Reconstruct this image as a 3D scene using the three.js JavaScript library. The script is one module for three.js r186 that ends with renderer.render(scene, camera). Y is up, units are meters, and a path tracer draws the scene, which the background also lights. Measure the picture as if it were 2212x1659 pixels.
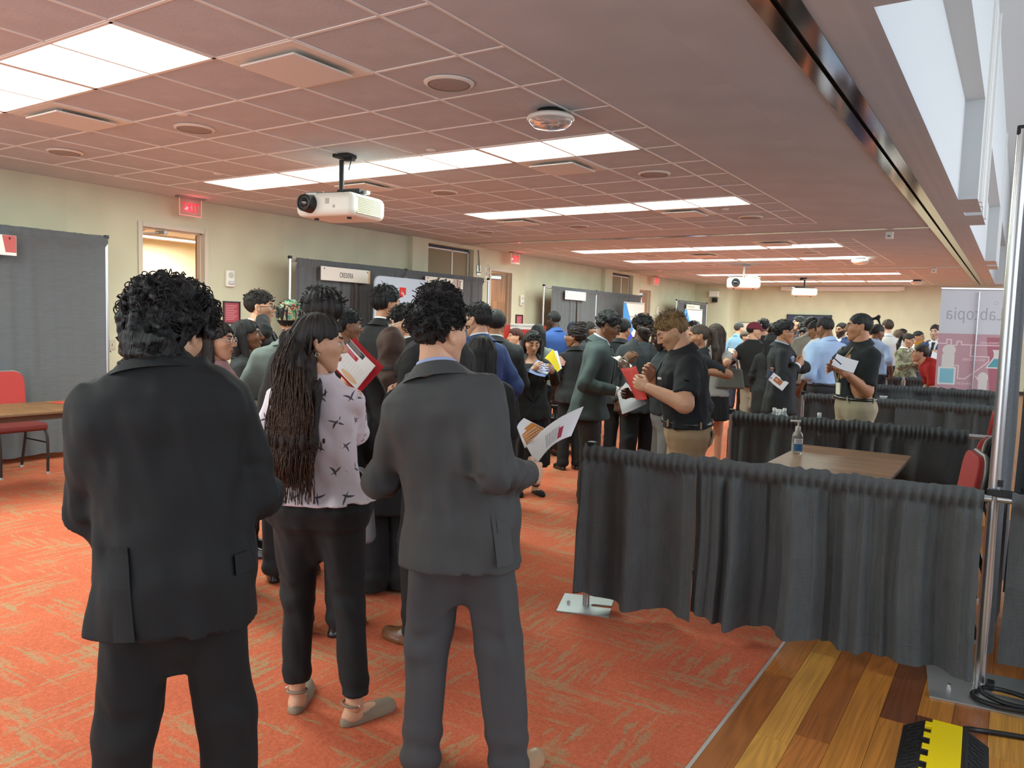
import * as THREE from 'three';
import { RoundedBoxGeometry } from 'three/addons/geometries/RoundedBoxGeometry.js';
import { mergeGeometries } from 'three/addons/utils/BufferGeometryUtils.js';
import { RectAreaLightUniformsLib } from 'three/addons/lights/RectAreaLightUniformsLib.js';

// ---------- camera, light, exposure ----------
RectAreaLightUniformsLib.init();
const scene = new THREE.Scene();
scene.background = new THREE.Color(0.55, 0.68, 0.9);
const IMG_W = 2212, IMG_H = 1659, FOCAL = 1666, EYE = 1.58;
const camera = new THREE.PerspectiveCamera(2 * Math.atan(IMG_H / 2 / FOCAL) * 180 / Math.PI, IMG_W / IMG_H, 0.05, 80);
camera.rotation.order = 'YXZ';
camera.position.set(0, EYE, 0);
camera.rotation.set(-0.07948, 0.57817, 0.03017);
camera.updateMatrixWorld(true);
const renderer = new THREE.WebGLRenderer({ antialias: true });
renderer.toneMapping = THREE.LinearToneMapping;
renderer.toneMappingExposure = 1.32;
renderer.shadowMap.enabled = true;
const PANEL_LIGHT = 12, PANEL_COLOR = new THREE.Color(0.82, 1.05, 0.98);
const DAY_LIGHT = 2.0, REAR_FILL = 1.7, DAY_COLOR = new THREE.Color(0.88, 0.95, 1);
function areaLight(w, h, pos, target, color, intensity) {
  const l = new THREE.RectAreaLight(color, intensity, w, h);
  l.position.set(...pos); l.lookAt(...target); l.castShadow = true; scene.add(l); return l;
}
const WALL_X = -8.85, CEIL = 2.996, FAR_Z = -25.5, HALL_X = 4.6, HALL_TOP = 5.4, REAR_Z = 2.6;
const TILE = 0.61, GX = -3.831, GZ = -2.771;   // ceiling grid origin
// ceiling light strips: [x right, panels, z near edge]
const STRIPS = [[GX + 2 * TILE, 4, GZ + 5 * TILE], [GX, 3, GZ], [GX + 2 * TILE, 4, GZ - 5 * TILE], [GX + 2 * TILE, 3, GZ - 10 * TILE],
  [-2.5, 4, -13.78], [-2.46, 4, -16.05], [-2.4, 4, -20.45], [-2.36, 4, -23.3]];
for (const [x, n, z] of STRIPS) areaLight(n * 1.22 - 0.04, 0.55, [x - n * 0.61, 2.968, z + 0.305], [x - n * 0.61, 0, z + 0.305], PANEL_COLOR, z < -12 ? PANEL_LIGHT * 1.3 : PANEL_LIGHT);
areaLight(22, 3.6, [HALL_X - 0.12, 3.2, -11], [0, 2.9, -11], DAY_COLOR, DAY_LIGHT);

areaLight(8, 2.2, [-3.6, 1.5, REAR_Z - 0.06], [-3.6, 1.5, -5], DAY_COLOR, REAR_FILL);  // added fill from behind the camera, counters the red bounce on the ceiling

// ---------- pixel to place ----------
const V3 = (x, y, z) => new THREE.Vector3(x, y, z);
function ray(px, py) { return V3((px - IMG_W / 2) / FOCAL, -(py - IMG_H / 2) / FOCAL, -1).applyQuaternion(camera.quaternion); }
const hitY = (px, py, y = 0) => { const d = ray(px, py); return d.multiplyScalar((y - EYE) / d.y).add(camera.position); };
const hitX = (px, py, x) => { const d = ray(px, py); return d.multiplyScalar(x / d.x).add(camera.position); };
const hitZ = (px, py, z) => { const d = ray(px, py); return d.multiplyScalar(z / d.z).add(camera.position); };
const at = (px, py, depth) => ray(px, py).multiplyScalar(depth).add(camera.position);

// ---------- helpers ----------
let seed = 12345;
const rnd = () => { seed = (seed * 1664525 + 1013904223) >>> 0; return seed / 4294967296; };
const rr = (a, b) => a + (b - a) * rnd();
const clamp = (x, a = 0, b = 1) => x < a ? a : x > b ? b : x;
const lerp = (a, b, t) => a + (b - a) * t;
const sstep = (a, b, x) => { const t = clamp((x - a) / (b - a)); return t * t * (3 - 2 * t); };
function h3(i, j, k) { let n = (i * 374761393 + j * 668265263 + k * 1274126177) | 0; n = Math.imul(n ^ (n >>> 13), 1274126177); return ((n ^ (n >>> 16)) >>> 0) / 4294967296; }
function noise3(x, y, z) {
  const i = Math.floor(x), j = Math.floor(y), k = Math.floor(z); let u = x - i, v = y - j, w = z - k;
  u = u * u * (3 - 2 * u); v = v * v * (3 - 2 * v); w = w * w * (3 - 2 * w);
  const a = lerp(lerp(h3(i, j, k), h3(i + 1, j, k), u), lerp(h3(i, j + 1, k), h3(i + 1, j + 1, k), u), v);
  const b = lerp(lerp(h3(i, j, k + 1), h3(i + 1, j, k + 1), u), lerp(h3(i, j + 1, k + 1), h3(i + 1, j + 1, k + 1), u), v);
  return lerp(a, b, w) * 2 - 1;
}
const used = {};
const numbered = (n) => { const c = used[n] = (used[n] ?? -1) + 1; return c ? n + '_' + String(c).padStart(3, '0') : n; };
function put(name, geo, mat, parent = scene) {
  const g = Array.isArray(geo) ? merge(geo) : geo;
  const m = new THREE.Mesh(g, mat); m.castShadow = m.receiveShadow = true;
  m.name = parent === scene ? numbered(name) : name; parent.add(m); return m;
}
function merge(list) {
  const l = list.map(g => { let q = g.index ? g.toNonIndexed() : g; for (const k of Object.keys(q.attributes)) if (!['position', 'normal', 'uv', 'color'].includes(k)) q.deleteAttribute(k); return q; });
  const hasC = l.some(g => g.attributes.color), hasU = l.every(g => g.attributes.uv);
  for (const g of l) {
    if (!hasU) g.deleteAttribute('uv');
    if (hasC && !g.attributes.color) g.setAttribute('color', new THREE.BufferAttribute(new Float32Array(g.attributes.position.count * 3).fill(1), 3));
  }
  return mergeGeometries(l);
}
function tag(o, label, category, group, kind) {
  if (label) o.userData.label = label; if (category) o.userData.category = category;
  if (group) o.userData.group = group; if (kind) o.userData.kind = kind; return o;
}
function thing(name, label, category, pos = [0, 0, 0], turn = 0, group) {
  const g = new THREE.Group(); g.name = numbered(name); g.position.set(...pos); g.rotation.y = turn; scene.add(g);
  return tag(g, label, category, group);
}
const struct = (name, geo, mat, parent) => { const m = put(name, geo, mat, parent); if (!parent) m.userData.kind = 'structure'; return m; };
const box = (w, h, d, x = 0, y = 0, z = 0) => new THREE.BoxGeometry(w, h, d).translate(x, y, z);
const box2 = (x0, x1, y0, y1, z0, z1) => box(Math.abs(x1 - x0), Math.abs(y1 - y0), Math.abs(z1 - z0), (x0 + x1) / 2, (y0 + y1) / 2, (z0 + z1) / 2);
const rbox = (w, h, d, r, x = 0, y = 0, z = 0, s = 2) => new RoundedBoxGeometry(w, h, d, s, r).translate(x, y, z);
const cyl = (r1, r2, h, x = 0, y = 0, z = 0, n = 20) => new THREE.CylinderGeometry(r1, r2, h, n).translate(x, y, z);
function rod(a, b, r, r2 = r, n = 12) {
  const A = a.isVector3 ? a : V3(...a), B = b.isVector3 ? b : V3(...b), d = B.clone().sub(A), L = d.length();
  return new THREE.CylinderGeometry(r2, r, L, n).applyQuaternion(new THREE.Quaternion().setFromUnitVectors(V3(0, 1, 0), d.normalize())).translate((A.x + B.x) / 2, (A.y + B.y) / 2, (A.z + B.z) / 2);
}
const tube = (pts, r, seg = 24, n = 8, closed = false) => new THREE.TubeGeometry(new THREE.CatmullRomCurve3(pts.map(p => p.isVector3 ? p : V3(...p)), closed), seg, r, n, closed);
const lathe = (pts, n = 28) => new THREE.LatheGeometry(pts.map(p => new THREE.Vector2(...p)), n);
const C = (h) => new THREE.Color(h);
const std = (color, roughness = 0.7, o = {}) => new THREE.MeshStandardMaterial({ color: color.isColor ? color : C(color), roughness, side: THREE.DoubleSide, ...o });
const phys = (color, roughness = 0.7, o = {}) => new THREE.MeshPhysicalMaterial({ color: color.isColor ? color : C(color), roughness, side: THREE.DoubleSide, ...o });
function canvasTex(w, h, draw, rep) {
  const c = document.createElement('canvas'); c.width = w; c.height = h; draw(c.getContext('2d'), w, h);
  const t = new THREE.CanvasTexture(c); t.colorSpace = THREE.SRGBColorSpace; t.wrapS = t.wrapT = THREE.RepeatWrapping; t.magFilter = THREE.LinearFilter; if (rep) t.repeat.set(...rep); return t;
}
function dataTex(n, fn, color = false) {
  const d = new Uint8Array(n * n * 4);
  for (let j = 0; j < n; j++) for (let i = 0; i < n; i++) { const v = fn(i, j); const o = (j * n + i) * 4; if (v.length) { d[o] = v[0]; d[o + 1] = v[1]; d[o + 2] = v[2]; } else d[o] = d[o + 1] = d[o + 2] = clamp(v) * 255; d[o + 3] = 255; }
  const t = new THREE.DataTexture(d, n, n); t.wrapS = t.wrapT = THREE.RepeatWrapping; t.magFilter = THREE.LinearFilter; t.minFilter = THREE.LinearMipmapLinearFilter; t.generateMipmaps = true; if (color) t.colorSpace = THREE.SRGBColorSpace; t.needsUpdate = true; return t;
}
function uvBox(g, s = 1) { // uv in metres from the dominant face direction
  const q = g.index ? g.toNonIndexed() : g, p = q.attributes.position, n = q.attributes.normal, uv = new Float32Array(p.count * 2);
  for (let i = 0; i < p.count; i++) {
    const ax = Math.abs(n.getX(i)), ay = Math.abs(n.getY(i)), az = Math.abs(n.getZ(i));
    const x = p.getX(i), y = p.getY(i), z = p.getZ(i);
    if (ay >= ax && ay >= az) { uv[2 * i] = x / s; uv[2 * i + 1] = z / s; } else if (ax >= az) { uv[2 * i] = z / s; uv[2 * i + 1] = y / s; } else { uv[2 * i] = x / s; uv[2 * i + 1] = y / s; }
  }
  q.setAttribute('uv', new THREE.BufferAttribute(uv, 2)); return q;
}
// ---------- materials of the place ----------
const grainTex = dataTex(256, (i, j) => 0.5 + 0.25 * (h3(i, j, 1) - 0.5) + 0.25 * noise3(i / 4, j / 4, 3) + 0.15 * noise3(i / 16, j / 16, 5));
const wallTone = dataTex(256, (i, j) => { const k = 246 + 5 * noise3(i / 40, j / 40, 2) + 4 * (h3(i, j, 9) - 0.5); return [k, k, k]; }, true);
const M = {
  wall: std('#d6d3b6', 0.85, { map: wallTone, bumpMap: grainTex, bumpScale: 0.0008 }),
  white: std('#e6e4de', 0.6),
  hall: std('#c3c6c6', 0.7),
  drywall: std('#cdd1d6', 0.9, { map: wallTone, bumpMap: grainTex, bumpScale: 0.0006 }),
  tile: std('#cdd1d6', 0.95, { map: wallTone, bumpMap: grainTex, bumpScale: 0.0012 }),
  tbar: std('#efece6', 0.5),
  trim: std('#cfc6b4', 0.5),
  base: std('#3a2a22', 0.6),
  tan: std('#94846a', 0.9, { bumpMap: grainTex, bumpScale: 0.001 }),
  alum: std('#c9c9cb', 0.28, { metalness: 0.9 }),
  chrome: std('#d8d8d8', 0.16, { metalness: 1 }),
  steel: std('#b9bcbb', 0.45, { metalness: 0.75 }),
  black: std('#141414', 0.5),
  blackGloss: std('#0c0c0d', 0.25),
  plastic: std('#e9e6dc', 0.4),
  red: std('#c0282a', 0.6),
  glow: new THREE.MeshStandardMaterial({ color: 0xffffff, emissive: new THREE.Color(1, 0.97, 0.9), emissiveIntensity: 2.2, roughness: 0.6 }),
};
// carpet: woven red-orange with taupe streaks, alternate squares turned
const carpetTex = (() => {
  const n = 1024, mask = new Float32Array(n * n);
  const streak = (cx, cy, len, wid, dir, a) => {
    for (let t = 0; t < len; t++) {
      const wob = Math.round(3 * noise3(t / 22, cx, cy));
      const half = wid * Math.sin(Math.PI * (t + 1) / (len + 1)) * (0.75 + 0.5 * noise3(t / 7, cy, cx));
      for (let s = -Math.ceil(half); s <= half; s++) {
        if (h3(t, s, cx) < 0.18) continue;
        const x = dir ? cx + s + wob : cx + t, y = dir ? cy + t : cy + s + wob;
        mask[((y % n + n) % n) * n + (x % n + n) % n] = Math.max(mask[((y % n + n) % n) * n + (x % n + n) % n], a);
      }
    }
  };
  const sq = n / 6;
  for (let a = 0; a < 6; a++) for (let b = 0; b < 6; b++) {
    const dir = (a + b) & 1, m = 22 + Math.floor(rnd() * 16);
    for (let k = 0; k < m; k++) streak(Math.floor(a * sq + rnd() * sq), Math.floor(b * sq + rnd() * sq), Math.floor(rr(26, 110)), rr(1.6, 6.5), dir, rr(0.45, 1));
  }
  return dataTex(n, (i, j) => {
    const m = mask[j * n + i], g = (h3(i, j, 4) - 0.5) * 26 + 9 * noise3(i / 3, j / 3, 7), c = 0.5 + 0.5 * noise3(i / 60, j / 60, 1);
    return [clamp(lerp(lerp(199, 190, c), 168, m) + g, 0, 255), clamp(lerp(lerp(99, 91, c), 131, m) + g * 0.8, 0, 255), clamp(lerp(lerp(64, 58, c), 93, m) + g * 0.7, 0, 255)];
  }, true);
})();
const pileTex = dataTex(256, (i, j) => 0.35 + 0.65 * h3(i, j, 77));
M.carpet = std('#ffffff', 0.97, { map: carpetTex, bumpMap: pileTex, bumpScale: 0.003 });

// ---------- floor ----------
{
  const WOOD_X = -0.893;
  const g = box2(WALL_X - 3.2, WOOD_X, -0.1, 0, FAR_Z - 0.3, REAR_Z); const f = uvBox(g, 2.9); const uv = f.attributes.uv;
  struct('floor', f, M.carpet);
  const wood = new THREE.Group(); wood.name = numbered('floor'); wood.userData.kind = 'structure'; scene.add(wood);
  const sub = put('subfloor', box2(WOOD_X, HALL_X + 0.1, -0.1, -0.006, FAR_Z - 0.3, REAR_Z), std('#2a1a0f', 0.8), wood);
  // hardwood planks along the room
  const tones = ['#b8702e', '#c27e30', '#cf9540', '#744020', '#8d5026', '#a3602a', '#b26c30', '#663720', '#c98a38'];
  const mats = tones.map((t, k) => {
    const c = C(t); const r = c.r, gg = c.g, b = c.b;
    const tex = dataTex(256, (i, j) => {
      const ring = noise3(i / 34 + 0.5 * noise3(i / 50, j / 120, k), j / 210, k * 7);
      const l = 1 + 0.2 * Math.sin(ring * 16 + i / 9) * 0.6 + 0.14 * noise3(i / 2.2, j / 40, k + 3) + 0.06 * (h3(i, j, k) - 0.5);
      const s = (v) => clamp(Math.pow(v * l, 1 / 2.2) * 255, 0, 255);
      return [s(r), s(gg), s(b)];
    }, true);
    return phys('#ffffff', 0.38, { map: tex, clearcoat: 0.35, clearcoatRoughness: 0.25 });
  });
  const PW = 0.127, near = [], far = [];
  for (let i = 0; i * PW + WOOD_X < 2.2; i++) {
    let z = -1.2 - rr(0, 0.9);
    while (z > -9.5) {
      const L = rr(0.5, 1.25), z1 = Math.max(z - L, -9.5); const x0 = WOOD_X + 0.012 + i * PW;
      const pg = box2(x0, x0 + PW - 0.0016, -0.012, rr(-0.0004, 0.0004), z, z1 + 0.0016);
      const q = uvBox(pg, 1), u = q.attributes.uv, ox = rnd(), oy = rnd();
      for (let k = 0; k < u.count; k++) u.setXY(k, (u.getX(k) - x0) / 0.32 + ox, (u.getY(k)) / 1.3 + oy);
      if (x0 < 1.0 && z > -7.2) put('plank', q, mats[Math.floor(rnd() * mats.length)], wood);
      else far.push(q);
      z = z1;
    }
  }
  const fp = put('far_planks', far, mats[1], wood); fp.userData.kind = 'stuff';
  put('hall_boards', uvBox(box2(2.2, HALL_X, -0.012, 0, -9.5, REAR_Z), 1.2), mats[6], wood);
  put('hall_boards', uvBox(box2(WOOD_X, HALL_X, -0.012, 0, FAR_Z, -9.5), 1.2), mats[5], wood);
  struct('trim_1', box2(WOOD_X - 0.003, WOOD_X + 0.011, -0.01, 0.003, FAR_Z, REAR_Z), std('#cfc6bb', 0.4, { metalness: 0.4 }));
}

// ---------- left wall with doors and partition pockets ----------
const DOORS = [[-5.36, -6.21], [-12.66, -13.42], [-19.83, -20.62]], DOOR_H = 2.6;
const POCKETS = [[-10.6, -11.95], [-17.95, -19.2]];
{
  const T = 0.16, x1 = WALL_X, x0 = WALL_X - T, w = [];
  const cuts = [...DOORS.map(d => [...d, DOOR_H]), ...POCKETS.map(d => [...d, 2.93])].sort((a, b) => b[0] - a[0]);
  let z = REAR_Z;
  for (const [a, b, h] of cuts) { w.push(box2(x0, x1, 0, CEIL + 0.1, z, a)); w.push(box2(x0, x1, h, CEIL + 0.1, a, b)); z = b; }
  w.push(box2(x0, x1, 0, CEIL + 0.1, z, FAR_Z));
  for (const [a, b] of POCKETS) { // piers standing proud of the wall either side of a pocket
    w.push(box2(x1 - 0.01, x1 + 0.1, 0, CEIL + 0.02, a + 0.42, a)); w.push(box2(x1 - 0.01, x1 + 0.1, 0, CEIL + 0.02, b, b - 0.4));
    w.push(box2(x1 - 0.01, x1 + 0.1, 2.93, CEIL + 0.02, a, b));
    w.push(box2(x0 - 0.7, x0 - 0.62, 0, CEIL + 0.1, a + 0.1, b - 0.1)); w.push(box2(x0 - 0.7, x0, 0, CEIL + 0.1, a + 0.1, a)); w.push(box2(x0 - 0.7, x0, 0, CEIL + 0.1, b, b - 0.1)); w.push(box2(x0 - 0.7, x0, 2.96, CEIL + 0.1, a, b));
  }
  struct('wall_left', uvBox(merge(w), 1.5), M.wall);
  const bb = []; z = REAR_Z;
  for (const [a, b] of [...DOORS].sort((p, q) => q[0] - p[0])) { bb.push(box2(x1, x1 + 0.012, 0, 0.1, z, a + 0.06)); z = b - 0.06; }
  bb.push(box2(x1, x1 + 0.012, 0, 0.1, z, FAR_Z));
  struct('baseboard_left', bb, M.base);
  // partition panels parked in the pockets
  for (const [i, [a, b]] of POCKETS.entries()) {
    const t = thing('folding_partition', i ? 'tan folding wall panels parked in the wall pocket nearest the back wall' : 'tan folding wall panels parked in the wall pocket behind the two-panel drape', 'partition', [x1 - 0.03, 0, 0], 0, undefined);
    const m = lerp(a, b, 0.62);
    put('panel', box2(-0.06, 0, 0.03, 2.86, a - 0.03, m + 0.012), M.tan, t); put('panel', box2(-0.06, 0, 0.03, 2.86, m - 0.012, b + 0.03), M.tan, t);
    put('edge_trim', [box2(-0.05, 0.012, 0.02, 2.88, a, a - 0.035), box2(-0.05, 0.012, 0.02, 2.88, m + 0.016, m - 0.016), box2(-0.05, 0.012, 0.02, 2.88, b + 0.035, b), box2(-0.05, 0.012, 2.86, 2.885, a, b)], M.white, t);
    put('top_seal', box2(-0.05, 0.0, 2.885, 2.925, a, b), std('#3b4453', 0.7), t);
  }
  // door frames and doors
  for (const [i, [a, b]] of DOORS.entries()) {
    const f = new THREE.Group(); f.name = 'door_' + (i + 1); f.userData.kind = 'structure'; scene.add(f);
    const fr = 0.05;
    put('door_frame', [box2(x0 - 0.02, x1 + 0.02, 0, DOOR_H + 0.05, a + fr, a - 0.004), box2(x0 - 0.02, x1 + 0.02, 0, DOOR_H + 0.05, b + 0.004, b - fr), box2(x0 - 0.02, x1 + 0.02, DOOR_H - 0.004, DOOR_H + 0.05, a, b),
      box2(x0 + 0.03, x1 - 0.06, 0, DOOR_H, a, a - 0.018), box2(x0 + 0.03, x1 - 0.06, 0, DOOR_H, b + 0.018, b), box2(x0 + 0.03, x1 - 0.06, DOOR_H - 0.018, DOOR_H, a, b)], M.trim, f);
    const grain = dataTex(256, (u, v) => { const l = 1 + 0.16 * noise3(u / 5, v / 90, 3) + 0.1 * noise3(u / 30, v / 120, 8); return [clamp(176 * l, 0, 255), clamp(122 * l, 0, 255), clamp(76 * l, 0, 255)]; }, true);
    const W = Math.abs(b - a) - 0.03;
    const leaf = new THREE.Group(); leaf.name = 'door_leaf'; f.add(leaf);
    leaf.position.set(x0 + 0.02, 0, b + 0.015); // hinged on the far jamb, swung into the corridor
    leaf.rotation.y = [-3.12, -0.42, -0.5][i];
    put('panel', uvBox(box2(-0.022, 0.022, 0.01, DOOR_H - 0.03, 0, W), 1), std('#ffffff', 0.45, { map: grain }), leaf);
    put('lever', [rod([0.02, 1.02, W - 0.07], [0.07, 1.02, W - 0.07], 0.011), rod([0.07, 1.02, W - 0.07], [0.07, 1.02, W - 0.19], 0.01)], M.alum, leaf);
    put('closer', [rbox(0.06, 0.07, 0.26, 0.008, 0.05, DOOR_H - 0.11, 0.28), rod([0.06, DOOR_H - 0.07, 0.3], [0.1, DOOR_H - 0.05, 0.05], 0.008)], M.steel, leaf);
    if (i === 0) put('closer_arm', [rbox(0.2, 0.045, 0.05, 0.008, x0 + 0.12, DOOR_H - 0.05, lerp(a, b, 0.33)), rod([x0 + 0.1, DOOR_H - 0.05, lerp(a, b, 0.3)], [x0 + 0.02, DOOR_H - 0.09, a - 0.02], 0.01)], M.steel, f);
  }
}
// corridor beyond the doors
{
  const xo = WALL_X - 0.16, xb = xo - 2.6, h = 2.72;
  struct('wall_corridor', [box2(xb - 0.1, xb, 0, 3.1, -3.4, -22.5), box2(xb, xo - 0.72, 0, 3.1, -3.4, -3.5), box2(xb, xo - 0.72, 0, 3.1, -22.4, -22.5), box2(xo - 0.72, xo, 0, 3.1, -3.4, -3.5), box2(xo - 0.72, xo, 0, 3.1, -22.4, -22.5)], std('#efe6c8', 0.8));
  struct('ceiling_corridor', box2(xb, xo, h, h + 0.1, -3.4, -22.5), M.white);
  for (const [z, g] of [[-6.9, 1], [-9.5, 0], [-14, 0], [-20.5, 0]]) {
    const t = thing('corridor_light', g ? 'long slim ceiling light seen through the open doorway' : 'slim corridor ceiling light beyond the wall, past the open doorway', 'ceiling light', [xo - 1.9, h, z], 0, g ? undefined : 'corridor lights beyond the wall');
    put('frame', box(0.26, 0.03, 1.5, 0, -0.012, 0), M.white, t); put('diffuser', box(0.2, 0.012, 1.42, 0, -0.03, 0), M.glow, t);
    areaLight(0.2, 1.4, [xo - 1.9, h - 0.06, z], [xo - 1.9, 0, z - 0.001], new THREE.Color(1, 0.95, 0.78), 55);
  }
  const s = thing('corridor_speaker', 'round white ceiling speaker in the corridor through the open doorway', 'speaker', [xo - 1.1, h, -6.1]);
  put('grille', lathe([[0.001, -0.05], [0.05, -0.05], [0.08, -0.02], [0.1, 0]]), M.white, s); put('rim', new THREE.TorusGeometry(0.1, 0.008, 6, 28).rotateX(Math.PI / 2), M.plastic, s);
}

// ---------- far wall, corner pier, rear wall, hall ----------
struct('wall_far', uvBox(merge([box2(WALL_X - 0.2, HALL_X + 0.1, 0, HALL_TOP, FAR_Z - 0.15, FAR_Z), box2(WALL_X, -7.75, 0, CEIL + 0.02, -24.25, FAR_Z)]), 1.5), M.wall);
struct('baseboard_far', [box2(-7.75, HALL_X, 0, 0.1, FAR_Z, FAR_Z + 0.012), box2(WALL_X, -7.75, 0, 0.1, -24.25, -24.238)], M.base);
struct('wall_rear', [box2(WALL_X - 0.2, -7.6, 0, HALL_TOP, REAR_Z, REAR_Z + 0.15), box2(0.4, HALL_X + 0.1, 0, HALL_TOP, REAR_Z, REAR_Z + 0.15), box2(-7.6, 0.4, 0, 0.4, REAR_Z, REAR_Z + 0.15), box2(-7.6, 0.4, 2.6, HALL_TOP, REAR_Z, REAR_Z + 0.15), ...[-5.6, -3.6, -1.6].map(x => box2(x - 0.05, x + 0.05, 0.4, 2.6, REAR_Z, REAR_Z + 0.1))], M.wall);  // window opening and mullions are added, to go with the rear fill
struct('added_window_2', box2(-7.6, 0.4, 0.4, 2.6, REAR_Z + 0.05, REAR_Z + 0.056), phys('#ffffff', 0.02, { transmission: 1, thickness: 0, ior: 1.45 }));  // unseen pane, added as a source for the rear fill
// tall daylit hall on the right: window wall with mullions, high ceiling, and the stepped edge of the low ceiling
{
  const w = [box2(HALL_X, HALL_X + 0.15, 0, 1.2, FAR_Z, REAR_Z), box2(HALL_X, HALL_X + 0.15, 5.1, HALL_TOP, FAR_Z, REAR_Z)];
  for (let z = REAR_Z; z > FAR_Z; z -= 3) w.push(box2(HALL_X, HALL_X + 0.15, 1.2, 5.1, z, z - 0.35));
  struct('wall_right', w, M.hall);
  struct('window_1', box2(HALL_X + 0.06, HALL_X + 0.066, 1.2, 5.1, FAR_Z, REAR_Z), phys('#ffffff', 0.02, { transmission: 1, thickness: 0, ior: 1.45 }));
  struct('ceiling_hall', box2(-0.64, HALL_X + 0.15, HALL_TOP, HALL_TOP + 0.1, FAR_Z - 0.15, REAR_Z + 0.15), M.hall);
  const EX = -0.45, NX = -0.625, up = [];
  const notch = [[-3.75, -9.36], [-10.36, -10.62], [-11.57, -17.05], [-18.0, -18.25], [-19.2, -24.4]];
  let z = REAR_Z; const NTOP = 4.0;
  for (const [a, b] of notch) {
    up.push(box2(NX - 0.12, EX, CEIL + 0.03, HALL_TOP, z, a)); up.push(box2(NX - 0.12, NX, CEIL + 0.03, HALL_TOP, a, b)); up.push(box2(NX, EX, NTOP, HALL_TOP, a, b)); z = b;
  }
  up.push(box2(NX - 0.12, EX, CEIL + 0.03, HALL_TOP, z, FAR_Z));
  struct('wall_upper', up, M.hall);
  const tr = []; for (const zz of [-9.62, -9.95, -11.0, -17.4]) tr.push(box2(EX, EX + 0.025, CEIL + 0.004, HALL_TOP, zz, zz - 0.07));
  struct('trim_2', tr, M.white);
}

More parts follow.
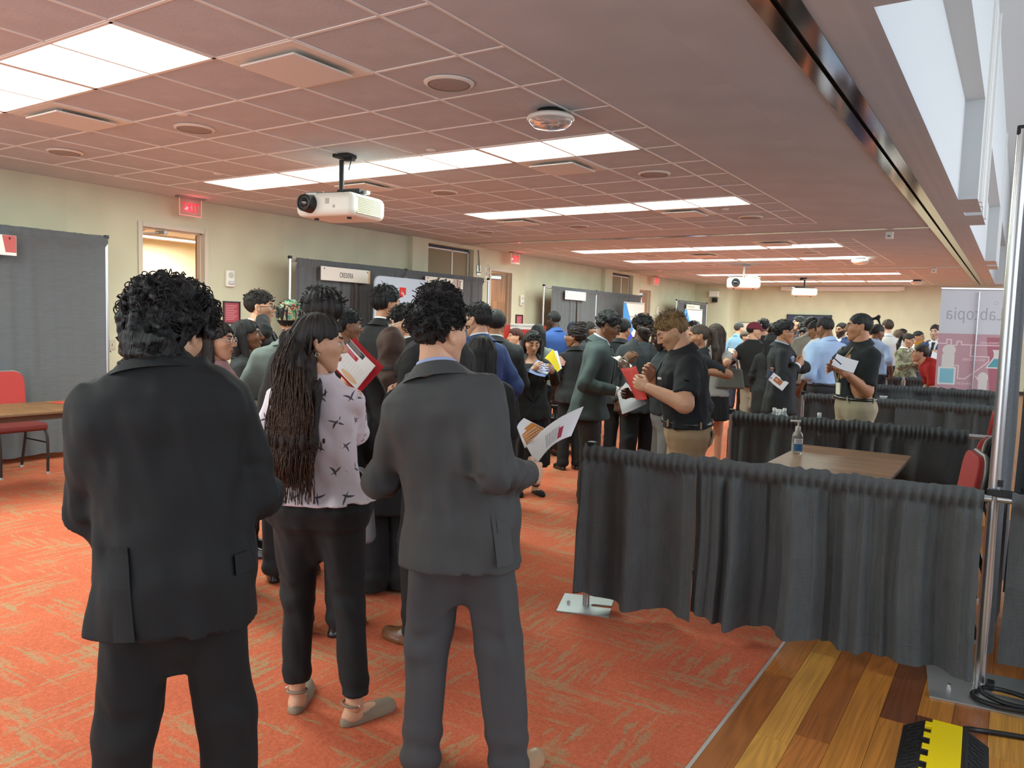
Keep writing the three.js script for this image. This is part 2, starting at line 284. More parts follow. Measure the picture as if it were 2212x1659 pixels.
// ---------- ceiling ----------
{
  const rooms = [[REAR_Z, -11.1, 0], [-11.95, -17.95, 1], [-18.65, FAR_Z, 2]];
  const SL0 = -1.075, SL1 = -0.875; // folding-wall track slot along the room
  struct('ceiling', [box2(WALL_X - 0.16, SL0, 3.02, 3.16, REAR_Z, FAR_Z), box2(SL1, -0.625, CEIL, CEIL + 0.03, REAR_Z, FAR_Z), box2(SL1, -0.75, CEIL + 0.03, 3.16, REAR_Z, FAR_Z),
    box2(-0.625, -0.45, CEIL, CEIL + 0.03, REAR_Z, -3.75), box2(-0.625, -0.45, CEIL, CEIL + 0.03, -9.36, -10.36), box2(-0.625, -0.45, CEIL, CEIL + 0.03, -10.62, -11.57), box2(-0.625, -0.45, CEIL, CEIL + 0.03, -17.05, -18), box2(-0.625, -0.45, CEIL, CEIL + 0.03, -18.25, -19.2), box2(-0.625, -0.45, CEIL, CEIL + 0.03, -24.4, FAR_Z)], M.drywall);
  // slot lining and chrome track
  const sl = new THREE.Group(); sl.name = numbered('folding_wall_track'); scene.add(sl); tag(sl, 'long chrome folding wall track with dark slot running down the ceiling', 'ceiling track');
  put('rail', [box2(SL0 - 0.0, -0.99, CEIL - 0.008, CEIL + 0.02, REAR_Z, FAR_Z + 0.2), box2(-0.962, SL1, CEIL - 0.008, CEIL + 0.02, REAR_Z, FAR_Z + 0.2)], std('#b7aea9', 0.1, { metalness: 1 }), sl);
  put('channel', [box2(SL0, -0.995, CEIL + 0.02, 3.16, REAR_Z, FAR_Z + 0.2), box2(-0.957, SL1, CEIL + 0.02, 3.16, REAR_Z, FAR_Z + 0.2), box2(SL0, SL1, 3.16, 3.18, REAR_Z, FAR_Z + 0.2)], M.steel, sl);
  const bars = [];
  for (const [za, zb, ri] of rooms) {
    const top = new THREE.Group(); top.name = numbered('ceiling'); top.userData.kind = 'structure'; scene.add(top);
    const cols = [-7, 2]; // tile columns
    const off = [0, 0, 0][ri], z0 = [GZ, -13.78, -20.45][ri], gx = [GX, -2.5 - 2 * TILE, -2.4 - 2 * TILE][ri];
    const rmin = Math.ceil((z0 - za + 0.25) / TILE - 0.001), rmax = Math.floor((z0 - zb - 0.3) / TILE + 0.001);
    const rA = ri ? rmin : -8, X0 = gx + cols[0] * TILE, X1 = gx + 2.5 * TILE, Z0 = z0 - rA * TILE, Z1 = z0 - rmax * TILE;
    const bord = [box2(WALL_X, X0, CEIL, 3.03, za, zb), box2(X1, SL0, CEIL, 3.03, za, zb), box2(X0, X1, CEIL, 3.03, za, Z0), box2(X0, X1, CEIL, 3.03, Z1, zb)];
    put('border', uvBox(merge(bord), 1.5), M.drywall, top);
    const tg = uvBox(box(TILE - 0.008, 0.014, TILE - 0.008), 0.9);
    for (let c = cols[0]; c < cols[1]; c++) for (let r = rA; r < rmax; r++) {
      const x = gx + (c + 0.5) * TILE, z = z0 - (r + 0.5) * TILE;
      if (STRIPS.some(([sx, n, sz]) => x < sx && x > sx - n * 1.22 && z > sz && z < sz + TILE)) continue;
      const m = put('ceiling_tile', tg, M.tile, top); m.position.set(x, CEIL + 0.0085 + rr(0, 0.0015), z);
    }
    const hg = uvBox(box(TILE / 2 - 0.008, 0.014, TILE - 0.008), 0.9);
    for (let r = rA; r < rmax; r++) put('ceiling_tile', hg, M.tile, top).position.set(gx + 2.25 * TILE, CEIL + 0.0085, z0 - (r + 0.5) * TILE);
    const rn = [box2(X1 - 0.009, X1 + 0.006, CEIL - 0.003, CEIL + 0.02, Z0, Z1)];
    for (let c = cols[0]; c <= cols[1]; c++) rn.push(box2(gx + c * TILE - 0.009, gx + c * TILE + 0.009, CEIL - 0.003, CEIL + 0.02, Z0, Z1));
    for (let r = rA; r <= rmax; r++) rn.push(box2(X0, X1, CEIL - 0.0025, CEIL + 0.02, z0 - r * TILE + 0.009, z0 - r * TILE - 0.009));
    put('grid_runner', rn, M.tbar, top);
  }
  // transverse partition tracks between the rooms
  for (const [z, k] of [[-11.53, 0], [-18.3, 1]]) {
    struct('ceiling', box2(WALL_X, SL0, CEIL, 3.03, k ? -17.95 : -11.1, k ? -18.65 : -11.95), M.drywall);
    const t = thing('partition_track', k ? 'slim metal partition track crossing the ceiling nearest the back wall' : 'slim metal partition track crossing the ceiling before the second row of lights', 'ceiling track', [0, 0, z]);
    put('rail', box2(WALL_X + 0.1, SL0, CEIL - 0.012, CEIL + 0.002, -0.05, -0.012), M.chrome, t); put('rail', box2(WALL_X + 0.1, SL0, CEIL - 0.012, CEIL + 0.002, 0.012, 0.05), M.chrome, t);
  }
}
// light panels
{
  const where = ['overhead behind the curly-haired person', 'beside the near square air vents', 'behind the near projector', 'in the third strip from the dome access point', 'in the strip just past the first partition track', 'in the strip above the middle projector', 'in the strip past the second partition track', 'in the strip closest to the back wall'];
  for (const [i, [x, n, z]] of STRIPS.entries()) for (let k = 0; k < n; k++) {
    const t = thing('ceiling_light', 'bright rectangular ceiling light panel ' + where[i], 'ceiling light', [x - (k + 0.5) * 1.22, CEIL, z + 0.305], 0, 'light panels ' + where[i]);
    put('frame', [box(1.216, 0.012, 0.02, 0, 0, 0.293), box(1.216, 0.012, 0.02, 0, 0, -0.293), box(0.02, 0.012, 0.6, 0.598, 0, 0), box(0.02, 0.012, 0.6, -0.598, 0, 0)], M.tbar, t);
    put('diffuser', box(1.18, 0.008, 0.568, 0, 0.006, 0), M.glow, t);
  }
}
// ---------- pipe and drape ----------
const slub = dataTex(256, (i, j) => 0.5 + 0.3 * noise3(i / 26, j / 1.6, 2) + 0.2 * (h3(i, j, 3) - 0.5) + 0.12 * ((i & 1) - 0.5));
const clothTone = dataTex(256, (i, j) => { const k = 230 + 9 * noise3(i / 40, j / 2.2, 6) + 12 * (h3(i, j, 5) - 0.5); return [k, k, k]; }, true);
const lowTone = dataTex(256, (i, j) => { const k = 228 + 10 * noise3(i / 1.5, j / 22, 6) + 8 * noise3(i / 30, j / 60, 2) + 12 * (h3(i, j, 5) - 0.5); return [k, k, k]; }, true);
M.drapeTall = phys('#6a6d70', 0.9, { map: clothTone, bumpMap: slub, bumpScale: 0.0015, sheen: 0.4, sheenRoughness: 0.6, sheenColor: C('#8d949a') });
M.drapeLow = phys('#5c5f60', 0.92, { map: lowTone, bumpMap: slub, bumpScale: 0.0015, sheen: 0.35, sheenRoughness: 0.6, sheenColor: C('#7d8284') });
function clothSheet(ax, az, bx, bz, top, bot, o) {
  // a gathered curtain: folds drift and deepen towards the hem, header gathered over the rod
  const L = Math.hypot(bx - ax, bz - az), nu = o.nu, nv = o.nv, dx = (bx - ax) / L, dz = (bz - az) / L, nx = -dz, nz = dx;
  const P = [], U = [], I = [], s = o.seed;
  const f = (u, v) => { // u metres along, v 0 top..1 bottom; irregular gathers, deeper towards the hem
    const q = u / o.wave, dv = 0.22 * noise3(u * 3, v * 1.4, s), cl = clamp(0.55 + 1.0 * noise3(u * 2.2, s, 4));
    const w = 1.15 * noise3(q * 1.25 + dv, s, 1) + 0.75 * cl * noise3(q * 2.9 + dv, s, 2) + 0.3 * cl * noise3(q * 6.3, v * 0.6, s + 3) * (1 - 0.6 * v);
    const sh = Math.sign(w) * Math.pow(Math.abs(w), 0.8);
    return (o.off ?? 0) + o.amp * 1.5 * sh * lerp(0.45, 1.15, Math.sqrt(v)) + 0.006 * noise3(u * 7, v * 5, s + 7);
  };
  for (let j = 0; j <= nv; j++) {
    const v = lerp(o.v0 ?? 0, 1, j / nv), y0 = lerp(top, bot, v);
    for (let i = 0; i <= nu; i++) {
      const u = i / nu * L; let off = f(u, v);
      const hd = top - y0;
      if (hd < 0.12) { // rod pocket: round over the pipe with gathers
        const q = clamp(hd / 0.085), r = 0.024, g = 0.007 * Math.sin(2 * Math.PI * u / (o.wave * 0.33) + 4 * noise3(u * 5, s, 8));
        const roundOff = r * Math.sin(Math.PI * clamp(q)) + g * (0.4 + q);
        off = lerp(roundOff + 0.012 + (o.off ?? 0) * 0.3, off, sstep(0.075, 0.12, hd));
      }
      const ruff = j === 0 && !o.v0 ? (o.ruff ?? 0.010) * noise3(u * 34, s, 2) : 0, drop = j === nv ? (o.hemWave ?? 0.012) * noise3(u * 4, s, 9) : 0;
      const slip = 0.02 * v * noise3(u * 2.5, v * 2, s + 5);
      P.push(ax + dx * (u + slip) + nx * off, y0 + ruff + drop, az + dz * (u + slip) + nz * off); U.push(u / 0.5, y0 / 0.5);
    }
  }
  for (let j = 0; j < nv; j++) for (let i = 0; i < nu; i++) { const a = j * (nu + 1) + i, b = a + 1, c = a + nu + 1, d = c + 1; I.push(a, c, b, b, c, d); }
  const g = new THREE.BufferGeometry(); g.setAttribute('position', new THREE.Float32BufferAttribute(P, 3)); g.setAttribute('uv', new THREE.Float32BufferAttribute(U, 2)); g.setIndex(I); g.computeVertexNormals(); return g;
}
const plateShape = (() => { const s = new THREE.Shape(); s.moveTo(-.2, -.2); s.lineTo(.2, -.2); s.lineTo(.2, -.03); s.lineTo(.07, -.03); s.absarc(.07, 0, .03, -Math.PI / 2, Math.PI / 2, true); s.lineTo(.2, .03); s.lineTo(.2, .2); s.lineTo(-.2, .2); s.closePath(); return new THREE.ExtrudeGeometry(s, { depth: 0.006, bevelEnabled: true, bevelSize: 0.001, bevelThickness: 0.001, bevelSegments: 1 }).rotateX(-Math.PI / 2).translate(0, 0.001, 0); })();
function upright(parent, x, z, h, plate = 1, turn = 0, post = 0.019) {
  const p = put('post', cyl(post, post, h - 0.008, x, h / 2 + 0.004, z), M.alum, parent);
  put('post_cap', [rbox(0.045, 0.04, 0.045, 0.006, x, h - 0.004, z)], M.black, parent);
  if (plate) { const b = put('base_plate', plateShape.clone().scale(plate, 1, plate).rotateY(turn).translate(x, 0, z), M.steel, parent); put('pin', cyl(0.008, 0.01, 0.02, 0, 0, 0, 10).translate(x - 0.11 * plate, 0.016, z + 0.08 * plate), M.chrome, b); }
  return p;
}
function fence(name, label, A, B, top, bot, posts, panels, mat, o, group, extra = {}) {
  const t = thing(name, label, 'drape', [0, 0, 0], 0, group);
  const [ax, az] = A, [bx, bz] = B;
  put('crossbar', [rod([ax, top - 0.03, az], [bx, top - 0.03, bz], 0.016)], M.alum, t);
  const ts = posts.map(k => k);
  for (const k of ts) upright(t, lerp(ax, bx, k), lerp(az, bz, k), extra.tall && k === extra.tall ? 2.46 : top + 0.01, extra.plate ?? 0.85, extra.turn ?? 0.3);
  const u0 = extra.u0 ?? 0.01, u1 = extra.u1 ?? 0.99;
  for (let i = 0; i < panels; i++) {
    const a = lerp(u0, u1, i / panels) , b = lerp(u0, u1, (i + 1) / panels) + (i < panels - 1 ? 0.004 : 0);
    const oo = { ...o, seed: o.seed + i * 13.7, nu: Math.round(o.nu / panels) };
    const ln = (k) => [lerp(ax, bx, k), lerp(az, bz, k)];
    const lift = i % 2 ? 0.004 : 0;
    const dp = put('drape_panel', clothSheet(...ln(a), ...ln(b), top + 0.012 + lift, bot + (i % 2) * 0.008, oo), mat, t);
    if (o.hem) put('hem', clothSheet(...ln(a), ...ln(b), top + 0.012 + lift, bot + (i % 2) * 0.008, { ...oo, v0: 1 - o.hem, nv: 5, off: (o.off ?? 0) + 0.003 }), mat, dp);
  }
  return t;
}
const LOW = { amp: 0.03, hem: 0.11, wave: 0.13, nu: 620, nv: 40, seed: 3.1 };
fence('low_drape', 'low charcoal drape fence in front of the empty brown table, closest to the wood floor', [-1.945, -3.8], [-0.05, -3.91], 0.91, 0.075, [0.004], 3, M.drapeLow, { ...LOW, amp: 0.044, hemWave: 0.04, nu: 760, wave: 0.12, off: 0.022 }, undefined, { u0: -0.014, u1: 0.985, plate: 0.72, turn: 0.35 });
fence('low_drape', 'low charcoal drape fence behind the brown table with the hand sanitizer', [-1.91, -6.19], [-0.06, -6.29], 0.91, 0.12, [0.004], 2, M.drapeLow, { ...LOW, nu: 380, seed: 9.3, wave: 0.11 }, undefined, { u1: 0.9 });
fence('low_drape', 'low charcoal drape fence just behind the man with the topknot', [-1.91, -8.69], [-0.08, -8.71], 0.91, 0.12, [0.004], 2, M.drapeLow, { ...LOW, nu: 300, seed: 15.3, wave: 0.12 });
fence('low_drape', 'low charcoal drape fence in front of the leaning man in red', [-1.62, -11.05], [-0.1, -11.05], 0.91, 0.12, [0.004], 2, M.drapeLow, { ...LOW, nu: 240, nv: 24, seed: 25.3, wave: 0.12 });
fence('low_drape', 'low charcoal drape fence in front of the person in camouflage, furthest back', [-1.7, -13.4], [-0.1, -13.4], 0.91, 0.12, [0.004], 1, M.drapeLow, { ...LOW, nu: 140, nv: 20, seed: 35.3, wave: 0.14 });
fence('low_drape', 'low charcoal drape section to the far side of the tall silver pole', [-0.03, -3.93], [1.5, -3.95], 0.91, 0.16, [1], 1, M.drapeLow, { ...LOW, nu: 200, seed: 45.3, wave: 0.3, amp: 0.02 }, undefined, { u0: 0.035 });
{ // tall pole and the back drape hung edge-on behind it
  const t = thing('tall_drape', 'tall grey back drape seen edge-on behind the tall silver pole', 'drape');
  upright(t, -0.043, -3.97, 2.46, 1, 0.12, 0.024);
  put('hook_slot', [box2(-0.03, -0.012, 0.93, 0.96, -3.952, -3.944), box2(-0.03, -0.012, 2.36, 2.4, -3.952, -3.944)], M.black, t);
  put('bracket', [rbox(0.1, 0.03, 0.03, 0.004, -0.02, 0.905, -3.93), rbox(0.03, 0.03, 0.06, 0.004, -0.04, 2.42, -4.0)], M.black, t);
  put('crossbar', rod([-0.043, 2.41, -3.97], [0.0, 2.41, -6.3], 0.016), M.alum, t);
  put('drape_panel', clothSheet(-0.025, -4.03, -0.0, -6.2, 2.44, 0.1, { amp: 0.02, wave: 0.3, nu: 160, nv: 24, seed: 4 }), M.drapeTall, t);
  upright(t, 0.0, -6.3, 2.46, 0.9, 0.1);
  const u = thing('tall_drape', 'tall blue-grey drape standing past the pole, across the booth with the black bag', 'drape');
  put('crossbar', rod([0.04, 2.41, -5.2], [2.5, 2.41, -5.25], 0.016), M.alum, u);
  put('drape_panel', clothSheet(0.04, -5.2, 2.5, -5.25, 2.44, 0.1, { amp: 0.03, wave: 0.16, nu: 240, nv: 24, seed: 14 }), M.drapeTall, u);
  upright(u, 2.5, -5.25, 2.46, 0.9);
}
const TALL = { ruff: 0.003, amp: 0.024, wave: 0.3, nu: 260, nv: 36, seed: 51, hemWave: 0.01 };
fence('booth_drape', 'tall grey drape beside the open doorway, behind the brown table and red chair', [-8.4, -1.2], [-8.4, -4.68], 2.37, 0.06, [0, 1], 2, M.drapeTall, TALL, undefined, { u1: 1.003 });
fence('booth_drape', 'tall grey two-panel drape carrying the CREDERA sign', [-8.36, -7.19], [-8.36, -11.9], 2.37, 0.06, [0, 0.505, 1], 4, M.drapeTall, { ...TALL, seed: 61, wave: 0.2, nu: 560 }, undefined, { u0: 0.02, u1: 0.965 });
fence('booth_drape', 'tall grey gathered drape behind the man in the blue shirt', [-8.36, -13.92], [-8.36, -18.9], 2.37, 0.06, [0, 0.48, 1], 4, M.drapeTall, { ...TALL, seed: 71, wave: 0.14, amp: 0.02, nu: 560 }, undefined, { u0: 0.06, u1: 0.99 });
fence('booth_drape', 'narrow tall grey drape in the far corner beside the wall pier', [-8.36, -21.4], [-8.36, -24.0], 2.37, 0.06, [0, 1], 2, M.drapeTall, { ...TALL, seed: 81, wave: 0.16, nu: 260, nv: 20 }, undefined, { u0: 0.03, u1: 0.985 });

// ---------- signs and banners ----------
function printed(w, h, tex, rough = 0.55) { return std('#ffffff', rough, { map: tex }); }
function sideSign(label, z0, z1, y0, y1, draw) { // card facing the room, hung on the drapes at the left wall
  const w = Math.abs(z1 - z0), h = y1 - y0, t = thing('hanging_sign', label, 'sign', [-8.285, (y0 + y1) / 2, (z0 + z1) / 2]);
  put('card', box(0.008, h, w), std('#e9e3d8', 0.6), t);
  const pl = new THREE.PlaneGeometry(w - 0.004, h - 0.004).rotateY(Math.PI / 2).translate(0.0048, 0, 0);
  put('print', pl, printed(w, h, canvasTex(1024, Math.round(1024 * h / w), draw)), t);
  put('clip', [box(0.006, 0.02, 0.012, 0.007, h / 2 - 0.03, w / 2 - 0.06), box(0.006, 0.02, 0.012, 0.007, h / 2 - 0.03, -w / 2 + 0.06)], M.black, t);
}
const txt = (c, s, x, y, size, col, font = 'sans-serif', weight = 'bold', sx = 1, al = 'center') => { c.save(); c.translate(x, y); c.scale(sx, 1); c.font = `${weight} ${size}px ${font}`; c.fillStyle = col; c.textAlign = al; c.textBaseline = 'middle'; c.fillText(s, 0, 0); c.restore(); };
sideSign('white sign reading CREDERA hung on the tall drape', -7.68, -8.665, 2.1, 2.295, (c, w, h) => { c.fillStyle = '#ece5da'; c.fillRect(0, 0, w, h); c.fillStyle = '#e0b98c'; c.fillRect(w * 0.957, 0, w * 0.043, h); txt(c, 'CREDERA', w * 0.5, h * 0.54, h * 0.52, '#4d463f', 'sans-serif', 'bold', 0.62); });
sideSign('white sign with a coloured end block on the CREDERA drape', -9.97, -11.01, 2.1, 2.305, (c, w, h) => { c.fillStyle = '#e9e3d6'; c.fillRect(0, 0, w, h); c.fillStyle = '#b9a99c'; c.fillRect(w * 0.72, 0, w * 0.2, h); c.fillStyle = '#9c3a3a'; c.fillRect(w * 0.83, 0, w * 0.03, h * 0.9); c.fillStyle = '#6b7a72'; c.fillRect(w * 0.9, h * 0.1, w * 0.03, h * 0.7); txt(c, 'AN', w * 0.6, h * 0.5, h * 0.42, '#b3aca2', 'sans-serif', 'bold', 0.62); });
sideSign('white sign reading CONOCO-PHILLIPS on the gathered grey drape', -14.7, -15.65, 2.12, 2.31, (c, w, h) => { c.fillStyle = '#ece7da'; c.fillRect(0, 0, w, h); c.strokeStyle = '#d9b58a'; c.lineWidth = h * 0.05; c.beginPath(); c.moveTo(w * 0.985, h * 0.2); c.lineTo(w * 0.985, h); c.stroke(); txt(c, 'CONOCO-PHILLIPS', w * 0.5, h * 0.53, h * 0.4, '#b9a7a5', 'sans-serif', 'bold', 0.7); });
sideSign('small white two-line sign on the far corner drape', -22.02, -23.15, 2.08, 2.28, (c, w, h) => { c.fillStyle = '#ece9df'; c.fillRect(0, 0, w, h); c.fillStyle = '#a9a5a0'; for (let i = 0; i < 8; i++) c.fillRect(w * (0.14 + i * 0.06), h * 0.24, w * 0.045, h * 0.2); for (let i = 0; i < 5; i++) c.fillRect(w * (0.28 + i * 0.07), h * 0.6, w * 0.055, h * 0.2); });
sideSign('white sign with a red end block on the drape beside the doorway', -2.75, -3.72, 2.085, 2.28, (c, w, h) => { c.fillStyle = '#ebe7e2'; c.fillRect(0, 0, w, h); c.fillStyle = '#c05a55'; c.beginPath(); c.moveTo(w * 0.87, 0); c.lineTo(w, 0); c.lineTo(w, h * 0.86); c.lineTo(w * 0.9, h * 0.86); c.closePath(); c.fill(); });
{ // rounded fabric banner
  const t = thing('fabric_banner', 'pale blue rounded fabric banner with red square logo standing under the CREDERA sign', 'banner', [-7.9, 0, -8.95]);
  const s = new THREE.Shape(), w = 0.6, H = 2.2, r = 0.12; s.moveTo(-w, 0.03); s.lineTo(w, 0.03); s.lineTo(w, H - r); s.quadraticCurveTo(w, H, w - r, H); s.lineTo(-w + r, H); s.quadraticCurveTo(-w, H, -w, H - r); s.closePath();
  const g = new THREE.ExtrudeGeometry(s, { depth: 0.02, bevelEnabled: true, bevelSize: 0.006, bevelThickness: 0.006, bevelSegments: 2, curveSegments: 10 }).rotateY(Math.PI / 2);
  const uv = g.attributes.uv, p = g.attributes.position; for (let i = 0; i < p.count; i++) uv.setXY(i, (-p.getZ(i) + w) / (2 * w), p.getY(i) / H);
  put('banner_face', g, printed(1, 1, canvasTex(768, 1408, (c, W, Hh) => {
    c.fillStyle = '#bcc6d4'; c.fillRect(0, 0, W, Hh); const k = W / 1.2; // px per metre
    c.fillStyle = '#d0332a'; const X = W * 0.5, Y = 0.14 * k; c.fillRect(X - 0.075 * k, Y, 0.15 * k, 0.05 * k); c.fillRect(X - 0.075 * k, Y, 0.05 * k, 0.15 * k); c.fillRect(X - 0.01 * k, Y + 0.05 * k, 0.085 * k, 0.03 * k); c.fillRect(X + 0.03 * k, Y + 0.05 * k, 0.045 * k, 0.06 * k); c.fillRect(X - 0.04 * k, Y + 0.1 * k, 0.05 * k, 0.05 * k);
    let x = W * 0.1; for (const ch of 'CREDERA') { txt(c, ch, x + 0.05 * k, 0.42 * k, 0.13 * k, '#5b6474', 'sans-serif', 'normal', 0.9); x += 0.145 * k; }
  }), 0.8), t);
  put('foot', [rbox(0.4, 0.02, 0.1, 0.006, 0, 0.012, 0.45), rbox(0.4, 0.02, 0.1, 0.006, 0, 0.012, -0.45)], M.alum, t);
}
function rollup(label, pos, turn, w, h, draw, pole = false, back = null) {
  const t = thing('rollup_banner', label, 'banner', pos, turn);
  put('base', rbox(w + 0.04, 0.09, 0.2, 0.03, 0, 0.05, 0), M.alum, t);
  const g = new THREE.PlaneGeometry(w, h - 0.1, 16, 24).translate(0, (h + 0.08) / 2, 0), p = g.attributes.position;
  for (let i = 0; i < p.count; i++) p.setZ(i, 0.01 + 0.006 * noise3(p.getX(i) * 4, p.getY(i) * 2, h));
  g.computeVertexNormals();
  put('banner_sheet', g, printed(w, h, canvasTex(768, Math.round(768 * h / w), draw), 0.5), t);
  put('top_rail', rbox(w + 0.01, 0.03, 0.025, 0.006, 0, h, 0.01), M.alum, t);
  if (pole) put('pole', cyl(0.009, 0.009, h - 0.08, 0, h / 2, pole, 10), M.alum, t);
}
const conoco = (c, w, h) => { c.fillStyle = '#e8e6e0'; c.fillRect(0, 0, w, h); c.fillStyle = '#3f8fd6'; c.beginPath(); c.moveTo(0, 0); c.lineTo(w * 0.12, 0); c.lineTo(w * 0.5, h * 0.32); c.lineTo(0, h * 0.5); c.fill(); c.fillStyle = '#2546c0'; c.beginPath(); c.moveTo(0, h * 0.2); c.bezierCurveTo(w * 0.3, h * 0.3, w * 0.5, h * 0.42, w * 0.75, h * 0.5); c.lineTo(w, h * 0.52); c.lineTo(w, h); c.lineTo(0, h); c.fill(); txt(c, 'ConocoPhillips', w * 0.62, h * 0.16, w * 0.09, '#555'); c.strokeStyle = '#444'; c.lineWidth = 5; c.beginPath(); c.moveTo(w * 0.58, h * 0.1); c.lineTo(w * 0.63, h * 0.125); c.lineTo(w * 0.66, h * 0.1); c.stroke(); };
rollup('blue and white roll-up banner at the end of the gathered grey drape', [-7.95, 0, -17.55], Math.PI / 2 - 0.2, 0.86, 2.15, conoco);
rollup('blue and white roll-up banner beside the far corner drape', [-7.8, 0, -21.3], Math.PI / 2 - 0.25, 0.86, 2.1, conoco);
rollup('translucent pink and white Labtopia roll-up banner seen from behind', [-0.467, 0, -11.6], 0.3, 0.86, 2.19, (c, w, h) => {
  const sy = h * 0.29; c.save(); c.translate(w, 0); c.scale(-1, 1);
  c.fillStyle = '#c9c7cc'; c.fillRect(0, 0, w, h); const gr = '#b98e95'; c.fillStyle = gr; c.fillRect(0, sy * 0.94, w, h);
  c.fillStyle = '#a8606c'; c.beginPath(); c.moveTo(0, sy * 1.0); c.lineTo(w * 0.35, sy); c.lineTo(w * 0.16, h); c.lineTo(0, h); c.fill();
  txt(c, 'Labtopia', w * 0.535, sy * 0.52, w * 0.25, '#a19ea6', 'sans-serif', 'normal', 0.8); c.strokeStyle = '#a7a4ac'; c.lineWidth = 5; c.beginPath(); c.arc(w * 0.26, sy * 0.28, 18, 0, 6); c.stroke();
  c.strokeStyle = '#ddc6cb'; c.lineWidth = 12; c.lineJoin = 'round'; const ln = (a) => { c.beginPath(); a.forEach(([x, y], i) => i ? c.lineTo(x * w, y * h) : c.moveTo(x * w, y * h)); c.stroke(); };
  ln([[1, .335], [.88, .335], [.88, .31], [.82, .31], [.82, .345], [.74, .345], [.74, .32], [.68, .32], [.68, .34], [.1, .34], [.1, .37]]); ln([[.55, .34], [.55, .41], [.3, .41], [.3, .44], [.46, .5], [.6, .55], [.7, .55], [.7, .47], [.76, .47]]); ln([[.46, .53], [.38, .58], [.38, .62]]);
  txt(c, 'TECHNOLOGY', w * 0.27, h * .325, w * .05, '#d9b7be'); txt(c, 'SOLUTIONS', w * 0.5, h * .43, w * .055, '#d9b7be'); txt(c, 'SERVICES', w * 0.6, h * .58, w * .05, '#d9b7be');
  // flask and beaker
  c.fillStyle = '#d9cfc9'; c.beginPath(); c.moveTo(w * .14, h * .365); c.lineTo(w * .26, h * .365); c.lineTo(w * .24, h * .385); c.lineTo(w * .24, h * .41); c.lineTo(w * .34, h * .48); c.lineTo(w * .06, h * .48); c.lineTo(w * .16, h * .41); c.lineTo(w * .16, h * .385); c.fill();
  c.fillStyle = '#4f9aa6'; c.beginPath(); c.moveTo(w * .17, h * .42); c.lineTo(w * .23, h * .42); c.lineTo(w * .31, h * .472); c.lineTo(w * .09, h * .472); c.fill();
  c.fillStyle = '#d9d5cf'; c.fillRect(w * .73, h * .48, w * .24, h * .11); c.fillStyle = '#7fb4c2'; c.fillRect(w * .755, h * .49, w * .19, h * .09);
  c.fillStyle = '#d3cbc6'; c.beginPath(); c.ellipse(w * .84, h * .375, w * .09, h * .035, 0, 0, 7); c.fill(); c.fillRect(w * .76, h * .4, w * .17, h * .08); c.beginPath(); c.ellipse(w * .36, h * .54, w * .07, h * .035, 0, 0, 7); c.fill(); c.fillRect(w * .3, h * .55, w * .12, h * .09);
  c.restore();
}, 0.035);

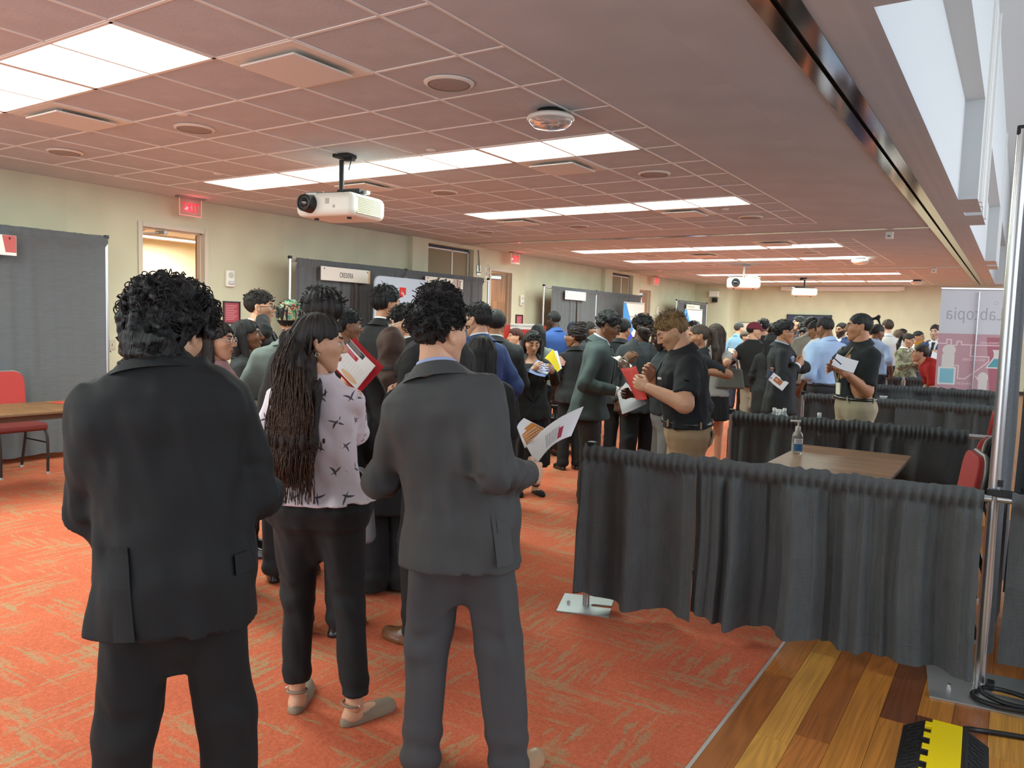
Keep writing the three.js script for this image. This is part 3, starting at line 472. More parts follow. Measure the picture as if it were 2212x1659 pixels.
// ---------- ceiling fittings ----------
{
  const spk = [[-2.944, -3.725, 'beside the near square vent'], [-5.396, -3.703, 'between the near vents and the exit sign'], [-7.3, -3.698, 'above the drape beside the doorway'], [-2.92, -6.771, 'past the second strip of lights, near the bare ceiling'], [-5.402, -6.798, 'behind the near projector'], [-7.3, -6.8, 'over the wall, before the sensor plates'], [-2.92, -9.85, 'past the third strip of lights'], [-5.4, -9.9, 'before the first partition track, mid-ceiling'], [-7.118, -10.0, 'before the first partition track, over the parked panels'], [-3.2, -14.5, 'between the two strips past the first track'], [-6.2, -14.4, 'between the strips past the first track, nearer the wall'], [-5.9, -16.9, 'over the middle projector']];
  for (const [x, z, l] of spk) {
    const t = thing('ceiling_speaker', 'round white ceiling speaker ' + l, 'speaker', [x, CEIL, z]);
    put('grille', lathe([[0.001, -0.022], [0.07, -0.021], [0.115, -0.016], [0.135, -0.01]]), std('#a79f99', 0.9, { bumpMap: grainTex, bumpScale: 0.002 }), t); put('rim', lathe([[0.128, -0.016], [0.15, -0.008], [0.152, 0.0], [0.13, 0.0]]), M.plastic, t);
  }
  const vents = [[-3.526, -3.076, 'beside the near light panels'], [-5.966, -3.076, 'between the near light panels and the exit sign'], [-3.526, -6.126, 'past the second strip of lights'], [-5.966, -6.126, 'just behind the near projector'], [-3.526, -9.176, 'past the third strip of lights'], [-5.966, -9.176, 'past the third strip of lights, nearer the left wall'], [-3.4, -12.9, 'just past the first partition track'], [-5.2, -14.6, 'between the strips past the first track']];
  for (const [x, z, l] of vents) {
    const t = thing('air_vent', 'square white plaque air vent ' + l, 'vent', [x, CEIL, z]);
    put('frame', [box(0.6, 0.006, 0.06, 0, -0.004, 0.27), box(0.6, 0.006, 0.06, 0, -0.004, -0.27), box(0.06, 0.006, 0.48, 0.27, -0.004, 0), box(0.06, 0.006, 0.48, -0.27, -0.004, 0)], M.plastic, t);
    put('throat', box(0.5, 0.003, 0.5, 0, -0.0022, 0), M.plastic, t);
    const g = rbox(0.44, 0.012, 0.44, 0.005, 0, -0.03, 0); put('plaque', g, M.white, t);
    put('hanger', [cyl(0.006, 0.006, 0.03, 0.15, -0.014, 0.15, 8), cyl(0.006, 0.006, 0.03, -0.15, -0.014, 0.15, 8), cyl(0.006, 0.006, 0.03, 0.15, -0.014, -0.15, 8), cyl(0.006, 0.006, 0.03, -0.15, -0.014, -0.15, 8)], M.steel, t);
  }
  const domes = [[-2.705, -4.518, 'hanging below the near ceiling tiles'], [-2.6, -15.9, 'at the end of the strip above the middle projector'], [-2.3, -22.6, 'at the end of the furthest light strip']];
  for (const [x, z, l] of domes) {
    const t = thing('dome_access_point', 'white round clear-domed ceiling unit ' + l, 'ceiling unit', [x, CEIL, z]);
    put('mount', cyl(0.09, 0.1, 0.035, 0, -0.018, 0), M.black, t); put('body', lathe([[0.001, -0.03], [0.13, -0.032], [0.155, -0.045], [0.16, -0.06], [0.15, -0.07], [0.14, -0.07]]), M.plastic, t);
    put('dome', lathe([[0.145, -0.066], [0.14, -0.085], [0.11, -0.11], [0.05, -0.122], [0.001, -0.124]]), phys('#dcd5d0', 0.08, { transmission: 0.55, thickness: 0.01, ior: 1.45 }), t);
  }
  const spr = [[-2.9, -4.89, 'beside the domed ceiling unit'], [-5.1, -3.4, 'between the near vents'], [-6.9, -5.0, 'above the lit exit sign'], [-6.6, -9.5, 'before the first partition track'], [-3.0, -9.1, 'beside the third strip of lights'], [-4.2, -5.1, 'next to the near projector mount']];
  for (const [x, z, l] of spr) { const t = thing('sprinkler_plate', 'small round white sprinkler cover plate ' + l, 'sprinkler', [x, CEIL, z]); put('plate', lathe([[0.001, -0.012], [0.036, -0.011], [0.042, -0.006], [0.042, 0]], 20), M.plastic, t); put('gap', cyl(0.034, 0.034, 0.006, 0, -0.003, 0), M.black, t); }
  // sensors hanging by the track
  for (const [x, z, l] of [[-1.6, -11.95, 'below the first partition track'], [-1.6, -18.7, 'below the second partition track']]) { const t = thing('ceiling_sensor', 'small white ceiling sensor box just ' + l, 'sensor', [x, CEIL, z]); put('box', rbox(0.1, 0.1, 0.06, 0.008, 0, -0.05, 0), M.plastic, t); put('eye', cyl(0.018, 0.018, 0.01, 0, -0.06, 0.034).rotateX(0), M.black, t); }
}
function projector(label, pos, turn, size, drop, dark) {
  const t = thing('projector', label, 'projector', pos, turn), s = size;
  const w = 0.52 * s, d = 0.44 * s, h = 0.17 * s, y = -drop - h / 2;
  put('pole', cyl(0.022, 0.022, drop - 0.05, 0, -drop / 2 - 0.02, 0), dark ? M.black : M.plastic, t);
  put('ceiling_plate', [rbox(0.16, 0.03, 0.14, 0.006, 0.03, -0.014, 0), box(0.09, 0.03, 0.05, 0.08, -0.04, 0), rod([0.1, -0.05, 0], [0.09, -0.14, 0.02], 0.005)], dark ? M.black : M.steel, t);
  put('bracket', [rbox(0.3 * s, 0.02, 0.22 * s, 0.004, 0, -drop + 0.012, 0), rod([-0.22 * s, -drop + 0.018, 0.1], [0.2 * s, -drop + 0.026, -0.05], 0.012), box(0.2 * s, 0.035, 0.06, 0.12 * s, -drop + 0.03, 0.06)], dark ? M.black : M.steel, t);
  put('arm', [rod([-0.24 * s, -drop + 0.02, 0.12], [-0.1 * s, -drop + 0.02, 0.1], 0.014), rbox(0.1 * s, 0.03, 0.05, 0.004, 0.21 * s, -drop + 0.02, 0.02)], M.steel, t);
  const b = put('body', rbox(w, h, d, 0.05 * s, 0, y, 0, 5), M.plastic, t);
  put('lens', [new THREE.CylinderGeometry(0.062 * s, 0.07 * s, 0.09 * s, 28).rotateX(Math.PI / 2).translate(-0.12 * s, y + 0.005, d / 2 + 0.02 * s)], M.black, b);
  put('lens_ring', [new THREE.TorusGeometry(0.055 * s, 0.008 * s, 8, 28).translate(-0.12 * s, y + 0.005, d / 2 + 0.066 * s)], M.blackGloss, b);
  put('lens_glass', new THREE.SphereGeometry(0.05 * s, 20, 12, 0, Math.PI * 2, 0, 1).rotateX(Math.PI / 2).translate(-0.12 * s, y + 0.005, d / 2 + 0.03 * s), phys('#0a0d16', 0.05, { clearcoat: 1 }), b);
  const slots = []; for (let i = 0; i < 9; i++) for (let j = 0; j < 12; j++) slots.push(box(0.004, 0.006 * s, 0.017 * s, w / 2 + 0.0005, y + (-0.05 + i * 0.0125) * s, (-0.13 + j * 0.024) * s));
  const v = put('vent_slots', slots, std('#8b8571', 0.7), b); put('vent_panel', rbox(0.006, 0.125 * s, 0.31 * s, 0.002, w / 2 - 0.002, y, 0), std('#d8d2b4', 0.5), b);
  put('sensor', box(0.035 * s, 0.04 * s, 0.004, 0.04 * s, y + 0.02 * s, d / 2), std('#b5b0a4', 0.5), b); put('button', cyl(0.012 * s, 0.012 * s, 0.004).rotateX(Math.PI / 2).translate(0.1 * s, y - 0.02 * s, d / 2), std('#b5b0a4', 0.5), b);
  put('foot', [cyl(0.02, 0.02, 0.02, 0.15 * s, y - h / 2 - 0.004, 0.1 * s), cyl(0.02, 0.02, 0.02, -0.15 * s, y - h / 2 - 0.004, 0.1 * s)], M.black, b);
}
projector('white ceiling projector on a black pole, hung before the second strip of lights', [-5.06, CEIL, -4.92], 0.15, 1.16, 0.36, true);
projector('white ceiling projector facing the room between the middle light strips', [-5.12, CEIL, -17.0], 0.3, 1.35, 0.3, false);
projector('white ceiling projector hung closest to the back wall', [-4.85, CEIL, -21.5], Math.PI + 0.3, 1.2, 0.28, true);
{ const t = thing('screen_housing', 'long white projection screen housing on the back wall under the ceiling', 'screen', [0, 0, -25.35]); put('case', rbox(3.5, 0.13, 0.16, 0.02, -4.65, 2.92, 0), M.plastic, t); put('end_cap', [rbox(0.02, 0.14, 0.17, 0.004, -6.4, 2.92, 0), rbox(0.02, 0.14, 0.17, 0.004, -2.9, 2.92, 0)], M.white, t); put('pull_bar', rbox(3.3, 0.02, 0.03, 0.006, -4.65, 2.845, 0), M.white, t); }

// ---------- wall fittings ----------
function exitSign(x, z, label, letters) {
  const t = thing('exit_sign', label, 'exit sign', [x, CEIL, z], 0.0);
  put('canopy', rbox(0.1, 0.02, 0.36, 0.004, 0, -0.01, 0), std('#8d8782', 0.4, { metalness: 0.5 }), t);
  put('panel', box(0.008, 0.2, 0.3, 0, -0.125, 0), phys('#ece4df', 0.08, { transmission: 0.85, thickness: 0 }), t);
  const tex = canvasTex(384, 256, (c, w, h) => { c.fillStyle = '#000'; c.fillRect(0, 0, w, h); c.fillStyle = '#fff'; c.save(); c.translate(w / 2, h * 0.53); c.scale(0.86, 1.25); c.font = 'bold 170px sans-serif'; c.textAlign = 'center'; c.textBaseline = 'middle'; c.fillText('EXIT', 0, 0); c.restore(); });
  const g = new THREE.PlaneGeometry(0.29, 0.19).rotateY(Math.PI / 2).translate(0.0045, -0.125, 0);
  put('letters', g, new THREE.MeshStandardMaterial({ color: 0xd81c34, emissive: new THREE.Color(1, 0.02, 0.06), emissiveIntensity: 0.75, alphaMap: tex, transparent: true, alphaTest: 0.4, roughness: 0.4 }), t);
  put('lit_edge', [box(0.01, 0.006, 0.3, 0, -0.227, 0), box(0.009, 0.2, 0.004, 0, -0.125, 0.15), box(0.009, 0.2, 0.004, 0, -0.125, -0.15)], new THREE.MeshStandardMaterial({ color: 0xff8c8c, emissive: new THREE.Color(1, 0.25, 0.25), emissiveIntensity: 0.5 }), t);
  const l = new THREE.PointLight(new THREE.Color(1, 0.12, 0.15), 0.05, 3); l.position.set(x + 0.08, CEIL - 0.13, z); l.castShadow = true; scene.add(l);
}
exitSign(-8.62, -5.86, 'red EXIT sign above the open doorway');
exitSign(-8.62, -13.2, 'red EXIT sign above the wooden door past the CREDERA drape');
exitSign(-8.62, -20.5, 'red EXIT sign closest to the back wall');
const onWall = (name, label, cat, y, z) => thing(name, label, cat, [WALL_X, y, z]);
for (const [z, l] of [[-6.58, 'beside the open doorway'], [-13.8, 'past the wooden door near the red board'], [-21.15, 'closest to the back wall']]) {
  const t = onWall('fire_alarm_strobe', 'white wall fire alarm strobe ' + l, 'fire alarm', 2.05, z);
  put('case', rbox(0.05, 0.22, 0.13, 0.015, 0.025, 0, 0), M.plastic, t); put('speaker_grille', new THREE.CylinderGeometry(0.04, 0.04, 0.008, 24).rotateZ(Math.PI / 2).translate(0.052, 0.045, 0), std('#c9c4b6', 0.8), t);
  put('strobe_lens', rbox(0.03, 0.05, 0.09, 0.012, 0.055, -0.055, 0), phys('#e8eaec', 0.08, { transmission: 0.5, thickness: 0.01 }), t);
}
{
  const t = onWall('light_switch', 'small metal light switch plate between the drape and doorway', 'switch', 1.18, -4.99); put('plate', rbox(0.008, 0.12, 0.075, 0.003, 0.004, 0, 0), std('#c2b8a2', 0.4, { metalness: 0.4 }), t); put('toggle', rbox(0.02, 0.025, 0.012, 0.003, 0.014, 0.004, 0), M.plastic, t);
  for (const [y, z, l] of [[1.6, -6.62, 'red framed notice on the wall beside the open doorway'], [1.6, -13.75, 'red framed notice on the wall above the red board']]) { const f = onWall('framed_notice', l, 'notice', y, z); put('frame', [box(0.02, 0.3, 0.018, 0.01, 0, 0.125), box(0.02, 0.3, 0.018, 0.01, 0, -0.125), box(0.02, 0.018, 0.25, 0.01, 0.141, 0), box(0.02, 0.018, 0.25, 0.01, -0.141, 0)], std('#2a1216', 0.4), f); put('sheet', box(0.006, 0.27, 0.235, 0.006, 0, 0), printed(1, 1, canvasTex(128, 160, (c, w, h) => { c.fillStyle = '#a84550'; c.fillRect(0, 0, w, h); c.fillStyle = '#d99aa0'; for (let i = 0; i < 9; i++) c.fillRect(w * 0.12, h * (0.14 + i * 0.085), w * (0.76 - 0.1 * (i % 3)), 4); })), f); }
  const z = -12.1;
  const pl = onWall('cable_plate', 'steel wall plate with a hanging antenna rod by the parked panels', 'wall plate', 2.56, -12.1); put('plate', rbox(0.012, 0.2, 0.12, 0.003, 0.11, 0, 0), M.steel, pl); put('antenna', rod([0.12, -0.02, -0.02], [0.13, 0.38, 0.05], 0.008), M.black, pl); put('bar', box(0.01, 0.02, 0.1, 0.122, -0.04, 0), M.black, pl);
  const p2 = onWall('cable_plate', 'steel wall plate with a loose coil of white cable over the door', 'wall plate', 2.58, -12.45); put('plate', rbox(0.012, 0.3, 0.14, 0.003, 0.01, 0, 0), M.steel, p2); put('cable_coil', tube([[0.02, 0.1, 0], [0.06, 0.12, -0.08], [0.06, 0.02, -0.12], [0.04, -0.06, -0.05], [0.07, 0.03, 0.01], [0.06, 0.1, -0.09], [0.05, -0.02, -0.1], [0.04, -0.1, -0.03]], 0.008, 60), M.plastic, p2);
  const cb = thing('wall_camera_box', 'white wall box with dark camera on the far corner pier', 'camera', [-8.2, 2.62, -24.24]); put('box', rbox(0.3, 0.18, 0.12, 0.01, 0, 0.06, 0.06), M.plastic, cb); put('camera', rbox(0.16, 0.14, 0.1, 0.01, 0.03, -0.13, 0.06), M.black, cb);
  const bd = thing('wall_screen', 'dark blue wall screen on the back wall above the heads', 'screen', [-5.55, 1.72, -25.46]); put('panel', rbox(1.3, 0.74, 0.05, 0.01), std('#2b3050', 0.4), bd); put('bezel', [box(1.34, 0.03, 0.06, 0, 0.37, 0), box(1.34, 0.03, 0.06, 0, -0.37, 0), box(0.03, 0.77, 0.06, 0.66, 0, 0), box(0.03, 0.77, 0.06, -0.66, 0, 0)], M.black, bd); put('print', new THREE.PlaneGeometry(0.4, 0.2).translate(0.25, 0.16, 0.027), printed(1, 1, canvasTex(128, 64, (c, w, h) => { c.fillStyle = '#2b3050'; c.fillRect(0, 0, w, h); c.fillStyle = '#d6d9e2'; c.beginPath(); c.moveTo(10, 54); c.lineTo(40, 14); c.lineTo(60, 40); c.lineTo(86, 20); c.lineTo(118, 54); c.fill(); })), bd);
  const fr = thing('easel_board', 'narrow white framed board on the far wall near the corner pier', 'board', [-7.6, 1.25, -25.45]); put('board', box(0.5, 1.1, 0.02), M.white, fr); put('frame', [box(0.02, 1.14, 0.03, -0.26, 0, 0), box(0.02, 1.14, 0.03, 0.26, 0, 0), box(0.54, 0.02, 0.03, 0, 0.56, 0), box(0.54, 0.02, 0.03, 0, -0.56, 0)], std('#6e6656', 0.5), fr);
}

// ---------- furniture ----------
const laminate = (a, b, c0) => std('#ffffff', 0.42, { map: dataTex(256, (i, j) => { const l = 1 + 0.14 * noise3(i / 90, j / 5, 3) + 0.07 * noise3(i / 12, j / 2, 6) + 0.03 * (h3(i, j, 1) - 0.5); return [clamp(a * l, 0, 255), clamp(b * l, 0, 255), clamp(c0 * l, 0, 255)]; }, true) });
M.laminate = laminate(132, 100, 76);
function table(label, x0, x1, z0, z1, mat = M.laminate, cloth) {
  const cx = (x0 + x1) / 2, cz = (z0 + z1) / 2, w = x1 - x0, d = z1 - z0, t = thing('folding_table', label, 'table', [cx, 0, cz]);
  put('tabletop', uvBox(rbox(w, 0.024, d, 0.008, 0, 0.728, 0), 1.2), mat, t);
  put('edge_band', [box(w + 0.003, 0.016, 0.004, 0, 0.728, d / 2), box(w + 0.003, 0.016, 0.004, 0, 0.728, -d / 2), box(0.004, 0.016, d, w / 2, 0.728, 0), box(0.004, 0.016, d, -w / 2, 0.728, 0)], std('#6d5640', 0.5), t);
  put('apron', box(w - 0.1, 0.05, d - 0.1, 0, 0.692, 0), std('#53402f', 0.6), t);
  for (const sx of [-1, 1]) for (const sz of [-1, 1]) put('leg', rod([sx * (w / 2 - 0.1), 0, sz * (d / 2 - 0.1)], [sx * (w / 2 - 0.1), 0.69, sz * (d / 2 - 0.1)], 0.014), M.black, t);
  if (cloth) put('table_cover', [rbox(w + 0.02, 0.012, d + 0.02, 0.004, 0, 0.747, 0), box(w + 0.02, 0.6, 0.01, 0, 0.44, d / 2 + 0.006), box(w + 0.02, 0.6, 0.01, 0, 0.44, -d / 2 - 0.006), box(0.01, 0.6, d + 0.02, w / 2 + 0.006, 0.44, 0), box(0.01, 0.6, d + 0.02, -w / 2 - 0.006, 0.44, 0)], cloth, t);
}
table('brown folding table in front of the tall drape by the doorway', -7.36, -6.6, -4.0, -2.17, laminate(122, 84, 50));
table('empty brown table holding only the hand sanitizer bottle', -1.29, -0.565, -5.98, -4.83, laminate(150, 116, 90));
const blackCloth = phys('#2c2d2e', 0.9, { sheen: 0.3 });
table('black covered table with water bottles in front of the man with the topknot', -1.98, -0.5, -6.86, -6.4, M.laminate, blackCloth);
table('black covered table with a clear cup behind the second drape fence', -1.85, -0.4, -10.6, -9.9, M.laminate, blackCloth);
table('black covered table beside the leaning man in red', -1.38, -1.02, -12.7, -12.2, M.laminate, blackCloth);
table('grey-brown table past the tall silver pole with the black bag', 0.06, 1.4, -5.1, -4.35, laminate(140, 118, 104));
function chair(label, x, z, turn) { // banquet chair, faces local +z
  const t = thing('banquet_chair', label, 'chair', [x, 0, z], turn);
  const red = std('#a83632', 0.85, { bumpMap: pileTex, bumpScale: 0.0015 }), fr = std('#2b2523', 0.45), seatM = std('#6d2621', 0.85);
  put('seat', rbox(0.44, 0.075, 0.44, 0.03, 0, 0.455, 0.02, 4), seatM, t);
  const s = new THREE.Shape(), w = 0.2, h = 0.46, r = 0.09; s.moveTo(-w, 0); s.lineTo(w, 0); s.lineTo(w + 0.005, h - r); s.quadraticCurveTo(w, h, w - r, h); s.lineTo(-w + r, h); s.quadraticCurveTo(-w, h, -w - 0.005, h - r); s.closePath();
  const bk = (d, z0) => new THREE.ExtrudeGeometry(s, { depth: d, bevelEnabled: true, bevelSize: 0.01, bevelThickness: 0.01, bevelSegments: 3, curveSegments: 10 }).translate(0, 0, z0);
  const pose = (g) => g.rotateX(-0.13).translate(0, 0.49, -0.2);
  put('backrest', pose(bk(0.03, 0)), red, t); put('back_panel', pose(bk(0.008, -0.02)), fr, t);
  const c = []; for (let i = 0; i <= 24; i++) { const u = s.getPointAt(i / 24 * 0.998); if (i > 2) c.push(V3(u.x * 1.04, u.y * 1.02 + 0.004, 0.0)); }
  put('back_frame', pose(tube(c, 0.012, 70, 8)), std('#7f7d78', 0.4, { metalness: 0.5 }), t);
  for (const sx of [-1, 1]) { put('leg', tube([[sx * 0.2, 0.44, 0.2], [sx * 0.205, 0.36, 0.23], [sx * 0.205, 0.02, 0.235]], 0.014, 16), fr, t); put('leg', tube([[sx * 0.2, 0.52, -0.19], [sx * 0.2, 0.4, -0.17], [sx * 0.2, 0.02, -0.27]], 0.014, 16), fr, t); put('glide', [cyl(0.016, 0.018, 0.02, sx * 0.205, 0.01, 0.235), cyl(0.016, 0.018, 0.02, sx * 0.2, 0.01, -0.272)], M.steel, t); put('stretcher', rod([sx * 0.205, 0.3, 0.235], [sx * 0.2, 0.3, -0.19], 0.008), fr, t); }
}
chair('red padded banquet chair behind the brown table by the doorway', -7.95, -3.5, Math.PI / 2);
chair('red padded chair just behind the tall silver pole, by the empty table', -0.38, -4.72, -Math.PI / 2 + 0.2);
chair('red padded chair at the far end of the empty table', -0.36, -5.55, -Math.PI / 2 - 0.1);
chair('red padded chair in the booth behind the second drape fence', -0.36, -7.6, -Math.PI / 2);
{ // hand sanitizer
  const p = hitY(1721, 979, 0.74), t = thing('sanitizer_bottle', 'clear pump bottle of hand sanitizer with blue label on brown table', 'bottle', [p.x, 0.741, p.z], 0.5);
  put('bottle', lathe([[0.001, 0.002], [0.034, 0.002], [0.037, 0.008], [0.037, 0.115], [0.033, 0.135], [0.018, 0.152], [0.016, 0.16], [0.001, 0.16]]), phys('#f1f6f4', 0.06, { transmission: 0.85, thickness: 0.02, ior: 1.4 }), t);
  put('label_print', new THREE.CylinderGeometry(0.0376, 0.0376, 0.085, 24, 1, true, -0.9, 1.8).translate(0, 0.062, 0), printed(1, 1, canvasTex(128, 128, (c, w, h) => { c.fillStyle = '#eef2f3'; c.fillRect(0, 0, w, h); c.fillStyle = '#3f7fb8'; c.fillRect(0, h * 0.42, w, h); c.fillStyle = '#6f8796'; for (let i = 0; i < 3; i++) c.fillRect(w * 0.2, h * (0.1 + i * 0.1), w * 0.6, 4); })), t);
  put('pump', [cyl(0.017, 0.018, 0.025, 0, 0.172, 0), cyl(0.006, 0.006, 0.04, 0, 0.2, 0), rbox(0.07, 0.012, 0.018, 0.005, -0.018, 0.222, 0)], M.white, t);
}
function bottle(px, py, label, group, h = 0.2, zoff = 0) {
  const p = hitY(px, py, 0.753 + h), t = thing('water_bottle', label, 'bottle', [p.x, 0.754, p.z + zoff], 0, group);
  put('bottle', lathe([[0.001, 0], [0.03, 0.002], [0.031, 0.06], [0.028, 0.08], [0.031, 0.1], [0.031, h - 0.065], [0.013, h - 0.025], [0.013, h - 0.016], [0.001, h - 0.016]], 18), phys('#eef3f5', 0.06, { transmission: 0.8, thickness: 0.02, ior: 1.33 }), t);
  put('label_band', cyl(0.0318, 0.0318, 0.05, 0, 0.11, 0, 18), std('#dfe3e6', 0.5), t); put('cap', cyl(0.0145, 0.0145, 0.022, 0, h - 0.008, 0, 14), M.white, t);
}
const LB = 'white capped water bottle standing in the close cluster on the black table';
bottle(1673, 882, LB, 'clustered water bottles'); bottle(1681, 885, LB, 'clustered water bottles'); bottle(1688, 886, LB, 'clustered water bottles'); bottle(1695, 883, LB, 'clustered water bottles');
bottle(1770, 893, 'single white capped water bottle standing apart on the black table');
{
  const b3 = [[1809, 840, 'water bottle behind the drape, at the hip of the man with the topknot'], [1952, 818, 'clear water bottle on the table in front of the leaning man in red']];
  for (const [px, py, l] of b3) { const p = hitZ(px, py, px < 1900 ? -10.1 : -12.45), t = thing('water_bottle', l, 'bottle', [p.x, 0.754, p.z]); put('bottle', lathe([[0.001, 0], [0.032, 0.002], [0.032, 0.14], [0.013, 0.185], [0.001, 0.19]], 16), phys('#e4edf2', 0.06, { transmission: 0.8, thickness: 0.02 }), t); put('cap', cyl(0.0145, 0.0145, 0.022, 0, 0.195, 0, 12), M.white, t); }
  const p = hitZ(1908, 862, -10.0), t = thing('clear_cup', 'clear plastic cup on the covered table behind the topknot man', 'cup', [p.x, 0.754, p.z]); put('wall', lathe([[0.001, 0.002], [0.03, 0.002], [0.042, 0.09], [0.04, 0.09], [0.028, 0.006], [0.001, 0.006]], 18), phys('#f2f6f8', 0.05, { transmission: 0.85, thickness: 0.002 }), t); put('rim', new THREE.TorusGeometry(0.042, 0.003, 6, 20).rotateX(Math.PI / 2).translate(0, 0.09, 0), M.white, t);
  const b = thing('shoulder_bag', 'black leather bag lying on the table past the tall pole', 'bag', [0.24, 0.742, -4.55], 0.4); put('body', rbox(0.34, 0.09, 0.24, 0.04, 0, 0.046, 0, 4), phys('#17181a', 0.3, { clearcoat: 0.4 }), b); put('flap', rbox(0.35, 0.02, 0.18, 0.009, 0, 0.09, 0.03, 3), M.blackGloss, b); put('strap', tube([[-0.17, 0.06, 0], [-0.2, 0.02, 0.12], [-0.05, 0.012, 0.2], [0.15, 0.012, 0.17], [0.17, 0.06, 0]], 0.009, 40), M.blackGloss, b);
}
{ // red tri-fold board on a table in the crowd
  const t = thing('display_board', 'red display board with white scalloped border beyond the crowd', 'display board', [-6.6, 0.742, -10.4], 0.75); t.scale.setScalar(0.62); t.scale.y = 1.1;
  put('panel', box(0.7, 0.72, 0.02, 0, 0.37, 0), std('#c22f28', 0.7), t); put('side_panel', [box(0.3, 0.72, 0.02).rotateY(0.9).translate(-0.44, 0.37, 0.12), box(0.3, 0.72, 0.02).rotateY(-0.9).translate(0.44, 0.37, 0.12)], std('#c22f28', 0.7), t);
  const sc = []; for (let i = 0; i < 12; i++) sc.push(new THREE.CylinderGeometry(0.035, 0.035, 0.012, 14).rotateX(Math.PI / 2).translate(-0.32 + i * 0.058, 0.7, 0.014)); sc.push(box(0.7, 0.05, 0.012, 0, 0.725, 0.014)); put('scalloped_border', sc, M.white, t);
  put('poster', [box(0.3, 0.3, 0.006, -0.05, 0.42, 0.014)], std('#55505c', 0.7), t);
  table('narrow table under the red display board', -6.95, -6.25, -10.75, -10.05, M.laminate, blackCloth);
}
{ // cable ramp, cables
  const t = thing('cable_ramp', 'black rubber cable ramp with yellow lid on the wood floor', 'cable ramp', [-0.12, 0.001, -2.93], 0.03);
  const rub = std('#1d1d1e', 0.6), pr = new THREE.Shape(); // cross profile along x
  pr.moveTo(-0.145, 0); pr.lineTo(-0.07, 0.042); pr.lineTo(0.07, 0.042); pr.lineTo(0.145, 0); pr.closePath();
  put('body', new THREE.ExtrudeGeometry(pr, { depth: 0.98, bevelEnabled: true, bevelSize: 0.002, bevelThickness: 0.002, bevelSegments: 1 }).translate(0, 0, -0.49), rub, t);
  const y = [], hs = new THREE.Shape(); hs.moveTo(0.055, -0.48); hs.lineTo(0.055, 0.48); hs.lineTo(-0.045, 0.48);
  for (let i = 0; i < 10; i++) { const z = 0.48 - i * 0.096; hs.lineTo(-0.045, z - 0.03); hs.lineTo(-0.068, z - 0.03); hs.lineTo(-0.068, z - 0.066); hs.lineTo(-0.045, z - 0.066); } hs.lineTo(-0.045, -0.48); hs.closePath();
  const lid = put('lid', new THREE.ExtrudeGeometry(hs, { depth: 0.012, bevelEnabled: true, bevelSize: 0.002, bevelThickness: 0.002, bevelSegments: 1 }).rotateX(Math.PI / 2).translate(0, 0.057, 0), std('#f2d405', 0.45), t);
  const tr = []; for (let i = 0; i < 30; i++) for (let j = 0; j < 2; j++) for (const s of [-1, 1]) { const k = j ? 0.35 : 0.7; const b = box(0.03, 0.005, 0.01).rotateY((i + j) % 2 ? 0.5 : -0.5).rotateZ(-s * 0.51).translate(s * (0.075 + 0.065 * (1 - k)), 0.003 + 0.042 * k * 0.98, -0.46 + i * 0.0315); tr.push(b); }
  put('tread', tr, std('#2b2c2d', 0.45), t);
  const hk = []; for (let i = 0; i < 9; i++) hk.push(rbox(0.03, 0.014, 0.04, 0.004, -0.06, 0.048, 0.435 - i * 0.096)); put('hinge_lug', hk, rub, t);
  const c = thing('power_cable', 'thick black cable coiled over the steel base plate of the tall pole', 'cable'); const pts = []; for (let i = 0; i <= 40; i++) { const a = 2.6 + i / 40 * 11; const r = 0.15 - 0.0012 * i; pts.push([0.085 + r * Math.cos(a), 0.022 + 0.0008 * i + 0.006 * Math.sin(a * 1.5), -3.86 - r * 0.66 * Math.sin(a)]); }
  put('coil', tube(pts, 0.0105, 260, 10), std('#161617', 0.4), c); put('plug', rbox(0.035, 0.035, 0.06, 0.008, 0.0, 0.05, -3.93), M.black, c);
  const d = thing('power_cable', 'black cable running from under the yellow-lidded ramp along the floor', 'cable'); put('cord', tube([[-0.1, 0.02, -3.35], [-0.075, 0.03, -3.46], [-0.03, 0.014, -3.52], [0.08, 0.012, -3.56], [0.3, 0.012, -3.62], [0.6, 0.012, -3.7]], 0.0105, 60, 10), std('#161617', 0.4), d); put('strain_relief', cyl(0.014, 0.014, 0.05).rotateX(1.3).translate(-0.085, 0.028, -3.43), M.black, d);
}
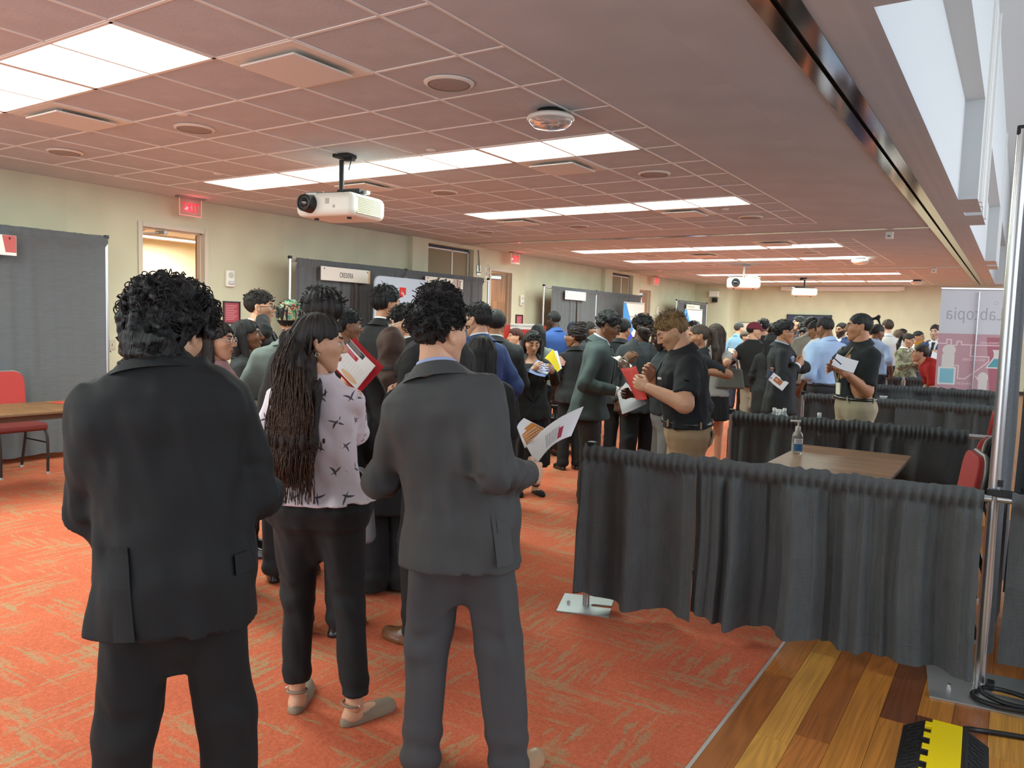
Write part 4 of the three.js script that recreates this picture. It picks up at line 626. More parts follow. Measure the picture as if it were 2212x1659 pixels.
{ // wheelchair parked in the crowd
  const p = hitY(1203, 978, 0), t = thing('power_wheelchair', 'black powered wheelchair parked among the students by the yellow folder', 'wheelchair', [p.x, 0, p.z], 2.3); t.scale.setScalar(0.85);
  const wheel = (r, w, x, z) => [new THREE.TorusGeometry(r - 0.025, 0.025, 8, 26).rotateY(Math.PI / 2).translate(x, r, z), new THREE.CylinderGeometry(r * 0.55, r * 0.55, w, 18).rotateZ(Math.PI / 2).translate(x, r, z)];
  put('wheel', wheel(0.17, 0.05, 0.27, -0.05), M.black, t); put('wheel', wheel(0.17, 0.05, -0.27, -0.05), M.black, t); put('caster', wheel(0.08, 0.04, 0.22, 0.38), M.black, t); put('caster', wheel(0.08, 0.04, -0.22, 0.38), M.black, t);
  put('chassis', rbox(0.42, 0.18, 0.6, 0.04, 0, 0.27, 0.05), M.blackGloss, t); put('seat', rbox(0.46, 0.09, 0.46, 0.03, 0, 0.5, 0.03), M.black, t); put('backrest', rbox(0.44, 0.5, 0.09, 0.03, 0, 0.8, -0.22), M.black, t);
  put('armrest', [rbox(0.06, 0.05, 0.34, 0.015, 0.27, 0.7, 0), rod([0.27, 0.5, -0.1], [0.27, 0.7, -0.1], 0.014)], M.black, t); put('armrest', [rbox(0.06, 0.05, 0.34, 0.015, -0.27, 0.7, 0), rod([-0.27, 0.5, -0.1], [-0.27, 0.7, -0.1], 0.014)], M.black, t);
  put('joystick', [cyl(0.012, 0.012, 0.08, 0.27, 0.77, 0.14), new THREE.SphereGeometry(0.02, 12, 8).translate(0.27, 0.82, 0.14)], M.black, t); put('footrest', [rod([0, 0.3, 0.33], [0, 0.12, 0.5], 0.018), rbox(0.34, 0.02, 0.2, 0.006, 0, 0.11, 0.55)], M.black, t);
  put('ribbon', [tube([[-0.27, 0.78, 0.1], [-0.3, 0.68, 0.14], [-0.26, 0.58, 0.13]], 0.02, 14), tube([[-0.27, 0.78, 0.1], [-0.24, 0.66, 0.16], [-0.29, 0.56, 0.18]], 0.018, 14)], std('#c5361f', 0.7), t);
}
// ---------- people: surfaces meshed from smooth distance fields ----------
function netMesh(f, lo, hi, c) { // naive surface nets with coarse skipping
  const nx = Math.ceil((hi[0] - lo[0]) / c) + 1, ny = Math.ceil((hi[1] - lo[1]) / c) + 1, nz = Math.ceil((hi[2] - lo[2]) / c) + 1;
  const V = new Float32Array(nx * ny * nz), id = (i, j, k) => (k * ny + j) * nx + i, B = 4, th = 7.5 * c;
  for (let k = 0; k < nz; k += B) for (let j = 0; j < ny; j += B) for (let i = 0; i < nx; i += B) {
    const d = f(lo[0] + (i + 1.5) * c, lo[1] + (j + 1.5) * c, lo[2] + (k + 1.5) * c), far = Math.abs(d) > th;
    for (let kk = k; kk < Math.min(k + B, nz); kk++) for (let jj = j; jj < Math.min(j + B, ny); jj++) for (let ii = i; ii < Math.min(i + B, nx); ii++)
      V[id(ii, jj, kk)] = far ? d : f(lo[0] + ii * c, lo[1] + jj * c, lo[2] + kk * c);
  }
  const P = [], I = [], vid = new Int32Array(nx * ny * nz).fill(-1), e = [[0, 1], [0, 2], [0, 4], [1, 3], [1, 5], [2, 3], [2, 6], [3, 7], [4, 5], [4, 6], [5, 7], [6, 7]];
  for (let k = 0; k < nz - 1; k++) for (let j = 0; j < ny - 1; j++) for (let i = 0; i < nx - 1; i++) {
    const o = id(i, j, k), v = [V[o], V[o + 1], V[o + nx], V[o + nx + 1], V[o + nx * ny], V[o + nx * ny + 1], V[o + nx * ny + nx], V[o + nx * ny + nx + 1]];
    let m = 0; for (let q = 0; q < 8; q++) if (v[q] < 0) m |= 1 << q;
    if (m === 0 || m === 255) continue;
    let x = 0, y = 0, z = 0, n = 0;
    for (const [a, b] of e) if ((v[a] < 0) !== (v[b] < 0)) { const t = v[a] / (v[a] - v[b]); x += lerp(a & 1, b & 1, t); y += lerp((a >> 1) & 1, (b >> 1) & 1, t); z += lerp(a >> 2, b >> 2, t); n++; }
    vid[o] = P.length / 3; P.push(lo[0] + (i + x / n) * c, lo[1] + (j + y / n) * c, lo[2] + (k + z / n) * c);
  }
  const quad = (a, b, d, g, flip) => { if (a < 0 || b < 0 || d < 0 || g < 0) return; flip ? I.push(a, b, d, a, d, g) : I.push(a, d, b, a, g, d); };
  for (let k = 1; k < nz - 1; k++) for (let j = 1; j < ny - 1; j++) for (let i = 1; i < nx - 1; i++) {
    const o = id(i, j, k), s = V[o] < 0;
    if (s !== V[o + 1] < 0) quad(vid[o - nx - nx * ny], vid[o - nx * ny], vid[o], vid[o - nx], s);
    if (s !== V[o + nx] < 0) quad(vid[o - 1 - nx * ny], vid[o - 1], vid[o], vid[o - nx * ny], s);
    if (s !== V[o + nx * ny] < 0) quad(vid[o - 1 - nx], vid[o - nx], vid[o], vid[o - 1], s);
  }
  const g = new THREE.BufferGeometry(); g.setAttribute('position', new THREE.Float32BufferAttribute(P, 3)); g.setIndex(I); g.computeVertexNormals(); return g;
}
const smin = (a, b, k) => { const h = Math.max(k - Math.abs(a - b), 0) / k; return Math.min(a, b) - h * h * k * 0.25; };
function cap(x, y, z, a, b, r1, r2) { // tapered capsule
  const bx = b[0] - a[0], by = b[1] - a[1], bz = b[2] - a[2], px = x - a[0], py = y - a[1], pz = z - a[2];
  let t = (px * bx + py * by + pz * bz) / (bx * bx + by * by + bz * bz + 1e-9); t = t < 0 ? 0 : t > 1 ? 1 : t;
  const dx = px - t * bx, dy = py - t * by, dz = pz - t * bz; return Math.sqrt(dx * dx + dy * dy + dz * dz) - (r1 + (r2 - r1) * t);
}
function ell(x, y, z, c, r) { const a = (x - c[0]) / r[0], b = (y - c[1]) / r[1], d = (z - c[2]) / r[2], q = Math.sqrt(a * a + b * b + d * d); return (q - 1) * Math.min(r[0], r[1], r[2]) * (q > 1 ? 1.1 : 1); }
function profile(rows, y) { // rows [y, half width, half depth, z shift] from low to high
  const n = rows.length; if (y <= rows[0][0]) return rows[0]; if (y >= rows[n - 1][0]) return rows[n - 1];
  let i = 0; while (rows[i + 1][0] < y) i++; const t = (y - rows[i][0]) / (rows[i + 1][0] - rows[i][0]), s = t * t * (3 - 2 * t) * 0.6 + t * 0.4, a = rows[i], b = rows[i + 1];
  return [y, lerp(a[1], b[1], s), lerp(a[2], b[2], s), lerp(a[3], b[3], s)];
}
function torsoD(rows, inf, x, y, z, n = 2.3) {
  const r = profile(rows, y), w = r[1] + inf, d = r[2] + inf, ax = Math.abs(x) / w, az = Math.abs(z - r[3]) / d, q = Math.pow(Math.pow(ax, n) + Math.pow(az, n), 1 / n);
  return Math.max((q - 1) * Math.min(w, d) * 0.95, (y - rows[rows.length - 1][0]) * 0.8, (rows[0][0] - y));
}
const BODY = {
  m: [[0.77, 0.03, 0.03, -0.01], [0.85, 0.15, 0.1, -0.01], [0.92, 0.172, 0.118, -0.012], [1.02, 0.158, 0.11, 0], [1.1, 0.155, 0.108, 0.005], [1.25, 0.172, 0.12, 0.008], [1.34, 0.18, 0.12, 0], [1.395, 0.168, 0.1, -0.01], [1.435, 0.13, 0.082, -0.016], [1.47, 0.085, 0.068, -0.018], [1.52, 0.056, 0.058, -0.014]],
  f: [[0.77, 0.03, 0.03, -0.015], [0.85, 0.155, 0.11, -0.015], [0.92, 0.178, 0.125, -0.02], [1.02, 0.142, 0.1, -0.005], [1.1, 0.128, 0.092, 0.004], [1.22, 0.142, 0.112, 0.016], [1.3, 0.15, 0.118, 0.016], [1.36, 0.15, 0.1, 0], [1.405, 0.138, 0.084, -0.01], [1.44, 0.1, 0.066, -0.016], [1.475, 0.06, 0.055, -0.016], [1.52, 0.046, 0.048, -0.012]],
};
// --- head ---
const HEAD = {};
function headGeo(sex, c) {
  const key = sex + c; if (HEAD[key]) return HEAD[key];
  const m = sex === 'm';
  const f = (x, y, z) => {
    const X = Math.abs(x);
    let d = ell(x, y, z, [0, 0.034, -0.016], [0.075, 0.086, 0.096]);
    d = smin(d, ell(x, y, z, [0, -0.04, 0.02], [0.057, 0.074, 0.068]), 0.04);
    d = smin(d, cap(X, y, z, [0.05, -0.045, 0.0], [0.012, m ? -0.1 : -0.098, 0.06], m ? 0.022 : 0.017, m ? 0.018 : 0.015), 0.03);
    d = smin(d, cap(X, y, z, [0.045, -0.016, 0.05], [0.05, -0.014, 0.03], 0.02, 0.02), 0.03);
    d = smin(d, cap(X, y, z, [0.0, 0.03, 0.079], [0.04, 0.03, 0.066], m ? 0.011 : 0.008, 0.008), 0.02);
    d = -smin(-d, ell(X, y, z, [0.032, 0.006, 0.1], [0.018, 0.013, 0.02]), 0.014);
    d = Math.min(d, Math.sqrt((X - 0.032) ** 2 + (y - 0.006) ** 2 + (z - 0.073) ** 2) - 0.0125);
    d = smin(d, cap(x, y, z, [0, 0.022, 0.084], [0, -0.022, 0.108], 0.007, 0.0105), 0.012);
    d = smin(d, Math.sqrt((X - 0.011) ** 2 + (y + 0.026) ** 2 + (z - 0.096) ** 2) - 0.0085, 0.008);
    d = smin(d, cap(X, y, z, [0, -0.052, 0.0905], [0.022, -0.055, 0.08], 0.0055, 0.003), 0.006);
    d = smin(d, cap(X, y, z, [0, -0.063, 0.0895], [0.02, -0.059, 0.08], 0.0062, 0.003), 0.006);
    let e = ell(X, y, z, [0.077, -0.004, -0.012 - 0.3 * (y + 0.004)], [0.009, 0.033, 0.021]); e = Math.max(e, -ell(X, y, z, [0.086, 0.0, -0.008], [0.007, 0.019, 0.011]));
    return smin(d, e, 0.006);
  };
  return HEAD[key] = netMesh(f, [-0.1, -0.135, -0.125], [0.1, 0.135, 0.13], c);
}
function faceColor(x, y, z, skin, o, out) {
  const X = Math.abs(x); let r = skin.r, g = skin.g, b = skin.b;
  const mix = (c, t) => { r = lerp(r, c[0], t); g = lerp(g, c[1], t); b = lerp(b, c[2], t); };
  if (z > 0.02) {
    const eye = Math.sqrt((X - 0.032) ** 2 + (y - 0.006) ** 2 + (z - 0.073) ** 2);
    if (eye < 0.0142 && z > 0.072) { if (!o.shut && Math.abs(y - 0.006) < 0.0065) mix(X > 0.027 && X < 0.037 ? [0.02, 0.012, 0.008] : [0.55, 0.52, 0.48], 1); else if (Math.abs(y - (o.shut ? 0.002 : 0.013)) < 0.0035) mix([0.03, 0.02, 0.015], 0.8); }
    if (cap(X, y, z, [0.016, 0.031, 0.088], [0.046, 0.034, 0.072], 0.0065, 0.0045) < 0) mix(o.brow ?? [0.03, 0.02, 0.015], 0.85);
    const lip = Math.min(cap(X, y, z, [0, -0.052, 0.092], [0.02, -0.055, 0.082], 0.006, 0.004), cap(X, y, z, [0, -0.063, 0.091], [0.018, -0.06, 0.082], 0.0065, 0.004));
    if (lip < 0) { mix([skin.r * 0.78, skin.g * 0.5, skin.b * 0.5], 0.75); if (Math.abs(y + 0.0575) < 0.0022) mix([skin.r * 0.25, skin.g * 0.12, skin.b * 0.12], 0.8); }
  }
  if (o.beard && y < -0.022 - (X < 0.03 ? 0.012 : 0) + clamp((X - 0.045) * 1.2, 0, 0.03) && z > -0.02 && !(X < 0.024 && y > -0.068 && y < -0.047)) mix(o.beardCol, o.beard);
  out[0] = r; out[1] = g; out[2] = b;
}
// --- hands: wrist at origin, fingers along -y, palm faces -x, thumb forward (+z); mirrored for the right hand ---
const HANDS = {};
function handGeo(kind, c) {
  const key = kind + c; if (HANDS[key]) return HANDS[key];
  const curl = { relaxed: [0.3, 0.35, 0.3], grip: [0.55, 0.75, 0.5], flat: [0.12, 0.15, 0.12], fist: [1.2, 1.5, 1.0], open: [0.05, 0.1, 0.08] }[kind], B = [];
  [[0.031, 0.041, 0.0088], [0.0105, 0.046, 0.009], [-0.0105, 0.043, 0.0086], [-0.03, 0.034, 0.0078]].forEach(([z, L, r], i) => {
    let p = [0, -0.088 + (i === 3 ? 0.01 : i === 0 ? 0.004 : 0), z], a = 0; B.push([[0, -0.03, z * 0.72], p, 0.011, r]);
    [1, 0.62, 0.5].forEach((q, s) => { a += curl[s] * (1 + 0.08 * i); const l = L * q, n = [p[0] - Math.sin(a) * l, p[1] - Math.cos(a) * l, p[2] + (kind === 'open' ? z * 0.18 * q : z * 0.05)]; B.push([p, n, r * (1 - 0.08 * s), r * (0.93 - 0.08 * s)]); p = n; });
  });
  const k = kind === 'grip' || kind === 'fist' ? 1 : 0; let p = [-0.012, -0.03, 0.028];
  const th = k ? [[-0.028, -0.06, 0.05], [-0.038, -0.092, 0.046], [-0.036, -0.115, 0.038]] : [[-0.018, -0.058, 0.056], [-0.022, -0.09, 0.066], [-0.024, -0.112, 0.068]];
  th.forEach((n, s) => { B.push([p, n, 0.0125 - 0.0015 * s, 0.011 - 0.0012 * s]); p = n; });
  const f = (x, y, z) => {
    let d = smin(ell(x, y, z, [-0.002, -0.05, 0.0], [0.0155, 0.052, 0.041]), cap(x, y, z, [0, 0.05, 0], [0, -0.02, 0], 0.0275, 0.0245), 0.02);
    let fg = 1; for (const b of B) fg = Math.min(fg, cap(x, y, z, b[0], b[1], b[2], b[3])); return smin(d, fg, 0.007);
  };
  return HANDS[key] = netMesh(f, [-0.13, -0.225, -0.075], [0.05, 0.07, 0.1], c);
}
// --- shoes: ankle above origin on floor, toe towards +z ---
const SHOES = {};
function shoeGeo(kind, c) {
  const key = kind + c; if (SHOES[key]) return SHOES[key];
  const f = (x, y, z) => {
    const t = clamp((z + 0.075) / 0.27), w = 0.031 + 0.014 * Math.sin(Math.PI * clamp(t * 0.9 + 0.05)) * (t > 0.45 ? 1.05 : 0.75) - (t > 0.85 ? (t - 0.85) * 0.09 : 0), xo = 0.006 * Math.sin(t * 3);
    const q = Math.sqrt(((x - xo) / w) ** 2 + ((z - 0.06) / 0.138) ** 8);
    const sole = Math.max((q - 1) * w, Math.abs(y - 0.012) - 0.011);
    const hgt = kind === 'flat' ? lerp(0.052, 0.038, sstep(0.05, 0.55, t)) : kind === 'sneaker' ? lerp(0.09, 0.05, sstep(0.2, 0.95, t)) : lerp(0.085, 0.04, sstep(0.15, 0.8, t));
    const up = Math.max((Math.sqrt(((x - xo) / (w * 0.95)) ** 2 + ((z - 0.06) / 0.132) ** 6 + Math.max(0, (y - 0.02) / hgt) ** 2.4) - 1) * 0.03, 0.012 - y);
    let d = smin(sole, up, 0.006);
    if (kind === 'flat') d = Math.max(d, -ell(x, y, z, [0, 0.075, 0.0], [0.032, 0.05, 0.095]));
    return d;
  };
  return SHOES[key] = netMesh(f, [-0.07, -0.01, -0.1], [0.07, 0.115, 0.215], c);
}
// --- hair, in head space ---
const HAIR = {};
function tubesOf(list, r, seg = 12, n = 5) { return list.map(p => tube(p, r, seg, n)); }
function hairGeo(style, c, sd) {
  const key = style + c + '|' + sd; if (HAIR[key]) return HAIR[key];
  const S = { short: [0.012, 0.012, 0.004, 55], wavy: [0.02, 0.016, 0.009, 42], curly: [0.016, 0.016, 0.01, 60], bigcurly: [0.036, 0.018, 0.016, 44], quiff: [0.012, 0.026, 0.006, 50], buzz: [0.0045, 0.003, 0.0015, 90], fade: [0.006, 0.014, 0.003, 60], thick: [0.028, 0.02, 0.006, 30], long: [0.014, 0.006, 0.004, 40], longw: [0.018, 0.008, 0.006, 40], pony: [0.006, 0.004, 0.003, 55], bun: [0.006, 0.004, 0.003, 55], topknot: [0.003, 0.004, 0.002, 55], halfup: [0.01, 0.01, 0.003, 50], braids: [0.012, 0.01, 0.008, 45], locs: [0.012, 0.006, 0.005, 45] }[style];
  const kink = ['curly', 'bigcurly', 'wavy', 'buzz', 'braids'].includes(style), [vol, top, na, nf] = S, longish = ['long', 'longw', 'halfup', 'locs'].includes(style);
  const f = (x, y, z) => {
    const X = Math.abs(x), lon = Math.atan2(x, -z - 0.02), n = na * (kink ? noise3(x * nf + sd, y * nf, z * nf) + 0.5 * noise3(x * nf * 2.2, y * nf * 2.2 + sd, z * nf * 2.2) : noise3(lon * 11 + sd, y * 6 + z * 5, sd) + 0.6 * noise3(lon * 23, y * 9, sd + 4));
    const line = z > 0.03 ? lerp(0.062, 0.03, sstep(0.09, 0.03, z)) - (X > 0.045 ? 0.012 : 0) : lerp(0.03, style === 'bigcurly' ? -0.15 : -0.098, sstep(0.03, -0.055, z) * 0.55 + sstep(-0.02, -0.075, z) * 0.45);
    const tp = style === 'bigcurly' || longish ? 1 : 0.12 + 0.88 * sstep(0, z > 0.03 ? 0.025 : 0.075, y - line), bst = top * sstep(0.0, 0.09, y) * (style === 'quiff' ? 0.5 + 0.8 * sstep(-0.05, 0.08, z) : 1);
    const side = style === 'fade' || style === 'topknot' ? 0.7 * vol * sstep(0.03, -0.04, y) : 0;
    let d = ell(x, y, z, [0, 0.034, -0.016], [0.076 + vol * tp - side, 0.087 + bst, 0.097 + vol * tp - side * 0.7]);
    if (style === 'bigcurly') d = smin(d, ell(x, y, z, [0, -0.06, -0.07], [0.082, 0.085, 0.062]), 0.04);
    const fringe = style === 'wavy' || style === 'bigcurly' || style === 'thick' ? 0.02 : 0;
    d = Math.max(d, (line - fringe * (z > 0.02 ? 1 : 0.5) - y) * 0.85);
    // keep ears clear
    if (!longish && style !== 'bigcurly') d = Math.max(d, 0.028 - Math.sqrt(((X - 0.085) / 1.4) ** 2 + (y + 0.006) ** 2 + (z + 0.008) ** 2));
    if (style === 'long' || style === 'longw' || style === 'locs') {
      const back = cap(x * 0.62, y, z * 1.15, [0, 0.0, -0.09], [0, style === 'locs' ? -0.42 : -0.36, -0.115], 0.062, style === 'locs' ? 0.05 : 0.046);
      const sidel = cap(X, y, z, [0.077, 0.02, -0.02], [0.1, -0.26, -0.01], 0.025, 0.026);
      d = smin(d, Math.max(back, y - 0.05), 0.03); d = smin(d, sidel, 0.025);
    }
    if (style === 'halfup') { const back = cap(x * 0.8, y, z * 1.05, [0, -0.0, -0.085], [0.0, -0.14, -0.12], 0.06, 0.05); d = smin(d, back, 0.03); }
    if (style === 'pony') { d = smin(d, cap(x, y, z, [0, 0.05, -0.115], [0, 0.035, -0.155], 0.02, 0.026), 0.012); d = smin(d, cap(x, y, z, [0, 0.035, -0.155], [0, -0.12, -0.16], 0.03, 0.034), 0.02); d = smin(d, cap(x, y, z, [0, -0.12, -0.16], [0, -0.3, -0.13], 0.034, 0.01), 0.02); }
    if (style === 'bun') d = smin(d, ell(x, y, z, [0, 0.0, -0.125], [0.04, 0.04, 0.035]), 0.012);
    if (style === 'topknot') { d = smin(d, cap(x, y, z, [0, 0.075, -0.1], [0, 0.085, -0.135], 0.011, 0.015), 0.01); d = smin(d, ell(x, y, z, [0, 0.095, -0.15], [0.016, 0.02, 0.018]), 0.01); d = smin(d, cap(x, y, z, [0, 0.07, -0.15], [0, 0.035, -0.165], 0.012, 0.007), 0.01); }
    if (style === 'braids') d = smin(d, ell(x, y, z, [0, 0.03, -0.1], [0.066, 0.06, 0.06]), 0.02);
    return d - n;
  };
  const ext = longish ? -0.56 : style === 'pony' ? -0.34 : -0.16;
  let g = netMesh(f, [-0.17, ext, -0.26], [0.17, 0.19, 0.15], longish ? c * 1.15 : c);
  { // strand direction: around the head, then down
    const p = g.attributes.position, uv = new Float32Array(p.count * 2);
    for (let i = 0; i < p.count; i++) { const x = p.getX(i), y = p.getY(i), z = p.getZ(i); uv[2 * i] = Math.atan2(x, -z - 0.02) * 0.95; uv[2 * i + 1] = y > 0 ? Math.atan2(y - 0.03, Math.hypot(x, z)) * 0.3 : y * 2.5; }
    g.setAttribute('uv', new THREE.BufferAttribute(uv, 2));
  }
  const add = []; const R = (a, b) => rr(a, b);
  const dir = () => { const a = R(0, 6.283), u = R(style === 'bigcurly' ? -0.75 : -0.25, 1); const s = Math.sqrt(1 - u * u); return [Math.cos(a) * s, u, Math.sin(a) * s]; };
  if (style === 'bigcurly' || style === 'curly') { // loose springy curls lying on the mass
    const N = c < 0.0045 ? 520 : 80, L = [];
    for (let i = 0; i < N; i++) {
      const d = dir(); if (d[2] > 0.5 && d[1] < 0.45) continue; if (d[1] < -0.1 && d[2] > -0.2) continue; const e = 1.0 + R(-0.06, 0.07), b = [d[0] * (0.076 + vol) * e, 0.034 + d[1] * (0.087 + top) * e, -0.016 + d[2] * (0.097 + vol) * e];
      const ax = V3(R(-1, 1), R(-1, 1), R(-1, 1)).cross(V3(...d)).normalize(), bx = V3(...d), q = R(0.006, 0.014), tw = R(3, 7.5), dr = V3(...d).cross(ax).multiplyScalar(R(-0.025, 0.025)), pts = [];
      for (let s = 0; s <= 9; s++) { const a = s / 9 * tw; pts.push(V3(...b).addScaledVector(ax, q * Math.cos(a)).addScaledVector(bx, q * Math.sin(a)).addScaledVector(dr, s / 9)); } L.push(pts);
    }
    add.push(...tubesOf(L, c < 0.005 ? 0.0017 : 0.003, 16, 4));
  }
  if (style === 'halfup') { // long strands over the back
    const L = []; for (let i = 0; i < 40; i++) { const a = R(-1, 1), x0 = a * 0.066, len = R(0.2, 0.3), w = R(-0.02, 0.02), zz = R(-0.012, 0.016), pts = []; for (let s = 0; s <= 8; s++) { const t = s / 8; pts.push(V3(x0 * (1 + 1.05 * Math.sin(t * 2.3)) * (1 - 0.15 * t) + w * t * 1.6 + 0.011 * Math.sin(t * 9 + i * 0.7), 0.05 - len * t, -0.085 - 0.075 * Math.sqrt(t) + 0.05 * t * t * 0 - zz - 0.03 * (1 - Math.abs(a)) * Math.sin(t * 3))); } L.push(pts); }
    for (let i = 0; i < 60; i++) { const s0 = i % 2 ? 1 : -1, pts = [], len = R(0.25, 0.42), o = R(0, 0.02); for (let s = 0; s <= 7; s++) { const t = s / 7; pts.push(V3(s0 * (0.075 + 0.03 * t + o + 0.006 * Math.sin(t * 8 + i)), 0.03 - len * t, -0.04 - 0.02 * t + R(-0.002, 0.002))); } L.push(pts); }
    HAIR[key + 's'] = merge(tubesOf(L, 0.0021, 14, 4));
  }
  if (style === 'locs') { const L = []; for (let i = 0; i < 46; i++) { const a = R(-1, 1), len = R(0.3, 0.46); L.push([[a * 0.07, 0.06, -0.08], [a * 0.095, -0.04, -0.135 + 0.05 * a * a], [a * 0.1, -len * 0.6, -0.15], [a * 0.085, -len, -0.15]]); } add.push(...tubesOf(L, 0.006, 10, 5)); }
  if (style === 'braids') { const L = []; for (let i = 0; i < 16; i++) { const y = -0.05 + i * 0.011; const pts = []; for (let s = 0; s <= 8; s++) { const a = -1.9 + s / 8 * 3.8; pts.push([Math.sin(a) * 0.095, y + 0.06 + 0.02 * Math.sin(a + i), -0.03 - Math.cos(a) * 0.12]); } L.push(pts); } add.push(...tubesOf(L, 0.007, 16, 5)); }
  if ((style === 'quiff' || style === 'fade' || style === 'wavy' || style === 'thick' || style === 'short') && c < 0.0055) { // short locks give a broken outline
    const L = []; const N = c < 0.005 ? 260 : 110; for (let i = 0; i < N; i++) { const d = dir(); if (d[1] < 0.12) continue; const b = V3(d[0] * (0.074 + vol), 0.034 + d[1] * (0.085 + top * (style === 'quiff' ? 0.9 : 0.95)), -0.016 + d[2] * (0.095 + vol)); const dv = V3(R(-1, 1), R(-0.2, 0.6), R(-0.6, 0.9)).normalize(); const l = R(0.012, 0.03); L.push([b.clone().addScaledVector(dv, -l * 0.5), b.clone().addScaledVector(V3(...d), 0.006), b.clone().addScaledVector(dv, l).addScaledVector(V3(...d), R(0, 0.008))]); } add.push(...tubesOf(L, 0.0022, 6, 4));
  }
  if (add.length) g = merge([g, ...add]);
  return HAIR[key] = g;
}
function capGeo(c) { // baseball cap: crown and brim
  const f = (x, y, z) => { let d = Math.max(ell(x, y, z, [0, 0.03, -0.014], [0.09, 0.104, 0.112]), 0.028 - y + 0.12 * Math.max(0, -z - 0.02)); const q = Math.sqrt((x / 0.078) ** 2 + ((z - 0.09) / 0.085) ** 2); const br = Math.max((q - 1) * 0.07, Math.abs(y - 0.034 + 4.5 * x * x + 0.25 * (z - 0.09)) - 0.005, 0.06 - z); return Math.min(d, br); };
  return netMesh(f, [-0.12, -0.03, -0.15], [0.12, 0.16, 0.2], c);
}
function hijabGeo(c, drape = true) {
  const f = (x, y, z) => { let d = ell(x, y, z, [0, 0.02, -0.016], [0.094, 0.108, 0.114]); d = smin(d, cap(x, y, z, [0, -0.06, -0.015], [0, -0.2, -0.02], 0.082, 0.12), 0.05); d = smin(d, ell(x, y, z, [0, -0.24, -0.02], [0.18, 0.09, 0.13]), 0.06); d = Math.max(d, -ell(x, y, z, [0, -0.02, 0.1], [0.058, 0.088, 0.07])); return d + 0.004 * Math.sin(38 * y + 26 * x + 4 * noise3(x * 9, y * 9, z * 9)) + 0.003 * noise3(x * 30, y * 30, z * 30); };
  return netMesh(f, [-0.22, -0.36, -0.2], [0.22, 0.17, 0.16], c);
}
// --- a whole person ---
const matCache = {};
const cloth = (hex, rough = 0.85, sheen = 0.08) => matCache[hex + rough] ??= phys(hex, rough, { sheen, sheenRoughness: 0.5, sheenColor: C(hex).lerp(new THREE.Color(1, 1, 1), 0.25) });
const strandTone = dataTex(256, (i, j) => { const k = 190 + 60 * noise3(i / 2.1, j / 60, 2) + 30 * noise3(i / 9, j / 90, 5); return [k, k, k]; }, true), strandBump = dataTex(256, (i, j) => 0.5 + 0.4 * noise3(i / 1.8, j / 70, 3) + 0.3 * noise3(i / 6, j / 90, 8));
const hairMat = (hex) => matCache['h' + hex] ??= phys(C(hex).multiplyScalar(1.5), 0.58, { map: strandTone, bumpMap: strandBump, bumpScale: 0.004, sheen: 0.1 });
const skinMat = phys('#ffffff', 0.55, { vertexColors: true, sheen: 0.1, clearcoat: 0.05, clearcoatRoughness: 0.5 });
const leather = (hex) => matCache['l' + hex] ??= phys(hex, 0.35, { clearcoat: 0.4, clearcoatRoughness: 0.25 });
const SKIN = { pale: '#dcae94', light: '#cf9c7c', tan: '#b57f5c', olive: '#a8744f', brown: '#84573a', dark: '#573725', deep: '#3d271b' };
const D2R = Math.PI / 180;
